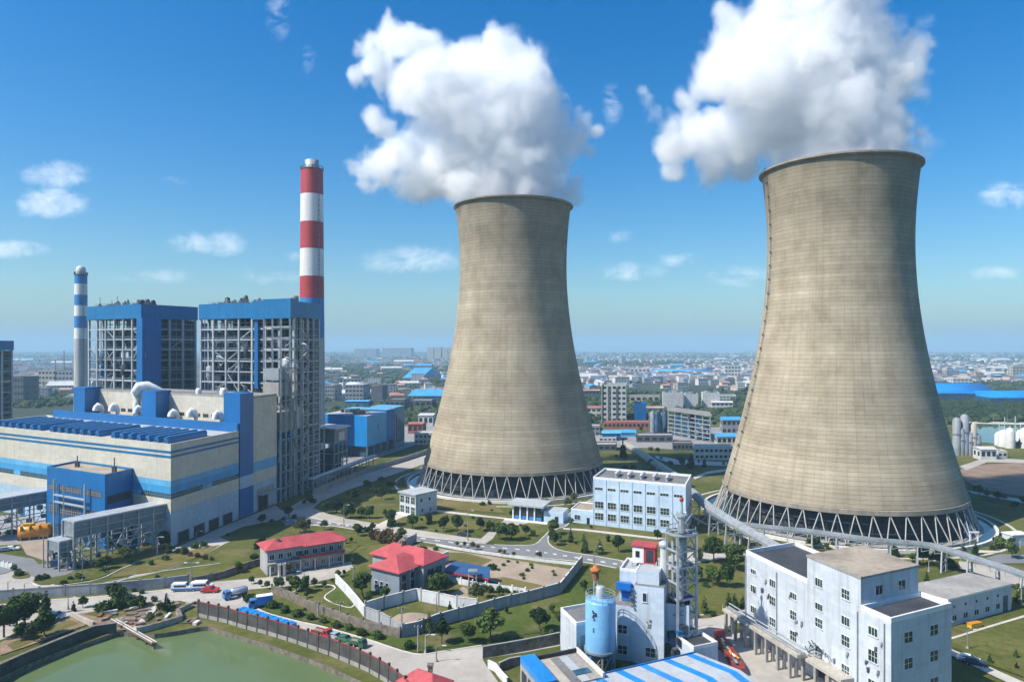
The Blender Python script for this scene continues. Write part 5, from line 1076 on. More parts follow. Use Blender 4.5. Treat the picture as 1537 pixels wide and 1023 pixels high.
sq = thing('cross_roofed_house', 'blue grey house with crossing red hipped roofs beside the walled lot', 'house', (*gz('z6', 1240, 525).xy, 0))
y0, y1 = gz('z6', 1062, 480).xy, gz('z6', 1242, 528).xy; yd = (y1-y0).normalized(); yn = V2(-yd.y, yd.x); y0 = y1-yd*10.5; y2, y3 = y1+yn*17, y0+yn*17; yin = (y0+y2)/2
b = MB(); b.prism([y0, y1, y1+yn*7.5, y0+yn*7.5], 0, 6.4, 0); b.build('front_wall', 'house_blue', sq)
b = MB(); wing = [y0-yd*7+yn*7.51, y1+yd*2.0+yn*7.51, y1+yd*2.0+yn*17, y0-yd*7+yn*17]; b.prism(wing, 0, 7.0, 0); b.build('rear_wall', 'house_wall', sq)
b = MB(); hip(b, wing, 7.3, 2.7, .8, .45); b.build('rear_roof', 'roof_red', sq)
b = MB(); hip(b, [y0-yn*.01, y1, y1+yn*12, y0+yn*12], 6.7, 2.7, .8, .75); b.build('front_roof', 'roof_red', sq)
for s in (2, 4, 6): window(sq, y0, y1, yin, s, 1.0, 1.1, 2.0, 'glass_dark', 'frame_white', 1, 2)
for s in (1.8, 5.0): window(sq, y1, y1+yn*7.5, yin, s, 1.4, 1.4, 1.8, 'glass_dark', 'rail_red', 2, 2); window(sq, y1, y1+yn*7.5, yin, s, 4.2, 1.2, 1.2, 'glass_dark', 'rail_red', 2, 1)
for s in (3, 6.5): window(sq, wing[1], wing[2], yin, s, 3.6, 2.6, 1.7, 'glass_dark', 'frame_grey', 3, 1)
m = MB(); p = y0+yd*1+yn*12; m.box((p.x, p.y, 10.2), (1.3, 1.1, 2.2), .4); m.lathe([(1.2, 11.3), (.3, 12)], (p.x, p.y, 0), 8); m.build('chimney', 'stone_wall', sq)
gh = thing('red_roofed_guardhouse', 'small red roofed guardhouse with a lamp post, bottom centre', 'guardhouse', (*gz('a2', 610, 950).xy, 0))
g_ = gz('a2', 540, 895, 3.2).xy; gd = (gz('a2', 660, 935, 3.2).xy-g_).normalized(); gn = V2(gd.y, -gd.x); zgh = 3.0
fpG = [g_, g_+gd*8.2, g_+gd*8.2+gn*5.4, g_+gn*5.4]
b = MB(); b.prism(inset(fpG, .5), 0, zgh, 0); b.build('wall', 'house_wall', gh); b = MB(); hip(b, fpG, zgh+.25, 1.8, .5, .6); b.build('roof', 'roof_red', gh)
m = MB(); p = g_+gd*4+gn*1; m.box((p.x, p.y, 4.8), (.9, .9, 1.4)); m.box((p.x, p.y, 5.6), (1.2, 1.2, .3)); m.build('chimney', 'stone_wall', gh)
window(gh, *[inset(fpG, .5)[i] for i in (2, 3)], g_+gd*4+gn*2.5, 3, .9, 2.2, 1.4, 'glass_dark', 'frame_white', 3, 1)
# ------------------------------------------------------------------ conveyor galleries
def gallery(label, line, w, h, z0s, legs, roof='steel_light', side='steel_mid', open_side=False):
    t = thing('conveyor_gallery', label, 'conveyor gallery', (*line[0][:2], 0)); P = [V2(p[0], p[1]) for p in line]
    b = MB(); ribbon(b, P, w, z0s, [z+h*.35 for z in z0s]); b.build('truss_side', side, t)
    b = MB(); ribbon(b, P, w*1.08, [z+h*.35+.001 for z in z0s], [z+h*.62 for z in z0s]); ribbon(b, P, w*.8, [z+h*.62+.001 for z in z0s], [z+h*.86 for z in z0s]); ribbon(b, P, w*.42, [z+h*.86+.001 for z in z0s], [z+h for z in z0s]); b.build('roof', roof, t)
    tot = [0]
    for a, c in zip(P[:-1], P[1:]): tot.append(tot[-1]+(c-a).length)
    for k in range(legs):
        s = tot[-1]*(k+.4)/legs; i = max(j for j in range(len(P)-1) if tot[j] <= s); f_ = (s-tot[i])/max(1e-6, tot[i+1]-tot[i]); q = lerp(P[i], P[i+1], f_); z = z0s[i]*(1-f_)+z0s[i+1]*f_; d = (P[i+1]-P[i]).normalized(); nn2 = V2(-d.y, d.x)
        m = MB()
        for s_ in (-1, 1): m.bar((*(q+nn2*s_*w*.62), 0), (*(q+nn2*s_*w*.42), z), .42)
        m.bar((*(q-nn2*w*.6), z*.5), (*(q+nn2*w*.6), z*.5), .25); m.bar((*(q-nn2*w*.6), .3), (*(q+nn2*w*.5), z*.5), .18); m.build('trestle', 'steel_light', t)
    n = int(tot[-1]/4)
    for k in range(min(n, 60)):
        s = tot[-1]*k/n; i = max(j for j in range(len(P)-1) if tot[j] <= s); f_ = (s-tot[i])/(tot[i+1]-tot[i]); q = lerp(P[i], P[i+1], f_); z = z0s[i]*(1-f_)+z0s[i+1]*f_; d = (P[i+1]-P[i]).normalized(); nn2 = V2(-d.y, d.x); sgn = -1 if True else 1
        m = MB(); o_ = q+nn2*sgn*(w*.5+.08); o2 = q-nn2*sgn*(w*.5+.08)
        m.bar((*o_, z-1.2), (*o_, z+h*.3), .14); m.bar((*o_, z-1.2), (*(o_+d*4), z+h*.1), .12); m.build('truss_post', 'steel', t)
    return t
zA = 7.0
gA = [at(1038, 737, 9), at(1066, 762, 9), at(1100, 783, 8.5), at(1168, 822, 6.5), at(1196, 842, 5)]
gallery('silver conveyor gallery sloping down from the admin block to the white block', gA, 3.0, 2.3, [8, 8, 7.5, 5.5, 4], 6, 'steel')
gB = smooth_line([at(1098, 783, 7.5), at(1160, 790, 7.5), at(1221, 796, 7.5), at(1310, 809, 7.3), at(1386, 817, 7), at(1420, 826, 6.6), at(1470, 842, 6), at(1537, 866, 5), at(1640, 905, 5)], 4)
gallery('long silver conveyor gallery curving past the front of the nearer cooling tower base', gB, 2.1, 1.6, [6.3-2.0*max(0, (i-20))/12 for i in range(len(gB))], 14, 'duct_grey', 'steel_mid')
gC = [at(936, 664, 3), at(952, 672, 3), at(985, 694, 3), at(1010, 710, 3), at(1030, 722, 3)]
gallery('pale twin roofed conveyor gallery running to the back of the admin block', gC, 5, 2.2, [1.6]*5, 5, 'concrete', 'steel_mid')
# pipe gallery structures before the turbine hall
def frame_gallery(label, A_, B_, w, z0, h, n, tower=None):
    t = thing('pipe_gallery', label, 'pipe gallery', (*A_, 0)); d = (B_-A_).normalized(); nn2 = V2(d.y, -d.x); l = (B_-A_).length
    b = MB(); b.prism([A_, B_, B_+nn2*w, A_+nn2*w], z0+h, z0+h+.5); b.build('roof', 'steel_light', t)
    b = MB(); b.prism([A_+d*.2+nn2*.4, B_-d*.2+nn2*.4, B_-d*.2+nn2*(w-.4), A_+d*.2+nn2*(w-.4)], z0, z0+h-.02); b.build('duct', 'steel_mid', t)
    for k in range(n+1):
        for s in (0.0, w-.35):
            p = A_+d*(l*k/n)+nn2*(s+.17); m = MB(); m.box((p.x, p.y, (z0+h)/2), (.42, .42, z0+h), math.atan2(d.y, d.x)); m.build('column', 'steel', t)
    for z in (z0*.33, z0*.66, z0, z0+h*.5):
        for s in (0, w): m = MB(); p, q = A_+nn2*s, B_+nn2*s; m.bar((*p, z), (*q, z), .28); m.build('beam', 'steel', t)
    for k in range(n):
        for s in (.05, w-.05):
            p, q = A_+d*(l*k/n)+nn2*s, A_+d*(l*(k+1)/n)+nn2*s; m = MB(); m.bar((*p, .3 if k % 2 else z0*.9), (*q, z0*.9 if k % 2 else .3), .2); m.build('brace', 'steel_light', t)
    rd2 = random.Random(int(l*10))
    for k in range(16):
        p = A_+d*rd2.uniform(.05, .95)*l+nn2*rd2.uniform(.1, .9)*w; m = MB(); z = rd2.uniform(1, z0); m.box((p.x, p.y, z), (rd2.uniform(.8, 2.4), rd2.uniform(.6, 1.6), rd2.uniform(.6, 2.2)), rd2.uniform(0, 1)); m.build('equipment', rd2.choice(['steel_mid', 'steel_dark', 'duct_grey', 'machine_blue', 'steel']), t)
    return t
gA0 = gz('z5', 375, 440).xy
frame_gallery('grey steel pipe gallery with flat pale roof before the turbine hall corner', V2(-138.5, 217.5), V2(-122.5, 243), 7, 9.5, 4.5, 6)
frame_gallery('low grey steel stair frame at the near end of the pipe gallery', V2(-141.8, 215.5), V2(-139.4, 219.5), 7, 5.5, 3, 2)
frame_gallery('grey roofed pipe gallery at the left edge beyond the orange container', V2(-192, 246), V2(-178, 272), 9, 9.5, 4, 5)
# ------------------------------------------------------------------ walls and fences
def wall_run(name, label, k, seq, h, th, mat, cap=None, posts=0, post_mat='concrete_grey', group=None, cat='wall', ph=.5, pw=.4, base=None):
    P = pts(k, seq); t = thing(name, label, cat, (*P[0][:2], 0), group); h1 = h-(base or 0)
    b = MB(); ribbon(b, P, th, (base or 0), h); b.build('panel', mat, t)
    if base: b = MB(); ribbon(b, P, th*1.4, 0, base-.001); b.build('plinth', 'concrete_grey', t)
    if cap: b = MB(); ribbon(b, P, th+.16, h, h+.14); b.build('coping', cap, t)
    if posts:
        L = [0]
        for a, c in zip(P[:-1], P[1:]): L.append(L[-1]+(c-a).length)
        n = max(2, int(L[-1]/posts))
        for j in range(n+1):
            s = min(L[-1]-1e-4, L[-1]*j/n); i = max(q for q in range(len(P)-1) if L[q] <= s); q = lerp(P[i], P[i+1], (s-L[i])/(L[i+1]-L[i])); d = P[i+1]-P[i]
            m = MB(); m.box((q.x, q.y, (h+ph)/2), (pw, pw, h+ph), math.atan2(d.y, d.x)); m.build('post', post_mat, t)
    return t
fp_ = [(298,924.5),(340,934),(362,941),(400,951),(439,963),(470,974),(498,983.6),(528,996),(552,1007),(580,1023),(605,1043),(630,1070)]
wall_run('pond_fence', 'dark weathered panel fence with red coping curving along the green pond', 'p', fp_, 3.6, .25, 'fence_dark', 'rail_red', 3.4, 'fence_dark', None, 'fence', .7, .45, .9)
wall_run('grey_wall', 'long grey plastered wall between the plant lawn and the lower concrete road', 'p', [(-60,905),(0,901),(83,895),(145,891),(200,886),(246,881.5),(283,877)], 2.7, .3, 'wall_grey', 'concrete_grey', 6, 'concrete_grey')
wall_run('stone_wall', 'low rough stone wall climbing from the vans to the long red house', 'p', [(286,877),(330,868),(345,863),(372,852),(400,845)], 2.0, .5, 'stone_wall', None, 0)
wall_run('hedge_wall', 'brown ivy grown wall along the row of clipped bushes', 'p', [(408,890),(430,897),(465,914),(490,924),(520,935),(556,947),(580,952),(600,957)], 2.2, .45, 'stone_wall', None, 5, 'stone_wall')
wall_run('white_wall', 'short bright white wall running down left of the square red house', 'a2', [(88,420),(150,485),(200,545),(246,605)], 2.6, .3, 'wall_white', 'white_trim')
wall_run('lot_wall', 'white panel wall round the back of the small sandy lot', 'a2', [(250,590),(345,560),(440,535),(530,512),(640,535),(760,560),(866,572)], 3.0, .22, 'wall_white', 'concrete_white', 5, 'concrete_grey')
wall_run('lot_wall', 'grey panel wall closing the small sandy lot towards the pond road', 'a2', [(252,612),(340,645),(452,715)], 2.8, .22, 'wall_grey', 'concrete_grey', 4, 'steel_mid')
wall_run('boundary_wall', 'long grey panel wall with posts crossing the lawn to the orange capped mast', 'a2', [(455,718),(540,700),(640,660),(760,625),(870,598),(1000,560),(1130,530),(1240,500),(1320,478),(1370,415),(1400,375),(1440,325)], 3.0, .22, 'wall_grey', 'concrete_white', 5, 'concrete_grey')
wall_run('lot_wall', 'short grey wall between the long red house and the asphalt road', 'a2', [(345,288),(420,250),(480,218),(528,195)], 2.8, .22, 'wall_grey', 'concrete_grey', 5, 'concrete_grey')
wall_run('lot_wall', 'low white wall along the asphalt road above the sandy lot', 'a2', [(640,215),(760,240),(900,262),(1050,282),(1200,300),(1350,316),(1440,326)], .9, .2, 'wall_white')
wall_run('lot_wall', 'pale blue wall stub beside the blue roofed open shed', 'a2', [(632,332),(665,318),(706,300)], 3.2, .25, 'wall_white', 'white_trim')
wall_run('lot_wall', 'white railing wall between the open shed and the small orchard', 'a2', [(655,398),(730,415),(800,432),(880,446),(1000,460),(1130,482)], 1.6, .18, 'wall_white', None, 4, 'white_trim')
wall_run('yard_wall', 'brown grey wall along the concrete road left of the low store block', 'a2', [(895,832),(1010,812),(1130,790),(1240,768),(1318,752)], 2.5, .3, 'stone_wall', 'concrete_grey')
wall_run('yard_wall', 'pale low wall beside the guardhouse at the bottom edge', 'a2', [(925,885),(965,905),(990,940),(1030,985)], 1.6, .3, 'wall_white', 'concrete_white'); wall_run('yard_wall', 'dark stone wall behind the blue framed depot', 'a2', [(985,905),(1040,880),(1105,868)], 1.8, .3, 'stone_wall', 'concrete_grey')
wall_run('plant_wall', 'grey concrete wall between the service road and the bright blue box building', 'p', [(470,742),(520,722),(560,706),(600,694),(640,681)], 2.6, .3, 'concrete_grey', 'concrete', 7)
wall_run('yard_fence', 'low white stub fence at the left picture edge', 'z5', [(0,437),(30,444),(62,452)], 1.6, .2, 'wall_white', None, 2, 'concrete_white', None, 'fence')
wall_run('retaining_wall', 'dark brown retaining wall along the left bank of the pond', 'z5', [(-140,1075),(0,985),(120,930),(240,880),(360,830),(480,785),(590,770)], 2.2, .7, 'fence_dark', 'stone_wall', 0)
wall_run('retaining_wall', 'low concrete step wall rising from the pond bank into the garden', 'z5', [(365,690),(400,710),(440,728),(475,742)], 1.2, .6, 'concrete', None)
wall_run('inlet_wall', 'mossy concrete inlet wall at the head of the pond', 'z5', [(690,778),(770,758),(850,735),(915,716),(900,680),(960,650)], 1.3, .8, 'concrete', 'stone_wall')
# lot shed, mound, rubble, pier
os_ = thing('open_shed', 'open shed with deep blue roof and red eaves in the sandy lot', 'shed', (*gz('a2', 740, 370).xy, 0))
a = [gz('a2', x, y, 3).xy for x, y in ((672, 350), (930, 392), (938, 355), (740, 320))]
b = MB(); b.add([(*a[0], 3.0), (*a[1], 3.0), (*a[2], 4.2), (*a[3], 4.2), (*a[0], 2.8), (*a[1], 2.8), (*a[2], 4.0), (*a[3], 4.0)], [(0, 1, 2, 3), (7, 6, 5, 4), (0, 4, 5, 1), (1, 5, 6, 2), (2, 6, 7, 3), (3, 7, 4, 0)])
M('roof_navy', (.02, .075, .19), .5, .15, .4); b.build('roof', 'roof_navy', os_)
b = MB(); b.bar((*a[0], 2.7), (*a[1], 2.7), .5, .4); b.build('eaves', 'red_paint', os_)
for f_ in (.03, .35, .67, .97):
    for p, q in ((a[0], a[1]), (a[3], a[2])): r_ = lerp(p, q, f_); m = MB(); m.box((r_.x, r_.y, 1.4), (.25, .25, 2.8)); m.build('post', 'steel_mid', os_)
b = MB(); q = [lerp(a[3], a[2], .03), lerp(a[3], a[2], .97)]; b.prism([q[0], q[1], q[1]+V2(0, .25), q[0]+V2(0, .25)], 0, 3.8); b.build('back_wall', 'house_wall', os_)
def heap(name, label, cat, c, r, h, mat, seed, n=20, rocks=0):
    t = thing(name, label, cat, (*c[:2], 0)); local(t); b = MB(); rd = random.Random(seed)
    rings = [(r*(1-i/6), h*math.sin(i/6*math.pi/2)) for i in range(7)]; vs = []
    for rr_, z in rings:
        for k in range(n): a_ = 2*math.pi*k/n; q = rr_*(1+rd.uniform(-.12, .12)); vs.append((q*math.cos(a_)*1.25, q*math.sin(a_), max(0, z+rd.uniform(-.12, .12)*h) if rr_ < r else 0))
    fs = [(i*n+k, i*n+(k+1) % n, (i+1)*n+(k+1) % n, (i+1)*n+k) for i in range(6) for k in range(n)]
    b.add(vs, fs, 0, True); b.build('heap', mat, t); return t
heap('sand_mound', 'low sand mound in the small walled lot', 'mound', gz('p', 617, 930), 4.6, 1.1, 'sand', 3)
def slab_debris(label, box, n, seed):
    rd = random.Random(seed)
    for k in range(n):
        x, y = rd.uniform(box[0], box[2]), rd.uniform(box[1], box[3]); p = at(x, y); m = MB(); w = rd.uniform(.8, 3.4); m.box((p.x, p.y, rd.uniform(.15, .5)), (w, rd.uniform(.5, 1.3), rd.uniform(.3, .8)), rd.uniform(0, 3))
        o = m.build(rd.choice(['broken_slab', 'rubble_block', 'fallen_beam']), rd.choice(['concrete', 'rubble', 'stone_wall', 'concrete_white', 'wood_old', 'rust']), None, (p.x, p.y, 0)); tag(o, label, 'rubble', 'broken slabs on the pond bank')
slab_debris('broken slab in the rubble at the left head of the pond', (150, 912, 222, 940), 26, 5); slab_debris('broken slab on the bank between pier and fence', (236, 905, 296, 938), 20, 6)
def beam_thing(name, label, cat, p0, p1, w, h, mat, z=.5):
    t = thing(name, label, cat, (*p0[:2], 0)); m = MB(); m.bar((p0[0], p0[1], z), (p1[0], p1[1], z-.25), w, h); m.build('deck', mat, t)
    d = Vector(p1)-Vector(p0); n = max(2, int(d.length/4))
    for k in range(n+1): q = lerp(p0, p1, k/n); m = MB(); m.box((q.x, q.y, (z-3)/2), (.35, .35, z+2.8)); m.build('pile', 'wood_old', t)
    for s in (-w/2, w/2):
        m = MB(); m.bar((p0[0]+s, p0[1], z+h/2+.07), (p1[0]+s, p1[1], z+h/2-.18), .16, .14); m.build('edge_rail', 'concrete_white', t)
    return t
beam_thing('pier', 'narrow old pier running out into the green pond', 'pier', gz('z5', 575, 718), gz('z5', 782, 858, -1.2), 1.1, .4, 'wood_old', .5)
for k, (x0, y0, x1, y1) in enumerate(((720,800,850,770),(740,820,830,800),(660,858,720,840),(890,750,1000,735))):
    p0, p1 = gz('z5', x0, y0, -1.7), gz('z5', x1, y1, -1.7); m = MB(); m.bar((p0.x, p0.y, -1.9), (p1.x, p1.y, -1.75), .7, .45); o = m.build('floating_log', ['concrete', 'wood_old', 'wood_old', 'concrete_white'][k], None, (p0.x, p0.y, 0)); tag(o, ['mossy beam lying in the water beside the pier', 'dark log floating just below the mossy beam', 'small log floating left of the pier', 'pale plank at the water edge near the fence'][k], 'log')
# ------------------------------------------------------------------ trees
def crown_mesh(name, blobs, ncard, size, mat, seed, droop=0):
    rs = np.random.RandomState(seed); tot = sum(b[3]**2 for b in blobs); V, Fs = [], []
    for (x, y, z, r, sz) in blobs:
        n = max(12, int(ncard*r*r/tot)); d = rs.normal(size=(n, 3)); d /= np.linalg.norm(d, axis=1)[:, None]; rad = r*(1-.55*rs.rand(n)**2.2)*(1+.18*rs.randn(n)*.6)
        P = d*rad[:, None]*np.array([1, 1, sz])+np.array([x, y, z]); nv = d*.8+rs.normal(size=(n, 3))*.75; nv /= np.linalg.norm(nv, axis=1)[:, None]
        t = np.cross(nv, rs.normal(size=(n, 3))); t /= np.linalg.norm(t, axis=1)[:, None]; b2 = np.cross(nv, t); s = size*(.6+.8*rs.rand(n))[:, None]
        for k in range(n):
            o = len(V); V += [tuple(P[k]-t[k]*s[k]-b2[k]*s[k]*.7), tuple(P[k]+t[k]*s[k]-b2[k]*s[k]*.7), tuple(P[k]+t[k]*s[k]*.6+b2[k]*s[k]*.8), tuple(P[k]-t[k]*s[k]*.6+b2[k]*s[k]*.8)]; Fs.append((o, o+1, o+2, o+3))
    me = bpy.data.meshes.new(name); me.from_pydata(V, [], Fs); me.materials.append(MATS[mat]); return me
def trunk_mesh(h, r, seed, limbs=5, top=.8):
    rd = random.Random(seed); m = MB(); lean = rd.uniform(-.25, .25)
    m.tube([(0, 0, 0), (lean*.3, 0, h*.4), (lean, .1, h*top)], [r, r*.75, r*.25], 7)
    for k in range(limbs):
        a = 2*math.pi*k/limbs+rd.random(); z = h*rd.uniform(.3, .6); l = h*rd.uniform(.2, .32); m.tube([(0, 0, z), (l*math.cos(a)*.6, l*math.sin(a)*.6, z+l*.6), (l*math.cos(a), l*math.sin(a), z+l*1.2)], [r*.4, r*.25, r*.1], 5)
    o = m.build('trunk', 'bark'); me = o.data; bpy.data.objects.remove(o); return me
def blobs_round(seed, h, w, n=9, z0=.32):
    rd = random.Random(seed); B = [(0, 0, h*(z0+.33), w*.36, .95)]
    for k in range(n):
        a = 2*math.pi*k/n+rd.uniform(-.4, .4); q = w*rd.uniform(.18, .33); B.append((q*math.cos(a), q*math.sin(a), h*rd.uniform(z0+.1, .82), w*rd.uniform(.17, .26), rd.uniform(.7, 1)))
    B.append((0, 0, h*.86, w*.2, .8)); return B
def blobs_cone(seed, h, w, n=8):
    rd = random.Random(seed); B = []
    for k in range(n):
        f_ = k/(n-1); r = w*.5*(1-f_*.82)
        for j in range(3 if f_ < .7 else 1): a = rd.uniform(0, 6.3); B.append((r*.45*math.cos(a), r*.45*math.sin(a), h*(.14+.82*f_), r*.62+.12, .75))
    return B
KIND = {}
def mk(kind, h, blobs, n, size, mat, r, top=.75, seeds=3):
    KIND[kind] = [(crown_mesh('crown', blobs(s), n, size, mat, s*7+1), trunk_mesh(h, r, s, 5, top)) for s in range(1, seeds+1)]
mk('round', 6, lambda s: blobs_round(s, 6, 4.6), 1500, .24, 'leaf_dark', .16); mk('mid', 6, lambda s: blobs_round(s+20, 6, 4.4, 10), 1300, .25, 'leaf_mid', .15)
mk('slim', 6, lambda s: blobs_cone(s+5, 6, 2.8), 1000, .22, 'leaf_dark', .12); mk('loose', 6, lambda s: blobs_round(s+40, 6, 4.8, 7, .42), 700, .22, 'leaf_olive', .12)
mk('big', 10, lambda s: blobs_round(s+60, 10, 7.5, 14), 2800, .32, 'leaf_dark', .28); mk('brown', 2.2, lambda s: blobs_round(s+80, 2.2, 3.4, 8, .1), 420, .2, 'leaf_brown', .08)
mk('bush', 1.5, lambda s: [(0, 0, .72, .86, .85), (.25, .1, .8, .6, .9), (-.2, .2, .7, .6, .9)], 700, .13, 'leaf_mid', .06, .4); mk('shrub', 1.6, lambda s: blobs_round(s+90, 1.6, 2.4, 7, .1), 420, .17, 'leaf_mid', .06, .5)
TN = {'round': 'round_tree', 'mid': 'leafy_tree', 'slim': 'conical_tree', 'loose': 'young_tree', 'big': 'large_tree', 'brown': 'brown_shrub', 'bush': 'clipped_bush', 'shrub': 'shrub'}
TH = {'round': 6, 'mid': 6, 'slim': 6, 'loose': 6, 'big': 10, 'brown': 2.2, 'bush': 1.5, 'shrub': 1.6}
TC = [0]
def tree(kind, p, hpx, label, group, wide=1.0):
    TC[0] += 1; rd = random.Random(TC[0]*13); crown, trunk = KIND[kind][TC[0] % 3]; h = 1.12*hpx*p[1]/FL; s = h/TH[kind]
    t = thing(TN[kind], label, 'bush' if kind in ('bush', 'shrub', 'brown') else 'tree', (p[0], p[1], 0), group); t.rotation_euler = (0, 0, rd.uniform(0, 6.28)); t.scale = (s*wide*rd.uniform(.85, 1.3), s*wide*rd.uniform(.85, 1.3), s*rd.uniform(.92, 1.12))
    for n_, me in (('crown', crown), ('trunk', trunk)):
        o = bpy.data.objects.new(n_, me); COL.objects.link(o); o.parent = t
def trees(kind, k, seq, label, group, wide=1.0):
    for q in seq:
        x, y = zz(k, q[0], q[1]); tree(kind, at(x, y), q[2]/ZM[k][2], label, group, wide)
g1 = 'trees on the lawn before the farther tower'
trees('round', 'a1', [(250,655,75),(452,672,85),(537,680,105),(686,668,80)], 'dark round tree between the white lodge and the glazed pavilion', g1); trees('slim', 'a1', [(118,640,95),(362,625,65)], 'slim dark tree on the lawn beside the white lodge', g1)
trees('round', 'a1', [(805,725,110),(888,725,100),(978,700,68)], 'dark round tree on the kerbed lawn in front of the glazed pavilion', g1); trees('mid', 'a1', [(745,672,60),(770,668,50),(840,690,70),(1025,700,40)], 'small leafy tree on the kerbed lawn in front of the glazed pavilion', g1)
trees('mid', 'a1', [(1155,690,90),(1155,760,90),(1190,735,55)], 'leafy tree at the road fork left of the admin block', g1); trees('slim', 'a1', [(1268,740,75),(1350,740,45),(1355,805,80),(1455,810,75),(1505,735,40)], 'slim young tree on the lawn in front of the admin block', g1)
trees('mid', 'a3', [(420,352,26),(250,270,22),(340,298,20)], 'small bush tree below the admin block windows', g1); trees('round', 'a3', [(470,405,68),(655,352,45)], 'dark round tree on the lawn right of centre before the admin block', g1); trees('slim', 'a3', [(382,415,65),(310,410,60)], 'thin young tree close to the road before the admin block', g1)
trees('shrub', 'a1', [(700,505,22),(745,500,20),(1105,495,26),(640,590,14),(310,600,14),(470,580,12),(760,540,12),(405,670,12),(945,635,12),(590,640,12),(885,560,20),(1000,720,12),(1300,750,14)], 'low shrub on the grass around the farther tower base', 'shrubs round the tower bases'); trees('loose', 'a1', [(1250,525,60),(1285,490,55),(1280,545,40)], 'young tree between the farther tower and the admin block', g1)
g2 = 'trees on the shaded lawn by the boiler house'
trees('round', 'z4', [(1095,710,55),(1185,675,45),(1240,710,55),(1185,765,70),(1035,775,65),(1140,745,50),(980,750,30),(845,850,65),(910,850,75)], 'dark tree on the shaded lawn beside the boiler house road', g2); trees('mid', 'z4', [(995,880,85),(965,880,70),(1060,880,60),(1110,880,65),(1205,865,35)], 'leafy tree on the sunny lawn edge along the asphalt road', g2)
trees('round', 'z4', [(1242,920,85),(1372,940,70),(1470,905,60)], 'dark round tree beside the path below the white lodge', g2); trees('round', 'z4', [(620,870,55),(460,910,48),(745,790,50),(770,800,40),(715,805,35),(515,915,28)], 'dark tree at the foot of the hall near the road junction', g2); trees('shrub', 'z4', [(655,880,20),(590,890,18),(690,910,25),(740,915,24)], 'low hedge clump below the hall end road junction', g2)
trees('loose', 'z4', [(690,965,70),(835,950,55)], 'loose olive tree behind the long red house', g2); trees('mid', 'z4', [(1045,965,45),(1130,950,40),(1085,960,30),(1300,970,30)], 'small leafy tree at the flower bed right of the long red house', g2)
g3 = 'trees round the red roofed houses'
trees('brown', 'z6', [(1100,190,50),(1150,205,55),(1200,215,50),(1175,170,40),(1230,190,35)], 'reddish brown shrub in the flower bed by the long red house', g3); trees('mid', 'z6', [(1255,190,65),(1000,170,70),(1065,165,50),(925,215,30),(960,210,30)], 'leafy tree in the garden above the square red house', g3)
trees('round', 'z6', [(435,275,85),(395,330,58),(302,385,60),(145,415,30),(100,240,26),(240,180,25),(595,55,60),(440,100,50)], 'dark tree on the big lawn left of the long red house', g3)
trees('loose', 'z6', [(640,365,110),(600,395,60),(680,175,90)], 'loose tree against the front of the long red house', g3); trees('mid', 'z6', [(885,410,40),(540,480,70),(600,455,50),(640,490,80),(430,465,35),(470,480,40),(745,470,50),(805,470,40),(850,440,22),(920,400,30),(520,440,30),(380,450,40),(690,500,80),(700,530,40),(600,510,45)], 'small garden tree between the two red houses and the brown wall', g3)
trees('mid', 'z6', [(1025,515,130),(1055,560,60),(970,335,45),(1160,545,75),(1440,480,90),(1470,500,60),(1405,425,25)], 'leafy tree close to the square red house', g3); trees('big', 'z6', [(1460,470,90),(1480,520,110)], 'dark tree right of the square red house', g3)
trees('round', 'a2', [(650,485,110),(690,470,70)], 'large dark tree behind the square red house', g3); trees('loose', 'a2', [(860,545,110),(900,500,60)], 'loose olive tree in the middle of the walled garden', g3)
trees('shrub', 'a2', [(935,470,30),(985,470,28),(1025,470,20),(1000,495,20),(1075,480,18),(1110,482,18),(600,350,16),(950,345,30)], 'small round shrub in the walled garden', 'shrubs in the walled lots'); trees('shrub', 'a2', [(505,255,24),(560,265,40),(585,268,20),(637,240,16),(655,350,18)], 'dark shrub in the upper corner of the sandy lot', 'shrubs in the walled lots'); trees('shrub', 'a2', [(1010,325,14),(1035,305,12),(1160,325,14),(1140,355,16),(1110,380,16),(1085,310,10),(1165,340,12),(1280,360,12),(1290,380,14),(980,352,10),(1120,398,12)], 'dark tuft on the bare sandy lot', 'shrubs in the walled lots')
trees('loose', 'a2', [(755,222,30),(795,228,30),(840,240,40),(870,236,25),(990,262,28),(1015,265,26),(1065,275,24),(1205,292,40)], 'young tree on the verge between asphalt road and sandy lot', 'trees along the asphalt road')
trees('slim', 'a2', [(715,580,55),(790,580,45),(740,583,25)], 'thin conical tree inside the small walled lot', g3); trees('slim', 'a2', [(672,680,80),(600,690,90)], 'thin conical tree by the corner of the long grey panel wall', g3)
trees('round', 'a2', [(670,752,110),(812,750,100),(938,735,145),(1208,680,115)], 'round dark tree on the lawn below the long grey panel wall', 'trees on the lower lawn'); trees('mid', 'a2', [(1275,585,45),(1310,630,60),(1450,465,60),(1025,590,35)], 'small leafy tree on the lawn near the silo plant', 'trees on the lower lawn'); trees('shrub', 'a2', [(1230,710,30),(1270,708,26),(1090,725,14)], 'low shrub by the yard wall left of the store block', 'trees on the lower lawn')
trees('bush', 'z6', [(365,558,36),(500,592,40),(572,620,44),(648,640,38),(726,660,36),(797,678,34),(875,705,38),(948,720,38),(1022,752,42),(1115,770,44),(1300,828,42)], 'clipped round bush in the row along the fence road', 'clipped bushes along the fence road'); trees('shrub', 'z6', [(1415,845,26),(1370,690,30),(690,605,14)], 'low shrub on the verge by the fence road bend', 'trees on the lower lawn')
g4 = 'trees on the left pond bank'
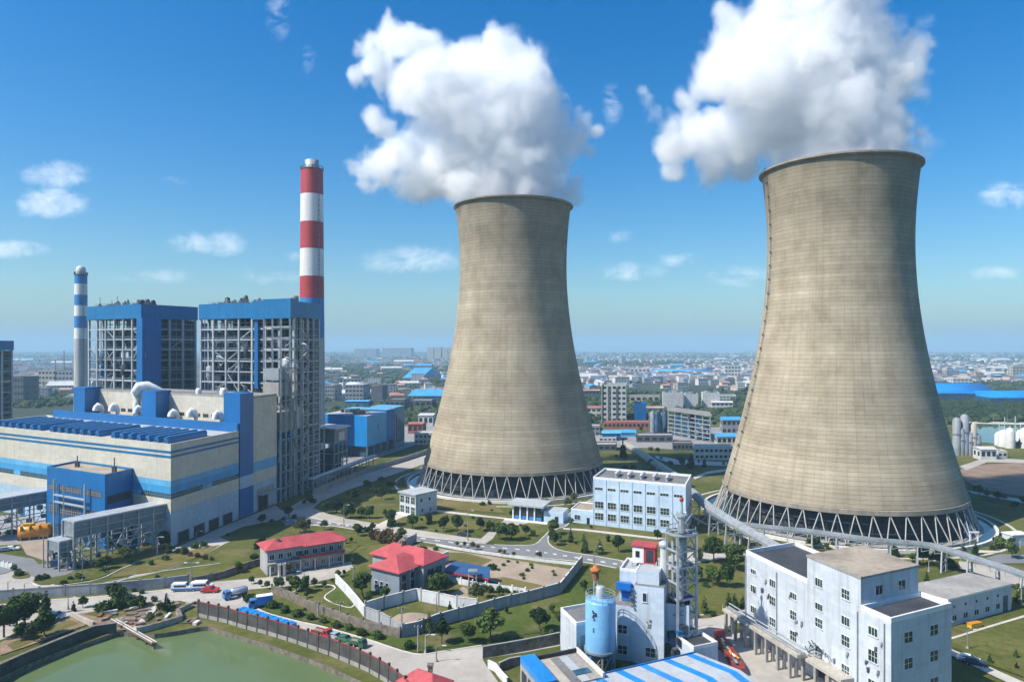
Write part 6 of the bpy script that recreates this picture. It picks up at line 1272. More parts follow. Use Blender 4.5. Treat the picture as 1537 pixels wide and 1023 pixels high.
trees('big', 'z5', [(20,795,140),(85,765,150),(125,730,155)], 'large dark tree on the left bank beside the road', g4); trees('mid', 'z5', [(110,810,80),(225,790,110),(50,740,70),(420,645,50)], 'leafy tree on the left pond bank', g4); trees('loose', 'z5', [(175,820,100),(810,680,50),(760,735,60)], 'thin olive tree on the pond bank', g4)
trees('slim', 'z5', [(232,680,110),(845,655,80),(372,665,50)], 'tall slim tree beside the lower concrete road', g4); trees('shrub', 'z5', [(575,590,50),(600,592,50),(590,655,50),(650,645,45),(705,640,50),(520,668,45),(555,660,30),(780,615,22),(490,640,14),(670,650,40),(630,640,40),(680,565,16),(720,575,14),(860,665,30)], 'green shrub in the garden bed at the head of the pond', g4)
g5 = 'trees by the pipe gallery'
trees('round', 'z5', [(632,425,85)], 'full dark tree at the end of the pipe gallery', g5); trees('mid', 'z5', [(505,460,50),(540,450,55),(525,470,30)], 'leafy tree under the pipe gallery', g5); trees('mid', 'z5', [(830,345,75),(855,365,35)], 'dark tree against the hall corner', g5); trees('shrub', 'z5', [(95,485,28),(70,455,22),(195,510,24),(230,500,20),(355,505,18),(320,528,20),(400,500,26),(765,430,18),(840,405,22),(795,500,16),(850,370,22),(1030,335,22),(900,370,18),(60,275,20),(930,375,30),(990,345,22)], 'small shrub along the kerbs before the turbine hall', g5); trees('brown', 'z5', [(965,385,18),(1000,390,18),(1040,400,18),(1070,405,16)], 'low reddish hedge clump on the big lawn before the hall', g5)
g6 = 'trees on the lawns by the nearer tower'
trees('big', 'a4', [(97,200,105),(190,230,105)], 'full dark tree behind the white block gantry lawn', g6); trees('mid', 'a4', [(25,195,55),(20,285,70),(92,305,90),(160,310,95),(30,195,40)], 'leafy tree on the lawn between the lattice tower and the white block', g6); trees('slim', 'a4', [(55,430,70),(165,415,70),(195,415,65),(230,405,55)], 'slim tree on the small lawn above the concrete yard', g6); trees('shrub', 'a4', [(95,445,16),(60,310,20),(15,450,14)], 'low shrub beside the concrete yard lawn', g6)
trees('mid', 'a4', [(555,130,62),(575,120,45),(620,135,30),(650,130,26),(1020,195,40)], 'leafy tree behind the roof of the white block', g6); trees('round', 'a4', [(1068,210,85),(1125,215,60),(1140,230,40)], 'dark tree between the white block and the silver gallery', g6); trees('slim', 'a4', [(937,170,60),(1312,165,55),(1085,295,50),(1125,190,60)], 'thin conical tree at the foot of the nearer tower', g6); trees('shrub', 'a4', [(1160,175,26),(1180,225,40),(1205,220,30),(1425,130,40),(1390,140,20),(720,125,14),(765,128,12),(1250,140,20)], 'shrub on the grass under the silver gallery', g6); trees('round', 'a4', [(1480,180,70),(1478,120,40),(1420,330,20)], 'dark round tree beside the small white kiosk', g6); trees('mid', 'a4', [(1500,400,40),(1520,380,60),(1510,340,40)], 'leafy tree right of the low white wing', g6)
trees('slim', 'a4', [(1380,665,40),(1500,640,36),(1502,690,30)], 'thin sapling on the lawn at lower right', g6)
g7 = 'trees behind the towers'
trees('round', 'a5', [(758,940,65),(675,940,50),(545,930,48),(580,930,35),(615,885,24),(725,890,20)], 'dark round tree on the lawn behind the admin block', g7); trees('slim', 'a5', [(822,940,90),(918,935,60),(878,905,30),(350,870,110),(1050,920,36)], 'pointed dark tree on the lawn behind the admin block', g7); trees('shrub', 'a5', [(365,945,24),(420,940,24),(455,890,20),(300,860,14),(590,820,22),(540,815,20)], 'low shrub on the lawn behind the admin block', g7)
trees('round', 'a6', [(302,645,38),(230,620,35),(365,680,35),(398,660,34)], 'dark tree on the edge of the bare soil field', g7); trees('mid', 'a6', [(330,640,20),(260,630,26),(215,610,22)], 'small tree on the edge of the bare soil field', g7); trees('mid', 'a6', [(160,365,22),(385,440,24),(370,440,20)], 'tree beside the far green lake', g7)
# ------------------------------------------------------------------ vehicles
M('red_hull', (.20, .03, .025), .7, .3, .6, .5, spots=.4)
def van(label, p, rz, body='paint_white', accent='paint_blue', l=5.2, w=2.0, h=2.2, cat='van', name='van', group=None):
    t = thing(name, label, cat, (p[0], p[1], 0), group, rz); hl = l/2
    prof = [(-hl, .45), (-hl, h*.95), (-hl+.3, h), (hl-1.5, h), (hl-.75, h*.62), (hl-.05, h*.52), (hl, .45)]
    b = MB(); n = len(prof); vs = [(x, s*w/2, z) for s in (-1, 1) for x, z in prof]
    b.add(vs, [tuple(range(n)), tuple(range(2*n-1, n-1, -1))]+[(n+i, n+(i+1) % n, (i+1) % n, i) for i in range(n)]); b.build('body', body, t)
    b = MB(); b.box((0, 0, .75), (l*.99, w+.03, .5)); b.build('side_band', accent, t)
    for s in (-1, 1): b = MB(); b.box((-.2, s*(w/2+.005), h*.72), (l*.62, .03, h*.26)); b.build('window', 'glass_dark', t)
    b = MB(); b.bar((hl-1.42, 0, h*.97), (hl-.8, 0, h*.66), w*.86, .05); b.build('windscreen', 'glass_dark', t)
    wheels(t, l*.32, w/2, .36)
    for s in (-1, 1): b = MB(); b.box((hl+.01, s*w*.36, .8), (.05, .3, .18)); b.build('headlight', 'lamp_head', t)
    return t
def wheels(t, x, y, r, xs=None):
    for a in xs or (-x, x):
        for s in (-1, 1):
            m = MB(); m.tube([(a, s*(y-.18), r), (a, s*(y+.06), r)], r, 12); o = m.build('wheel', 'tyre', t); m = MB(); m.tube([(a, s*(y+.02), r), (a, s*(y+.075), r)], r*.55, 8); m.build('rim', 'paint_silver', o)
def car(label, p, rz, col, l=4.5, w=1.8, h=1.42, group=None):
    t = thing('parked_car', label, 'car', (p[0], p[1], 0), group, rz); hl = l/2
    prof = [(-hl, .35), (-hl, .82), (-hl+.5, .92), (-hl+1.0, h), (.35, h), (1.15, .93), (hl-.1, .78), (hl, .35)]; n = len(prof); b = MB(); vs = [(x, s*(w/2 if z < 1 else w*.40), z) for s in (-1, 1) for x, z in prof]
    b.add(vs, [tuple(range(n)), tuple(range(2*n-1, n-1, -1))]+[(n+i, n+(i+1) % n, (i+1) % n, i) for i in range(n)]); b.build('body', col, t)
    for s in (-1, 1): b = MB(); b.bar((-hl+1.05, s*w*.445, 1.15), (.75, s*w*.445, 1.15), .05, .34); b.build('window', 'glass_dark', t)
    b = MB(); b.bar((.42, 0, h-.03), (1.1, 0, .98), w*.74, .05); b.bar((-hl+.93, 0, h-.05), (-hl+.55, 0, .98), w*.74, .05); b.build('windscreen', 'glass_dark', t)
    wheels(t, l*.31, w/2, .32); return t
def truck(label, p, rz, cab, load, l=8, name='truck', cargo='box'):
    t = thing(name, label, 'truck', (p[0], p[1], 0), None, rz); hl = l/2
    b = MB(); b.box((0, 0, .8), (l, 1.1, .3)); b.build('chassis', 'steel_dark', t)
    b = MB(); prof = [(hl-2.0, .6), (hl-2.0, 2.75), (hl-.5, 2.75), (hl-.1, 1.7), (hl, 1.5), (hl, .6)]; n = 6; b.add([(x, s*1.2, z) for s in (-1, 1) for x, z in prof], [tuple(range(n)), tuple(range(11, 5, -1))]+[(n+i, n+(i+1) % n, (i+1) % n, i) for i in range(n)]); c = b.build('cab', cab, t)
    b = MB(); b.bar((hl-.44, 0, 2.55), (hl-.13, 0, 1.78), 2.0, .06); b.build('windscreen', 'glass_dark', c)
    for s in (-1, 1): b = MB(); b.box((hl-1.2, s*1.21, 2.1), (1.0, .04, .7)); b.build('window', 'glass_dark', c)
    if cargo == 'box': b = MB(); b.box((-1.1, 0, 2.2), (l-2.4, 2.4, 2.5)); b.build('cargo_box', load, t); b = MB(); b.box((-1.1, 0, 3.5), (l-2.3, 2.5, .12)); b.build('cargo_roof', 'paint_white', t)
    elif cargo == 'tank':
        m = MB(); m.tube([(-hl, 0, 2.0), (-hl+.3, 0, 2.0), (hl-2.6, 0, 2.0), (hl-2.3, 0, 2.0)], [.8, 1.15, 1.15, .8], 16); m.build('tank', load, t); m = MB(); m.box((-1, 0, 3.2), (l*.5, .5, .15)); m.build('walkway', 'steel_light', t)
    elif cargo == 'bed':
        for s in (-1, 1): b = MB(); b.box((-1.1, s*1.18, 1.6), (l-2.4, .08, 1.1)); b.build('side_board', load, t)
        b = MB(); b.box((-1.1, 0, 1.4), (l-2.6, 2.2, .7)); b.build('load', 'rubble', t)
    wheels(t, l*.3, 1.1, .5, (-hl+1.0, -hl+2.2, hl-1.2)); return t
van('white van with blue band parked by the grey wall', gz('z5', 922, 560), R(5)); van('blue and white ambulance style van right of the white van', gz('z5', 1020, 556), R(8), 'paint_white', 'paint_blue', 5.6, 2.1, 2.3); car('red and dark car behind the blue and white van', gz('z5', 1062, 568), R(4), 'paint_red')
car('small white car parked at the stone wall near the road bend', gz('z6', 140, 492), R(2), 'paint_red'); van('light blue camper beside the white van', gz('z6', 95, 478), R(6), 'paint_white', 'blue_bright', 5.2, 2.0, 2.2)
truck('silver tank truck parked on the fence road', gz('z6', 285, 530), R(-140), 'paint_blue', 'paint_silver', 7.5, 'tank_truck', 'tank').scale = (.85, .85, .85); truck('bright blue box truck beside the brown wall', gz('z6', 432, 585), R(205), 'paint_blue', 'blue_bright', 7).scale = (.85, .85, .85)
bt = thing('blue_tarpaulin', 'long bright blue tarpaulin stack lying along the pond fence', 'tarpaulin', (*gz('z6', 310, 605).xy, 0)); p, q = gz('z6', 315, 612), gz('z6', 625, 708)
m = MB(); m.bar((p.x, p.y, .55), (q.x, q.y, .55), 1.9, 1.1); m.build('sheet', 'blue_bright', bt); m = MB()
for k in range(9): r_ = lerp(p, q, (k+.5)/9); m.box((r_.x, r_.y, .575), (.18, 2.1, 1.15), -.5)
m.build('strap', 'blue_clad', bt)
truck('red dump truck parked behind the pond fence', gz('z6', 790, 758), R(-28), 'paint_red', 'red_hull', 7, 'dump_truck', 'bed').scale = (.75, .75, .75); car('pale blue car between red truck and green cart by the fence', gz('z6', 870, 770), R(-28), 'paint_silver'); car('dark teal car parked behind the pond fence', gz('z6', 925, 785), R(-25), 'paint_green'); truck('green flatbed cart at the end of the parked row', gz('z6', 1000, 815), R(-28), 'paint_green', 'paint_green', 6, 'flatbed_truck', 'bed').scale = (.7, .7, .7)
oc = thing('orange_tank_trailer', 'orange yellow tank container standing in the yard before the blue annexe', 'container', (*gz('z5', 180, 295).xy, 0), None, R(24)); local(oc)
m = MB(); m.tube([(-5, 0, 2.6), (-4.4, 0, 2.6), (4.4, 0, 2.6), (5, 0, 2.6)], [1.7, 2.4, 2.4, 1.7], 14); m.build('tank', 'paint_orange', oc)
for x in (-4, -1.4, 1.4, 4): m = MB(); m.box((x, 0, 2.5), (.3, 4.5, 5)); m.build('rib', 'paint_yellow', oc)
m = MB(); m.box((0, 0, .5), (10, 3.6, .6)); m.build('skid', 'steel_dark', oc); m = MB(); m.box((-2, 0, 5.2), (3, 2, .6)); m.build('hatch', 'paint_yellow', oc)
for k, (q, c_, lb_) in enumerate((((60,355), 'paint_white', 'white car parked on the grey yard at far left'), ((25,360), 'paint_silver', 'silver car parked at the left picture edge'), ((60,268), 'paint_dark', 'dark car parked left of the orange container'))): car(lb_, gz('z5', *q), R(15+k*20), c_)
car('dark car parked on the road below the pavilion lawn', gz('a1', 580, 700), R(-8), 'paint_dark'); car('dark blue car on the path right of the white block', gz('a4', 1310, 672), R(-32), 'paint_dark'); car('white car parked behind the dark blue car by the path', gz('a4', 1280, 655), R(-32), 'paint_white'); car('pale car on the pale path below the hall corner', gz('z5', 912, 362), R(30), 'paint_silver'); van('white pickup van parked on the left pond bank', gz('z5', 270, 705), R(10), 'paint_silver', 'paint_white', 5, 2, 1.9)
M('red_hull', (.20, .03, .025), .7, .3, .6, .5, spots=.4)
ba = thing('red_skip_boat', 'long red hulled barge like trailer full of planks by the blue shed', 'trailer', (*gz('a4', 160, 660).xy, 0)); p, q = gz('a4', 128, 575), gz('a4', 225, 730)
d_ = (q-p).normalized(); n_ = Vector((-d_.y, d_.x, 0)); m = MB(); w0 = [(p, .6), (lerp(p, q, .15), 1.05), (lerp(p, q, .85), 1.05), (q, .7)]; vs = []
for c_, w_ in w0:
    for s, z in ((-1, .4), (-1.15, 1.9), (1.15, 1.9), (1, .4)): vs.append(tuple(c_+n_*s*w_+Vector((0, 0, z))))
m.add(vs, [(3, 2, 1, 0), (12, 13, 14, 15)]+[(i*4+j, i*4+(j+1) % 4, (i+1)*4+(j+1) % 4, (i+1)*4+j) for i in range(3) for j in range(4)]); m.build('hull', 'red_hull', ba)
for k in range(9): c_ = lerp(p, q, .1+k*.09)+n_*random.uniform(-.6, .6); e_ = c_+d_*random.uniform(1.5, 3.5)+n_*random.uniform(-.4, .4); m = MB(); m.bar((c_.x, c_.y, 2.0+k*.04), (e_.x, e_.y, 2.1+k*.04), .4, .14); m.build('plank', ['paint_white', 'paint_yellow', 'wood_old', 'blue_light', 'paint_orange'][k % 5], ba)
m = MB(); c_ = p-d_*.8; m.tube([(c_.x-1.0, c_.y, 1.8), (c_.x+1.0, c_.y, 1.8)], 1.1, 14); m.build('drum', 'paint_red', ba); wheels_ = MB()
for f_ in (.2, .8): c_ = lerp(p, q, f_); wheels_.tube([tuple(c_-n_*1.3+Vector((0, 0, .4))), tuple(c_+n_*1.3+Vector((0, 0, .4)))], .4, 10)
wheels_.build('axle', 'tyre', ba)
yb = thing('yellow_bench_box', 'small yellow box on the lawn edge below the low white wing', 'box', (*gz('a4', 1307, 500).xy, 0)); local(yb); m = MB(); m.box((0, 0, .7), (3.4, 1.2, 1.0), .35); m.build('box', 'paint_yellow', yb); m = MB(); m.box((0, 0, 1.28), (3.7, 1.4, .15), .35); m.build('lid', 'paint_orange', yb)
for s in (-1.3, 1.3): m = MB(); m.box((s, s*.45, .1), (.3, .9, .2), .35); m.build('leg', 'steel_dark', yb)
ks = thing('white_kiosk', 'small white flat roofed kiosk at the right edge near the tower kerb', 'kiosk', (*gz('a4', 1500, 112).xy, 0)); local(ks); m = MB(); m.box((0, 0, 1.8), (7, 4, 3.6), .2); m.build('wall', 'white_wall', ks); m = MB(); m.box((0, 0, 3.75), (7.6, 4.6, .3), .2); m.build('roof', 'white_trim', ks); m = MB(); m.box((-1.6, -2.25, 1.2), (1.2, .1, 2.2), .2); m.build('door', 'glass_dark', ks)
ba2 = thing('white_barrier_arch', 'small white gate arch at the nearer tower basin edge', 'arch', (*gz('a4', 1305, 105).xy, 0)); local(ba2)
for s in (-1.3, 1.3): m = MB(); m.box((s, 0, 1.7), (.4, .4, 3.4)); m.build('post', 'white_trim', ba2)
m = MB(); m.box((0, 0, 3.6), (3.4, .7, .4)); m.build('lintel', 'white_trim', ba2)
# ------------------------------------------------------------------ lamp posts, poles
def lamp(p, h, label, arm=1.6, double=False, mat='steel_mid'):
    t = thing('street_lamp', label, 'lamp post', (p[0], p[1], 0), 'lamp posts and poles'); local(t); m = MB(); m.tube([(0, 0, 0), (0, 0, h*.5), (0, 0, h)], [.16, .12, .08], 6); m.build('pole', mat, t); m = MB(); m.lathe([(.3, 0), (.3, .5), (.16, .7)], n=8); m.build('base', 'concrete_grey', t)
    for s in ((-1, 1) if double else (1,)):
        m = MB(); m.tube([(0, 0, h-.1), (s*arm*.5, 0, h+.25), (s*arm, 0, h+.2)], .06, 5); a_ = m.build('arm', mat, t); m = MB(); m.box((s*(arm+.3), 0, h+.15), (.9, .3, .16)); m.build('lamp_head', 'lamp_head', a_)
for (k, x, y, hp, lb_, dbl) in (('z4', 955, 925, 125, 'tall lamp post on the verge of the asphalt road below the shaded lawn', False), ('a1', 607, 730, 190, 'tall lamp post between road and lawn below the farther tower', False), ('z5', 797, 380, 90, 'white lamp post at the hall corner', False), ('z5', 995, 320, 60, 'lamp post by the hall end doors', False), ('z5', 970, 540, 120, 'dark lamp post beside the grey wall and vans', True), ('z5', 418, 510, 160, 'lamp post before the pipe gallery', True), ('z5', 345, 655, 60, 'dark post lamp on the lower concrete road', False), ('z5', 845, 660, 75, 'lamp post at the garden path by the pond', False), ('z5', 123, 580, 45, 'short lamp at the left end of the grey wall', False), ('z5', 40, 570, 45, 'small dark lamp at the left picture edge by the wall', False),
    ('z6', 30, 440, 110, 'dark lamp post left of the light blue camper', True), ('z6', 686, 445, 65, 'lamp post before the long red house', True), ('a2', 640, 850, 85, 'lamp post with angled arm beside the guardhouse', False), ('a2', 580, 805, 100, 'white topped post on the verge at the road bend', False), ('a2', 640, 610, 130, 'tall thin post inside the small sandy lot', False), ('a3', 355, 510, 130, 'thin post lamp by the long panel wall end', False), ('a4', 1095, 240, 50, 'white lamp post beyond the white block roof', False), ('a4', 1275, 600, 90, 'thin post on the lower right lawn', False), ('a4', 1519, 180, 90, 'tall pole beside the white kiosk', False), ('a6', 338, 350, 58, 'tall lamp post on the far lake embankment', False), ('a6', 285, 345, 30, 'short lamp post on the far lake embankment', False), ('a4', 8, 500, 20, 'short bollard lamp by the yard', False)):
    p = gz(k, x, y); lamp(p, max(3, hp/ZM[k][2]*p.y/FL), lb_, 1.4, dbl, 'steel_light' if 'white' in lb_ else 'steel_mid')
def pole(p, h, label, arms=1):
    t = thing('utility_pole', label, 'pole', (p[0], p[1], 0), 'lamp posts and poles'); local(t); m = MB(); m.tube([(0, 0, 0), (0, 0, h)], [.22, .13], 7); m.build('shaft', 'concrete_grey', t)
    for k in range(arms): m = MB(); m.bar((-.9, 0, h-.4-k*.9), (.9, 0, h-.4-k*.9), .14); o = m.build('crossarm', 'steel_dark', t); m = MB(); [m.lathe([(.07, .07), (.1, .2), (.05, .4)], (s, 0, h-.4-k*.9), 6) for s in (-.8, 0, .8)]; m.build('insulator', 'concrete_white', o)
for (k, x, y, hp, lb_) in (('z5', 220, 445, 165, 'concrete pole on the grey yard left of the pipe gallery'), ('z5', 280, 425, 150, 'concrete pole close to the pipe gallery end'), ('z5', 322, 425, 400, 'very tall thin mast before the blue annexe'), ('a2', 185, 480, 150, 'thin pole left of the square red house'), ('a2', 497, 480, 140, 'thin pole at the right corner of the square red house'), ('a2', 450, 710, 160, 'dark pole at the panel wall corner'), ('a2', 540, 800, 150, 'pole on the verge by the fence road bend'), ('a2', 112, 590, 70, 'short pole behind the brown ivy wall'), ('z6', 770, 640, 90, 'pole along the brown ivy wall'), ('a4', 1525, 400, 80, 'dark pole at the right edge by the gallery'), ('a4', 535, 720, 0, '')):
    if hp: p = gz(k, x, y); pole(p, hp/ZM[k][2]*p.y/FL, lb_, 1 if hp < 300 else 2)
ct = thing('water_tower_frame', 'small steel frame tank stand in the walled garden', 'tank stand', (*gz('a2', 840, 445).xy, 0)); local(ct)
for sx in (-1, 1):
    for sy in (-1, 1): m = MB(); m.bar((1.2*sx, 1.2*sy, 0), (1.0*sx, 1.0*sy, 4.6), .16); m.build('leg', 'steel_light', ct)
for z in (1.5, 3.0, 4.5): m = MB(); [m.bar((a_, -b_, z), (b_, a_, z), .1) for a_, b_ in ((1.1, 1.1), (-1.1, -1.1))]; m.bar((-1.1, 1.1, z), (1.1, -1.1, z), .1); m.build('brace', 'steel', ct)
m = MB(); m.box((0, 0, 4.8), (2.6, 2.6, .3)); m.build('platform', 'steel_mid', ct)
# ------------------------------------------------------------------ the town and works behind the plant
M('town_white', (.55, .55, .54), .8, .12, .3, .3); M('town_beige', (.44, .40, .34), .8, .12, .3, .3); M('town_grey', (.27, .28, .30), .8, .15, .3, .3); M('town_dark', (.10, .11, .13), .8, .2, .3, .3)
M('town_redroof', (.36, .13, .10), .85, .2, .1); M('town_blueroof', (.06, .30, .58), .6, .15, .1); M('town_greyroof', (.22, .21, .20), .9, .2, .1); M('town_paleroof', (.50, .49, .47), .85, .15, .1); M('town_pinkroof', (.43, .24, .20), .85, .2, .1)
def bg_fp(x0, x1, yb, dep, ang=.18):
    Y = FL*H/(yb-HY); a, b = V2((x0-CX)/FL*Y, Y), V2((x1-CX)/FL*Y, Y); w = (b-a).length; n = V2(ang*dep, dep)
    return a, b, b+n, a+n, Y
def bgb(name, label, cat, x0, x1, yt, yb, dep, wall, roof, rows=0, cols=0, style='flat', group=None, stripes=0, side=True, glass='glass_dark', windows_as_parts=True):
    a, b_, c, d, Y = bg_fp(x0, x1, yb, dep); z = H-(yt-HY)*Y/FL; t = thing(name, label, cat, (*((a+b_)/2), 0), group); inn = (a+c)/2; w = L2(a, b_)
    m = MB(); m.prism([a, b_, c, d], 0, z, 0, 1 if style == 'flat' else 0); m.build('wall', [wall, roof], t)
    if style == 'flat': m = MB(); ring(m, [a, b_, c, d], z, z+.8, .4); m.build('parapet', wall, t)
    elif style == 'gable':
        h = max(1.2, dep*.12); m = MB(); r0, r1 = (a+d)/2-(b_-a).normalized()*.5, (b_+c)/2+(b_-a).normalized()*.5; o = (a-d).normalized()*.6; e = (b_-a).normalized()*.5
        m.add([(*(a+o-e), z), (*(b_+o+e), z), (*(c-o+e), z), (*(d-o-e), z), (*r0, z+h), (*r1, z+h)], [(0, 1, 5, 4), (2, 3, 4, 5), (1, 2, 5), (3, 0, 4), (3, 2, 1, 0)]); m.build('roof', roof, t)
    elif style == 'vault':
        m = MB(); n = 8; vs = []
        for s in (a, b_):
            for k in range(n+1): f = k/n; q = lerp(s, d if s is a else c, f); vs.append((q.x, q.y, z+math.sin(f*math.pi)*dep*.11+.05))
        m.add(vs, [(k, n+1+k, n+2+k, k+1) for k in range(n)]+[tuple(range(n+1)), tuple(range(2*n+1, n, -1))], 0, True); m.build('roof', roof, t)
    fh = z/rows if rows else 0
    for r in range(rows):
        for k in range(cols):
            s = w*(k+.5)/cols; m = MB(); on_face(m, a, b_, inn, s-w/cols*.32, s+w/cols*.32, fh*(r+.35), fh*(r+.78), .06); m.build('window', glass, t)
        if side and dep > 6:
            for k in range(2): s = dep*(k+.5)/2; p, q = (b_, c) if (a.x+b_.x) < 0 else (a, d); m = MB(); on_face(m, p, q, inn, s-dep*.12, s+dep*.12, fh*(r+.35), fh*(r+.75), .06); m.build('window', glass, t)
    return t, (a, b_, c, d, z)
T1, K1_ = bgb('factory_hall', 'pale grey works block with pale curved roof and gridded windows beside tower', 'factory', 518, 545, 577, 603, 24, 'town_grey', 'town_white', 4, 5, 'vault')
T2, K2_ = bgb('concrete_tower', 'plain dark grey concrete tower block beside the gridded works block', 'tower block', 557, 574, 580, 607, 16, 'town_dark', 'town_greyroof', 0, 0)
bgb('blue_roof_shed', 'long shed with light blue roof left of the farther tower waist', 'shed', 612, 664, 594, 602, 60, 'machine_blue', 'town_blueroof', 0, 0, 'gable'); bgb('blue_roof_shed', 'pale blue roofed shed far beyond the longer one', 'shed', 604, 632, 567, 570, 160, 'town_grey', 'town_blueroof', 0, 0, 'gable')
bgb('blue_roof_shed', 'narrow blue roofed conveyor shed behind the bright blue box building', 'shed', 519, 553, 602, 611, 10, 'blue_clad', 'blue_light', 0, 0, 'gable'); bgb('works_shed', 'dark works shed behind the bright blue box building', 'shed', 578, 607, 600, 616, 20, 'town_dark', 'town_greyroof', 1, 4); bgb('works_shed', 'low pale roofed shed between the dark shed and tower', 'shed', 613, 648, 601, 612, 18, 'town_dark', 'town_paleroof', 1, 4)
bgb('small_office', 'white two storey office at the left foot of the farther tower', 'office', 622, 648, 651, 667, 14, 'town_white', 'town_paleroof', 2, 4); bgb('works_house', 'red brown works house beside the white office', 'house', 612, 634, 636, 651, 10, 'town_redroof', 'town_redroof', 1, 3, 'gable'); bgb('works_house', 'grey white gabled works house left of the tower waist', 'house', 628, 650, 623, 640, 12, 'town_white', 'town_paleroof', 1, 3, 'gable')
for k, (x0, x1, yt, yb, c_) in enumerate(((532, 548, 523.5, 537, 'town_grey'), (549, 565, 523, 537, 'town_grey'), (573, 588, 522.5, 537, 'town_grey'), (588.5, 601, 522, 537, 'town_grey'), (601.5, 617, 522, 537, 'town_grey'), (641, 650.5, 521.5, 540, 'town_beige'), (652, 662, 521, 540, 'town_beige'), (664, 672, 522, 540, 'town_beige'), (673, 681, 521.5, 540, 'town_beige'))):
    bgb('apartment_tower', ('hazy grey apartment slab on the horizon' if k < 5 else 'pale apartment tower on the horizon beside the farther cooling tower'), 'apartment block', x0, x1, yt, yb, 60, c_, 'town_greyroof', 0, 0, 'flat', 'apartment towers on the horizon')
wt, (a, b_, c, d, z) = bgb('white_works_tower', 'tall white works tower with dark strips right of the farther cooling tower', 'factory tower', 904, 940, 578, 634, 26, 'town_white', 'town_greyroof', 7, 5)
for s in (.28, .62):
    m = MB(); on_face(m, a, b_, (a+c)/2, L2(a, b_)*s-1, L2(a, b_)*s+1, 3, z-2, .35); m.build('dark_strip', 'town_dark', wt)
m = MB(); m.prism([lerp(a, b_, -.03), lerp(a, b_, .06), lerp(d, c, .06), lerp(d, c, -.03)], 0, z+2.5); m.build('stair_pier', 'town_white', wt)
bgb('blue_store', 'deep blue box store beside the white works tower', 'store', 952, 970, 606, 634, 18, 'blue_clad', 'blue_clad', 0, 0); bgb('works_row', 'long low brick red row below the white works tower', 'works building', 906, 980, 634, 643, 12, 'town_redroof', 'town_pinkroof', 1, 12)
for k, (x0, x1, yt, yb) in enumerate(((995, 1025, 590, 617), (1028, 1048, 592, 616), (1055, 1080, 590, 615))):
    t, (a, b_, c, d, z) = bgb('storage_bin', 'white windowless storage bin in the row behind the dark plant frame', 'storage bin', x0, x1, yt, yb, 20, 'town_white', 'town_greyroof', 0, 0, 'flat', 'white storage bins')
    for j in range(4): m = MB(); p = lerp(a, c, .2+.2*j); m.box((p.x, p.y, z+1.2), (3, 3, 2.4)); m.build('roof_unit', ['town_dark', 'blue_light', 'town_beige', 'steel_mid'][(j+k) % 4], t)
bgb('blue_tank_house', 'small bright blue roof house on the storage bins row', 'house', 997, 1012, 583, 590, 10, 'blue_bright', 'blue_light') if False else None
pf = thing('dark_plant_frame', 'dark open steel process plant between the two cooling towers', 'process plant', (*at(1030, 664).xy, 0)); pa, pb = at(1003, 652).xy, at(1066, 664).xy; pn = V2(6, 26); pc, pd = pb+pn, pa+pn; zp = zat(616, pa.y)
m = MB(); m.prism(inset([pa, pb, pc, pd], 3), 0, zp*.8); m.build('core_block', 'machine_blue', pf); m = MB(); m.prism(inset([pa, pb, pc, pd], -1), zp, zp+1.0); m.build('roof', 'town_greyroof', pf)
for k in range(7):
    for s in (0, 1): p = lerp(lerp(pa, pb, k/6), lerp(pd, pc, k/6), s); m = MB(); m.box((p.x, p.y, zp/2), (.7, .7, zp)); m.build('column', 'steel', pf)
for k in range(1, 6):
    z = zp*k/6; m = MB(); m.bar((*pa, z), (*pb, z), .6); m.bar((*pb, z), (*pc, z), .6); m.bar((*pa, z), (*pd, z), .6); m.build('floor_beam', 'steel', pf)
rd = random.Random(77)
for k in range(24): p = lerp(lerp(pa, pb, rd.random()), lerp(pd, pc, rd.random()), rd.uniform(0, .3)); m = MB(); m.box((p.x, p.y, rd.uniform(2, zp-2)), (rd.uniform(1, 5), 2, rd.uniform(1, 4)), rd.random()); m.build('equipment', rd.choice(['machine_dark', 'steel_mid', 'steel_dark', 'duct_grey', 'blue_clad']), pf)
for k in range(8): p = lerp(pa, pd, .4)-V2(rd.uniform(2, 16), rd.uniform(-4, 6)); m = MB(); m.lathe([(2, 0), (2, rd.uniform(8, 17)), (.2, rd.uniform(17.2, 19))], (p.x, p.y, 0), 12); m.build('tank', rd.choice(['steel_mid', 'duct_grey', 'machine_blue']), pf)
bgb('white_office', 'long white office at the left foot of the nearer tower', 'office', 1043, 1100, 672, 690, 12, 'town_white', 'town_paleroof', 2, 8); bgb('blue_roof_house', 'blue roofed works house stacked above the long white office', 'works building', 1076, 1106, 655, 668, 14, 'town_beige', 'town_blueroof', 1, 4, 'gable'); bgb('blue_roof_house', 'blue roofed grey works house farther back by the nearer tower', 'works building', 1084, 1112, 630, 652, 16, 'town_grey', 'town_blueroof', 2, 4, 'gable')
bgb('blue_shed', 'small deep blue shed at the right foot of the farther tower', 'shed', 904, 931, 650, 661, 14, 'blue_clad', 'blue_light', 0, 0, 'gable'); bgb('blue_shed', 'pale blue shed beside the small deep blue one', 'shed', 932, 954, 649, 656, 14, 'blue_light', 'town_blueroof', 0, 0, 'gable'); bgb('flat_hut', 'low flat white hut below the small deep blue shed', 'hut', 899, 925, 657, 662, 10, 'town_white', 'town_paleroof', 1, 4)
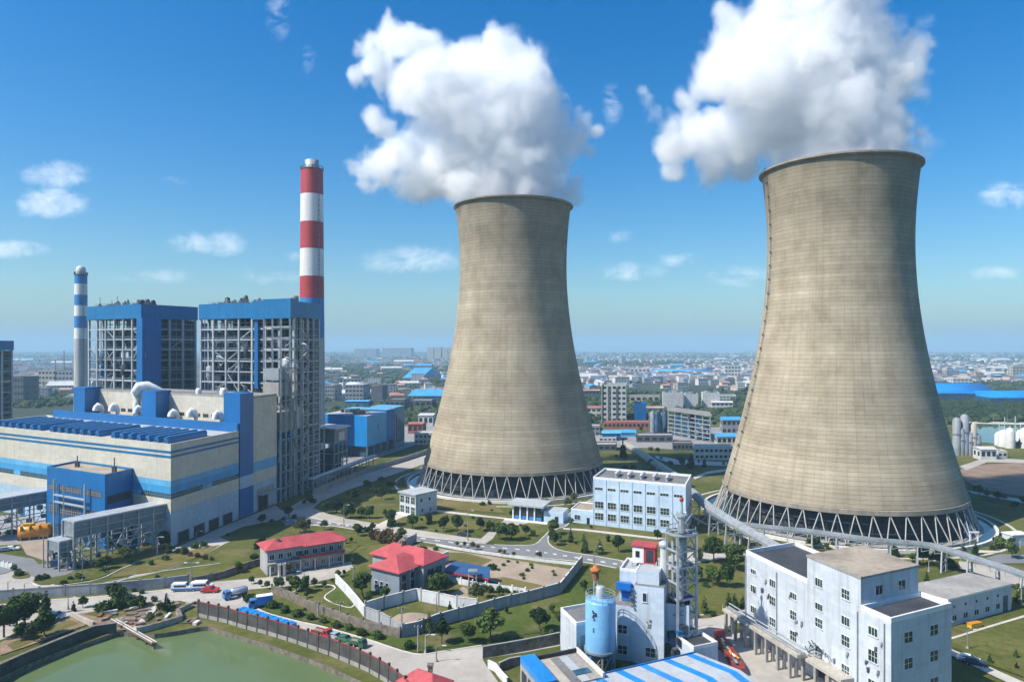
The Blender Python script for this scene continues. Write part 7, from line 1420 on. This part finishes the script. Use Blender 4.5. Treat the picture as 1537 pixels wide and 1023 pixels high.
for k, (x0, x1, yt, yb, wl, rf, lb_) in enumerate(((1088, 1112, 549, 570, 'town_white', 'town_greyroof', 'white multi storey block left of the nearer tower waist'), (946, 976, 553, 565, 'town_white', 'town_greyroof', 'long white factory block in the middle distance between towers'), (1062, 1070, 555, 562, 'town_white', 'town_greyroof', 'small white block near the nearer tower'), (1107, 1118, 574, 588, 'town_white', 'town_blueroof', 'white house with blue roof touching the nearer tower outline'), (1080, 1105, 594, 602, 'town_white', 'town_greyroof', 'low white hall in shade of trees between towers'), (1421, 1440, 556, 569, 'town_grey', 'town_greyroof', 'grey block right of the nearer tower'), (1430, 1460, 568, 577, 'town_white', 'town_paleroof', 'long white row above the bright blue arena roof'), (1520, 1545, 550, 567, 'town_beige', 'town_greyroof', 'beige slab block at the right picture edge'), (57, 84, 556, 586, 'town_beige', 'town_greyroof', 'beige works block with windows left of the blue banded chimney'), (82, 109, 557, 586, 'town_grey', 'town_greyroof', 'grey works block beside the blue banded chimney'), (0, 12, 568, 606, 'town_grey', 'town_greyroof', 'grey tower block at the left picture edge'), (12, 35, 566, 606, 'town_dark', 'town_redroof', 'dark grey block with red roof edge at far left'), (484, 502, 578, 602, 'town_grey', 'town_paleroof', 'pale grey block right of the boiler houses'))):
    bgb('city_block', lb_, 'building', x0, x1, yt, yb, 22, wl, rf, 4 if yb-yt > 12 else 2, 5)
for k, (x0, x1, yt, yb, dep, lb_) in enumerate(((1395, 1497, 590, 606, 90, 'huge hall with bright blue arched roof right of the nearer tower'), (1488, 1620, 597, 610, 60, 'second bright blue arched hall at the right picture edge'), (985, 1070, 558, 563, 60, 'long bright blue hall roof in the middle distance between towers'))):
    bgb('blue_arena', lb_, 'hall', x0, x1, yt, yb, dep, 'machine_blue' if k < 2 else 'blue_clad', 'blue_bright' if k < 2 else 'town_blueroof', 0, 0, 'vault')
bgb('white_lodge', 'small white house with grey roof on the soil field edge right', 'house', 1472, 1496, 674, 690, 10, 'town_white', 'town_paleroof', 1, 3, 'gable'); bgb('white_lodge', 'low white hut at the right edge near the far lake', 'house', 1498, 1512, 678, 687, 8, 'town_white', 'town_greyroof', 1, 2)
for k in range(6):
    p = at(1436+k*6, 683); t = thing('process_tank', 'grey process tank in the cluster right of the nearer tower', 'tank', (p.x, p.y, 0), 'tanks right of the nearer tower'); local(t); m = MB(); h = [22, 16, 24, 14, 19, 12][k]; m.lathe([(2.4, 0), (2.4, h), (1.4, h+1.4), (.1, h+1.8)], n=16); m.build('body', rd.choice(['town_grey', 'town_beige', 'duct_grey', 'steel']), t); m = MB(); m.lathe([(2.6, h*.6), (2.8, h*.6), (2.8, h*.6+.4), (2.6, h*.6+.4)], n=16, smooth=False); m.build('platform', 'steel_mid', t)
for k in range(7):
    p = at(1500+k*8, 668+(k % 3)*2); t = thing('white_tank', 'white storage tank at the right edge by the lake', 'tank', (p.x, p.y, 0), 'white tanks by the far lake'); local(t); m = MB(); r = 3+k % 2; m.lathe([(r, 0), (r, 7+k % 3*2), (r*.6, 9+k % 3*2), (.1, 9.8+k % 3*2)], n=18); m.build('body', 'town_white', t); m = MB(); m.tube([(0, 0, 8), (0, 0, 15+k % 2*5)], .4, 6); m.build('vent', 'steel_light', t)
for k, (x, yb, yt, lb_) in enumerate(((96, 582, 526, 'thin grey chimney behind the beige works block at far left'), (83, 580, 540, 'shorter grey chimney left of the thin one'), (497, 560, 530, 'distant thin mast right of the boiler house'), (1009, 600, 575, 'thin chimney above the storage bins'), (949, 556, 545, 'distant white chimney in the hazy town'))):
    p = at(x, yb); t = thing('thin_chimney', lb_, 'chimney', (p.x, p.y, 0)); local(t); h = (yb-yt)*p.y/FL; m = MB(); m.tube([(0, 0, 0), (0, 0, h)], [1.1, .7], 10); m.build('shaft', 'town_grey', t); m = MB(); m.lathe([(.8, h-.6), (1.0, h-.6), (1.0, h), (.6, h)], n=10, smooth=False); m.build('cap', 'town_dark', t)
for k, (x0, x1, yt, yb, wl, rf, st, lb_) in enumerate(((866, 902, 612, 628, 'town_white', 'town_redroof', 'gable', 'low white shed with red roof at the right flank of the farther tower'), (872, 900, 586, 600, 'town_dark', 'town_pinkroof', 'gable', 'dark pink roofed works house right of the farther tower waist'), (945, 990, 594, 604, 'town_beige', 'town_greyroof', 'flat', 'beige flat works hall behind the deep blue box store'), (956, 996, 612, 622, 'town_white', 'town_pinkroof', 'gable', 'white works house with pinkish roof left of the storage bins'), (974, 1000, 622, 640, 'town_grey', 'town_greyroof', 'flat', 'grey works block left of the dark plant frame'), (868, 900, 640, 654, 'town_grey', 'town_paleroof', 'flat', 'low grey works block at the right foot of the farther tower'), (955, 1010, 654, 664, 'town_dark', 'town_paleroof', 'flat', 'long dark loading dock before the dark plant frame'), (1010, 1040, 666, 676, 'town_dark', 'town_greyroof', 'flat', 'low dark store left of the long white office'), (1068, 1100, 604, 616, 'town_white', 'town_paleroof', 'gable', 'white warehouse behind the storage bins by the nearer tower'), (880, 925, 668, 676, 'town_dark', 'town_paleroof', 'flat', 'low dark gallery house behind the admin block'))):
    bgb('works_building', lb_, 'works building', x0, x1, yt, yb, 12, wl, rf, 2 if yb-yt > 11 else 1, 5, st)
trees('round', 'p', [(894, 634, 9), (900, 650, 10), (940, 606, 8), (985, 612, 8), (992, 630, 9), (1060, 626, 8), (1082, 622, 9), (1096, 626, 10), (1072, 640, 8), (962, 648, 8), (885, 605, 8), (876, 632, 9)], 'small dark tree among the works buildings between the towers', 'trees among the works buildings')
trees('mid', 'p', [(488, 640, 12), (500, 632, 10), (600, 632, 9), (615, 628, 9), (628, 660, 9), (650, 655, 9), (644, 672, 10), (505, 618, 9)], 'small leafy tree among the works buildings left of the farther tower', 'trees among the works buildings')
# town houses nearer than about two kilometres: each one a thing of its own
def hidden(px, y):
    return 688 < px < 858 or 1142 < px < 1394 or 140 < px < 478
HM = {}
def house_mesh(wall, roof, sx, sy, sz, gable, seed):
    m = MB(); m.box((0, 0, sz/2), (sx, sy, sz), 0, 0); rdm = random.Random(seed)
    if gable:
        h = sy*.22; a = (sx/2+.4, sy/2+.5); m.add([(-a[0], -a[1], sz), (a[0], -a[1], sz), (a[0], a[1], sz), (-a[0], a[1], sz), (-a[0], 0, sz+h), (a[0], 0, sz+h)], [(0, 1, 5, 4), (2, 3, 4, 5), (1, 2, 5), (3, 0, 4), (3, 2, 1, 0)], 1)
    else:
        m.box((0, 0, sz+.25), (sx+.5, sy+.5, .5), 0, 1); m.box((rdm.uniform(-.3, .3)*sx, 0, sz+1.4), (3, 3, 2), 0, 0)
    nf = max(1, int(sz/3.2))
    for f in range(nf):
        for k in range(max(2, int(sx/4))):
            x = -sx/2+sx*(k+.5)/max(2, int(sx/4)); m.box((x, -sy/2-.03, sz/nf*(f+.55)), (1.5, .12, 1.4), 0, 2)
    o = m.build('town_house', [wall, roof, 'glass_dark']); me = o.data; bpy.data.objects.remove(o); return me
styles = [('town_white', 'town_greyroof', 'white flat roofed town block', 0), ('town_beige', 'town_redroof', 'beige town house with red gabled roof', 1), ('town_white', 'town_pinkroof', 'white town house with faded pink roof', 1), ('town_white', 'town_paleroof', 'long pale roofed warehouse', 2), ('town_grey', 'town_blueroof', 'grey shed with blue metal roof', 2), ('town_grey', 'town_greyroof', 'grey flat roofed town block', 0), ('town_beige', 'town_pinkroof', 'beige town house with faded pink roof', 1)]
HMS = []
for i, (w_, r_, lb_, ty) in enumerate(styles):
    HMS.append([house_mesh(w_, r_, *((16+6*j, 11, 9+4*j, False) if ty == 0 else (11+3*j, 8+j, 4.5+1.5*j, True) if ty == 1 else (34+14*j, 16+4*j, 6+j, True)), j) for j in range(2)])
rt_ = random.Random(2024); placed = []
def region(px): return 'beyond the boiler houses at far left' if px < 500 else 'left of the farther cooling tower' if px < 700 else 'between the two cooling towers' if px < 1150 else 'right of the nearer cooling tower'
cnt = 0; tries = 0
while cnt < 290 and tries < 9000:
    tries += 1; py = 540+rt_.random()**1.1*62; Y = FL*H/(py-HY); px = rt_.uniform(-10, 1550)
    if hidden(px, Y) or Y < 760 or (1390 < px and 575 < py < 650) or (px > 895 and px < 1130 and py > 586): continue
    p = V2((px-CX)/FL*Y, Y); dens = noise.noise(Vector((p.x*.004, p.y*.002, 3)))
    if dens < -.25+.2*rt_.random(): continue
    i = rt_.choices(range(7), [3, 4, 4, 2.2, 1.2, 2, 3])[0]
    if any((p-q).length < 17 for q in placed): continue
    placed.append(p); cnt += 1; o = bpy.data.objects.new('town_house', HMS[i][rt_.randrange(2)]); COL.objects.link(o); o.location = (p.x, p.y, 0); o.rotation_euler = (0, 0, rt_.choice([.2, .2, .25, 1.77, .1])); s = rt_.uniform(.8, 1.3)*(1 if Y < 2500 else 1.35); o.scale = (s, s, s*rt_.uniform(.8, 1.2))
    tag(o, styles[i][2]+' '+region(px), 'building', 'town houses '+region(px)); o['far'] = 1
# the rest of the town to the horizon, and the woods, read as masses
def mass_boxes(name, n, y0, y1, seed, mats, sz):
    rd = random.Random(seed); m = MB(); k = 0
    while k < n:
        Y = y0*(y1/y0)**rd.random(); x = rd.uniform(-.85, .85)*Y; dn = noise.noise(Vector((x*.0011, Y*.0007, seed)))
        if dn < -.22+.25*rd.random(): continue
        px = CX+FL*x/Y
        if hidden(px, Y): k += .35; continue
        k += 1; g = max(1, Y/3500); w, d, h = rd.uniform(10, 40)*sz*g**.5, rd.uniform(9, 20)*sz, rd.uniform(5, 13)*sz*g**.35; c = rd.randrange(len(mats)//2); an = rd.choice([.2, .3, 1.77]); co_, si_ = math.cos(an)/2, math.sin(an)/2
        m.prism([(x+w*a_*co_-d*b_*si_, Y+w*a_*si_+d*b_*co_) for a_, b_ in ((-1, -1), (1, -1), (1, 1), (-1, 1))], 0, h, c*2, c*2+1)
    o = m.build(name, mats); o['kind'] = 'stuff'; return o
mass_boxes('distant_town', 7000, 1350, 13000, 4, ['town_white', 'town_paleroof', 'town_beige', 'town_redroof', 'town_white', 'town_pinkroof', 'town_grey', 'town_greyroof', 'town_white', 'town_greyroof', 'town_beige', 'town_pinkroof', 'town_grey', 'town_blueroof'], 1.0)
ico = bmesh.new(); bmesh.ops.create_icosphere(ico, subdivisions=1, radius=1); IV = np.array([v.co[:] for v in ico.verts]); IF = [[v.index for v in f.verts] for f in ico.faces]; ico.free()
def woods(name, n, y0, y1, seed, r0, thr, xr=None, avoid=None):
    rd = random.Random(seed); V, Fc = [], []; k = 0; tr = 0
    while k < n and tr < n*30:
        tr += 1; Y = y0*(y1/y0)**rd.random(); x = rd.uniform(*(xr or (-.85, .85)))*Y; dn = noise.noise(Vector((x*.003, Y*.0016, seed*1.3)))+.5*noise.noise(Vector((x*.012, Y*.006, seed)))
        if dn < thr+.2*rd.random(): continue
        px = CX+FL*x/Y
        if hidden(px, Y): k += .4; continue
        if avoid and avoid(px, HY+FL*H/Y): continue
        k += 1; g = max(1, Y/1500)**.7
        for j in range(3):
            r = rd.uniform(.7, 1.3)*r0*g*(1 if j == 0 else .75); c = np.array([x+rd.uniform(-1, 1)*r0*1.6*g, Y+rd.uniform(-1, 1)*r0*2*g, r*rd.uniform(.5, .9)]); sc_ = np.array([r*rd.uniform(.9, 1.5), r*1.1, r*rd.uniform(.7, 1.15)]); o = len(V)
            V += [tuple(q) for q in (IV*(1+.22*np.random.RandomState(tr*3+j).randn(len(IV), 1)))*sc_+c]; Fc += [tuple(i+o for i in f) for f in IF]
    me = bpy.data.meshes.new(name); me.from_pydata(V, [], Fc); me.materials.append(MATS['leaf_far']); o = bpy.data.objects.new(name, me); COL.objects.link(o); o['kind'] = 'stuff'; return o
av = lambda px, py: (1440 < px and 634 < py < 668) or (900 < px < 1130 and py > 632) or (1440 < px and py > 690)
woods('distant_woodland', 11000, 620, 9500, 8, 3.2, -.2, None, av)
lk = random.Random(5)
woods('lakeside_wood', 900, 650, 900, 12, 3.6, -.9, (.60, .86), lambda px, py: not (606 < py < 632))
# ------------------------------------------------------------------ labels: things sharing a description are told apart by their order across the view
ORD = ['first', 'second', 'third', 'fourth', 'fifth', 'sixth', 'seventh', 'eighth', 'ninth', 'tenth', 'eleventh', 'twelfth', 'thirteenth', 'fourteenth', 'fifteenth', 'sixteenth', 'seventeenth', 'eighteenth', 'nineteenth', 'twentieth']
by = {}
for o in ALL: by.setdefault(o['label'], []).append(o)
for lb, os2 in by.items():
    if len(os2) > 1:
        if not os2[0].get('group'):
            for o in os2: o['group'] = lb
        if len(os2) <= 20 and not os2[0].get('far'):
            os2.sort(key=lambda o: pxof(o.location))
            for k, o in enumerate(os2): o['label'] = lb+', '+ORD[k]+' from left'
for o in bpy.data.objects:
    for k in ('_base', 'far'):
        if k in o: del o[k]
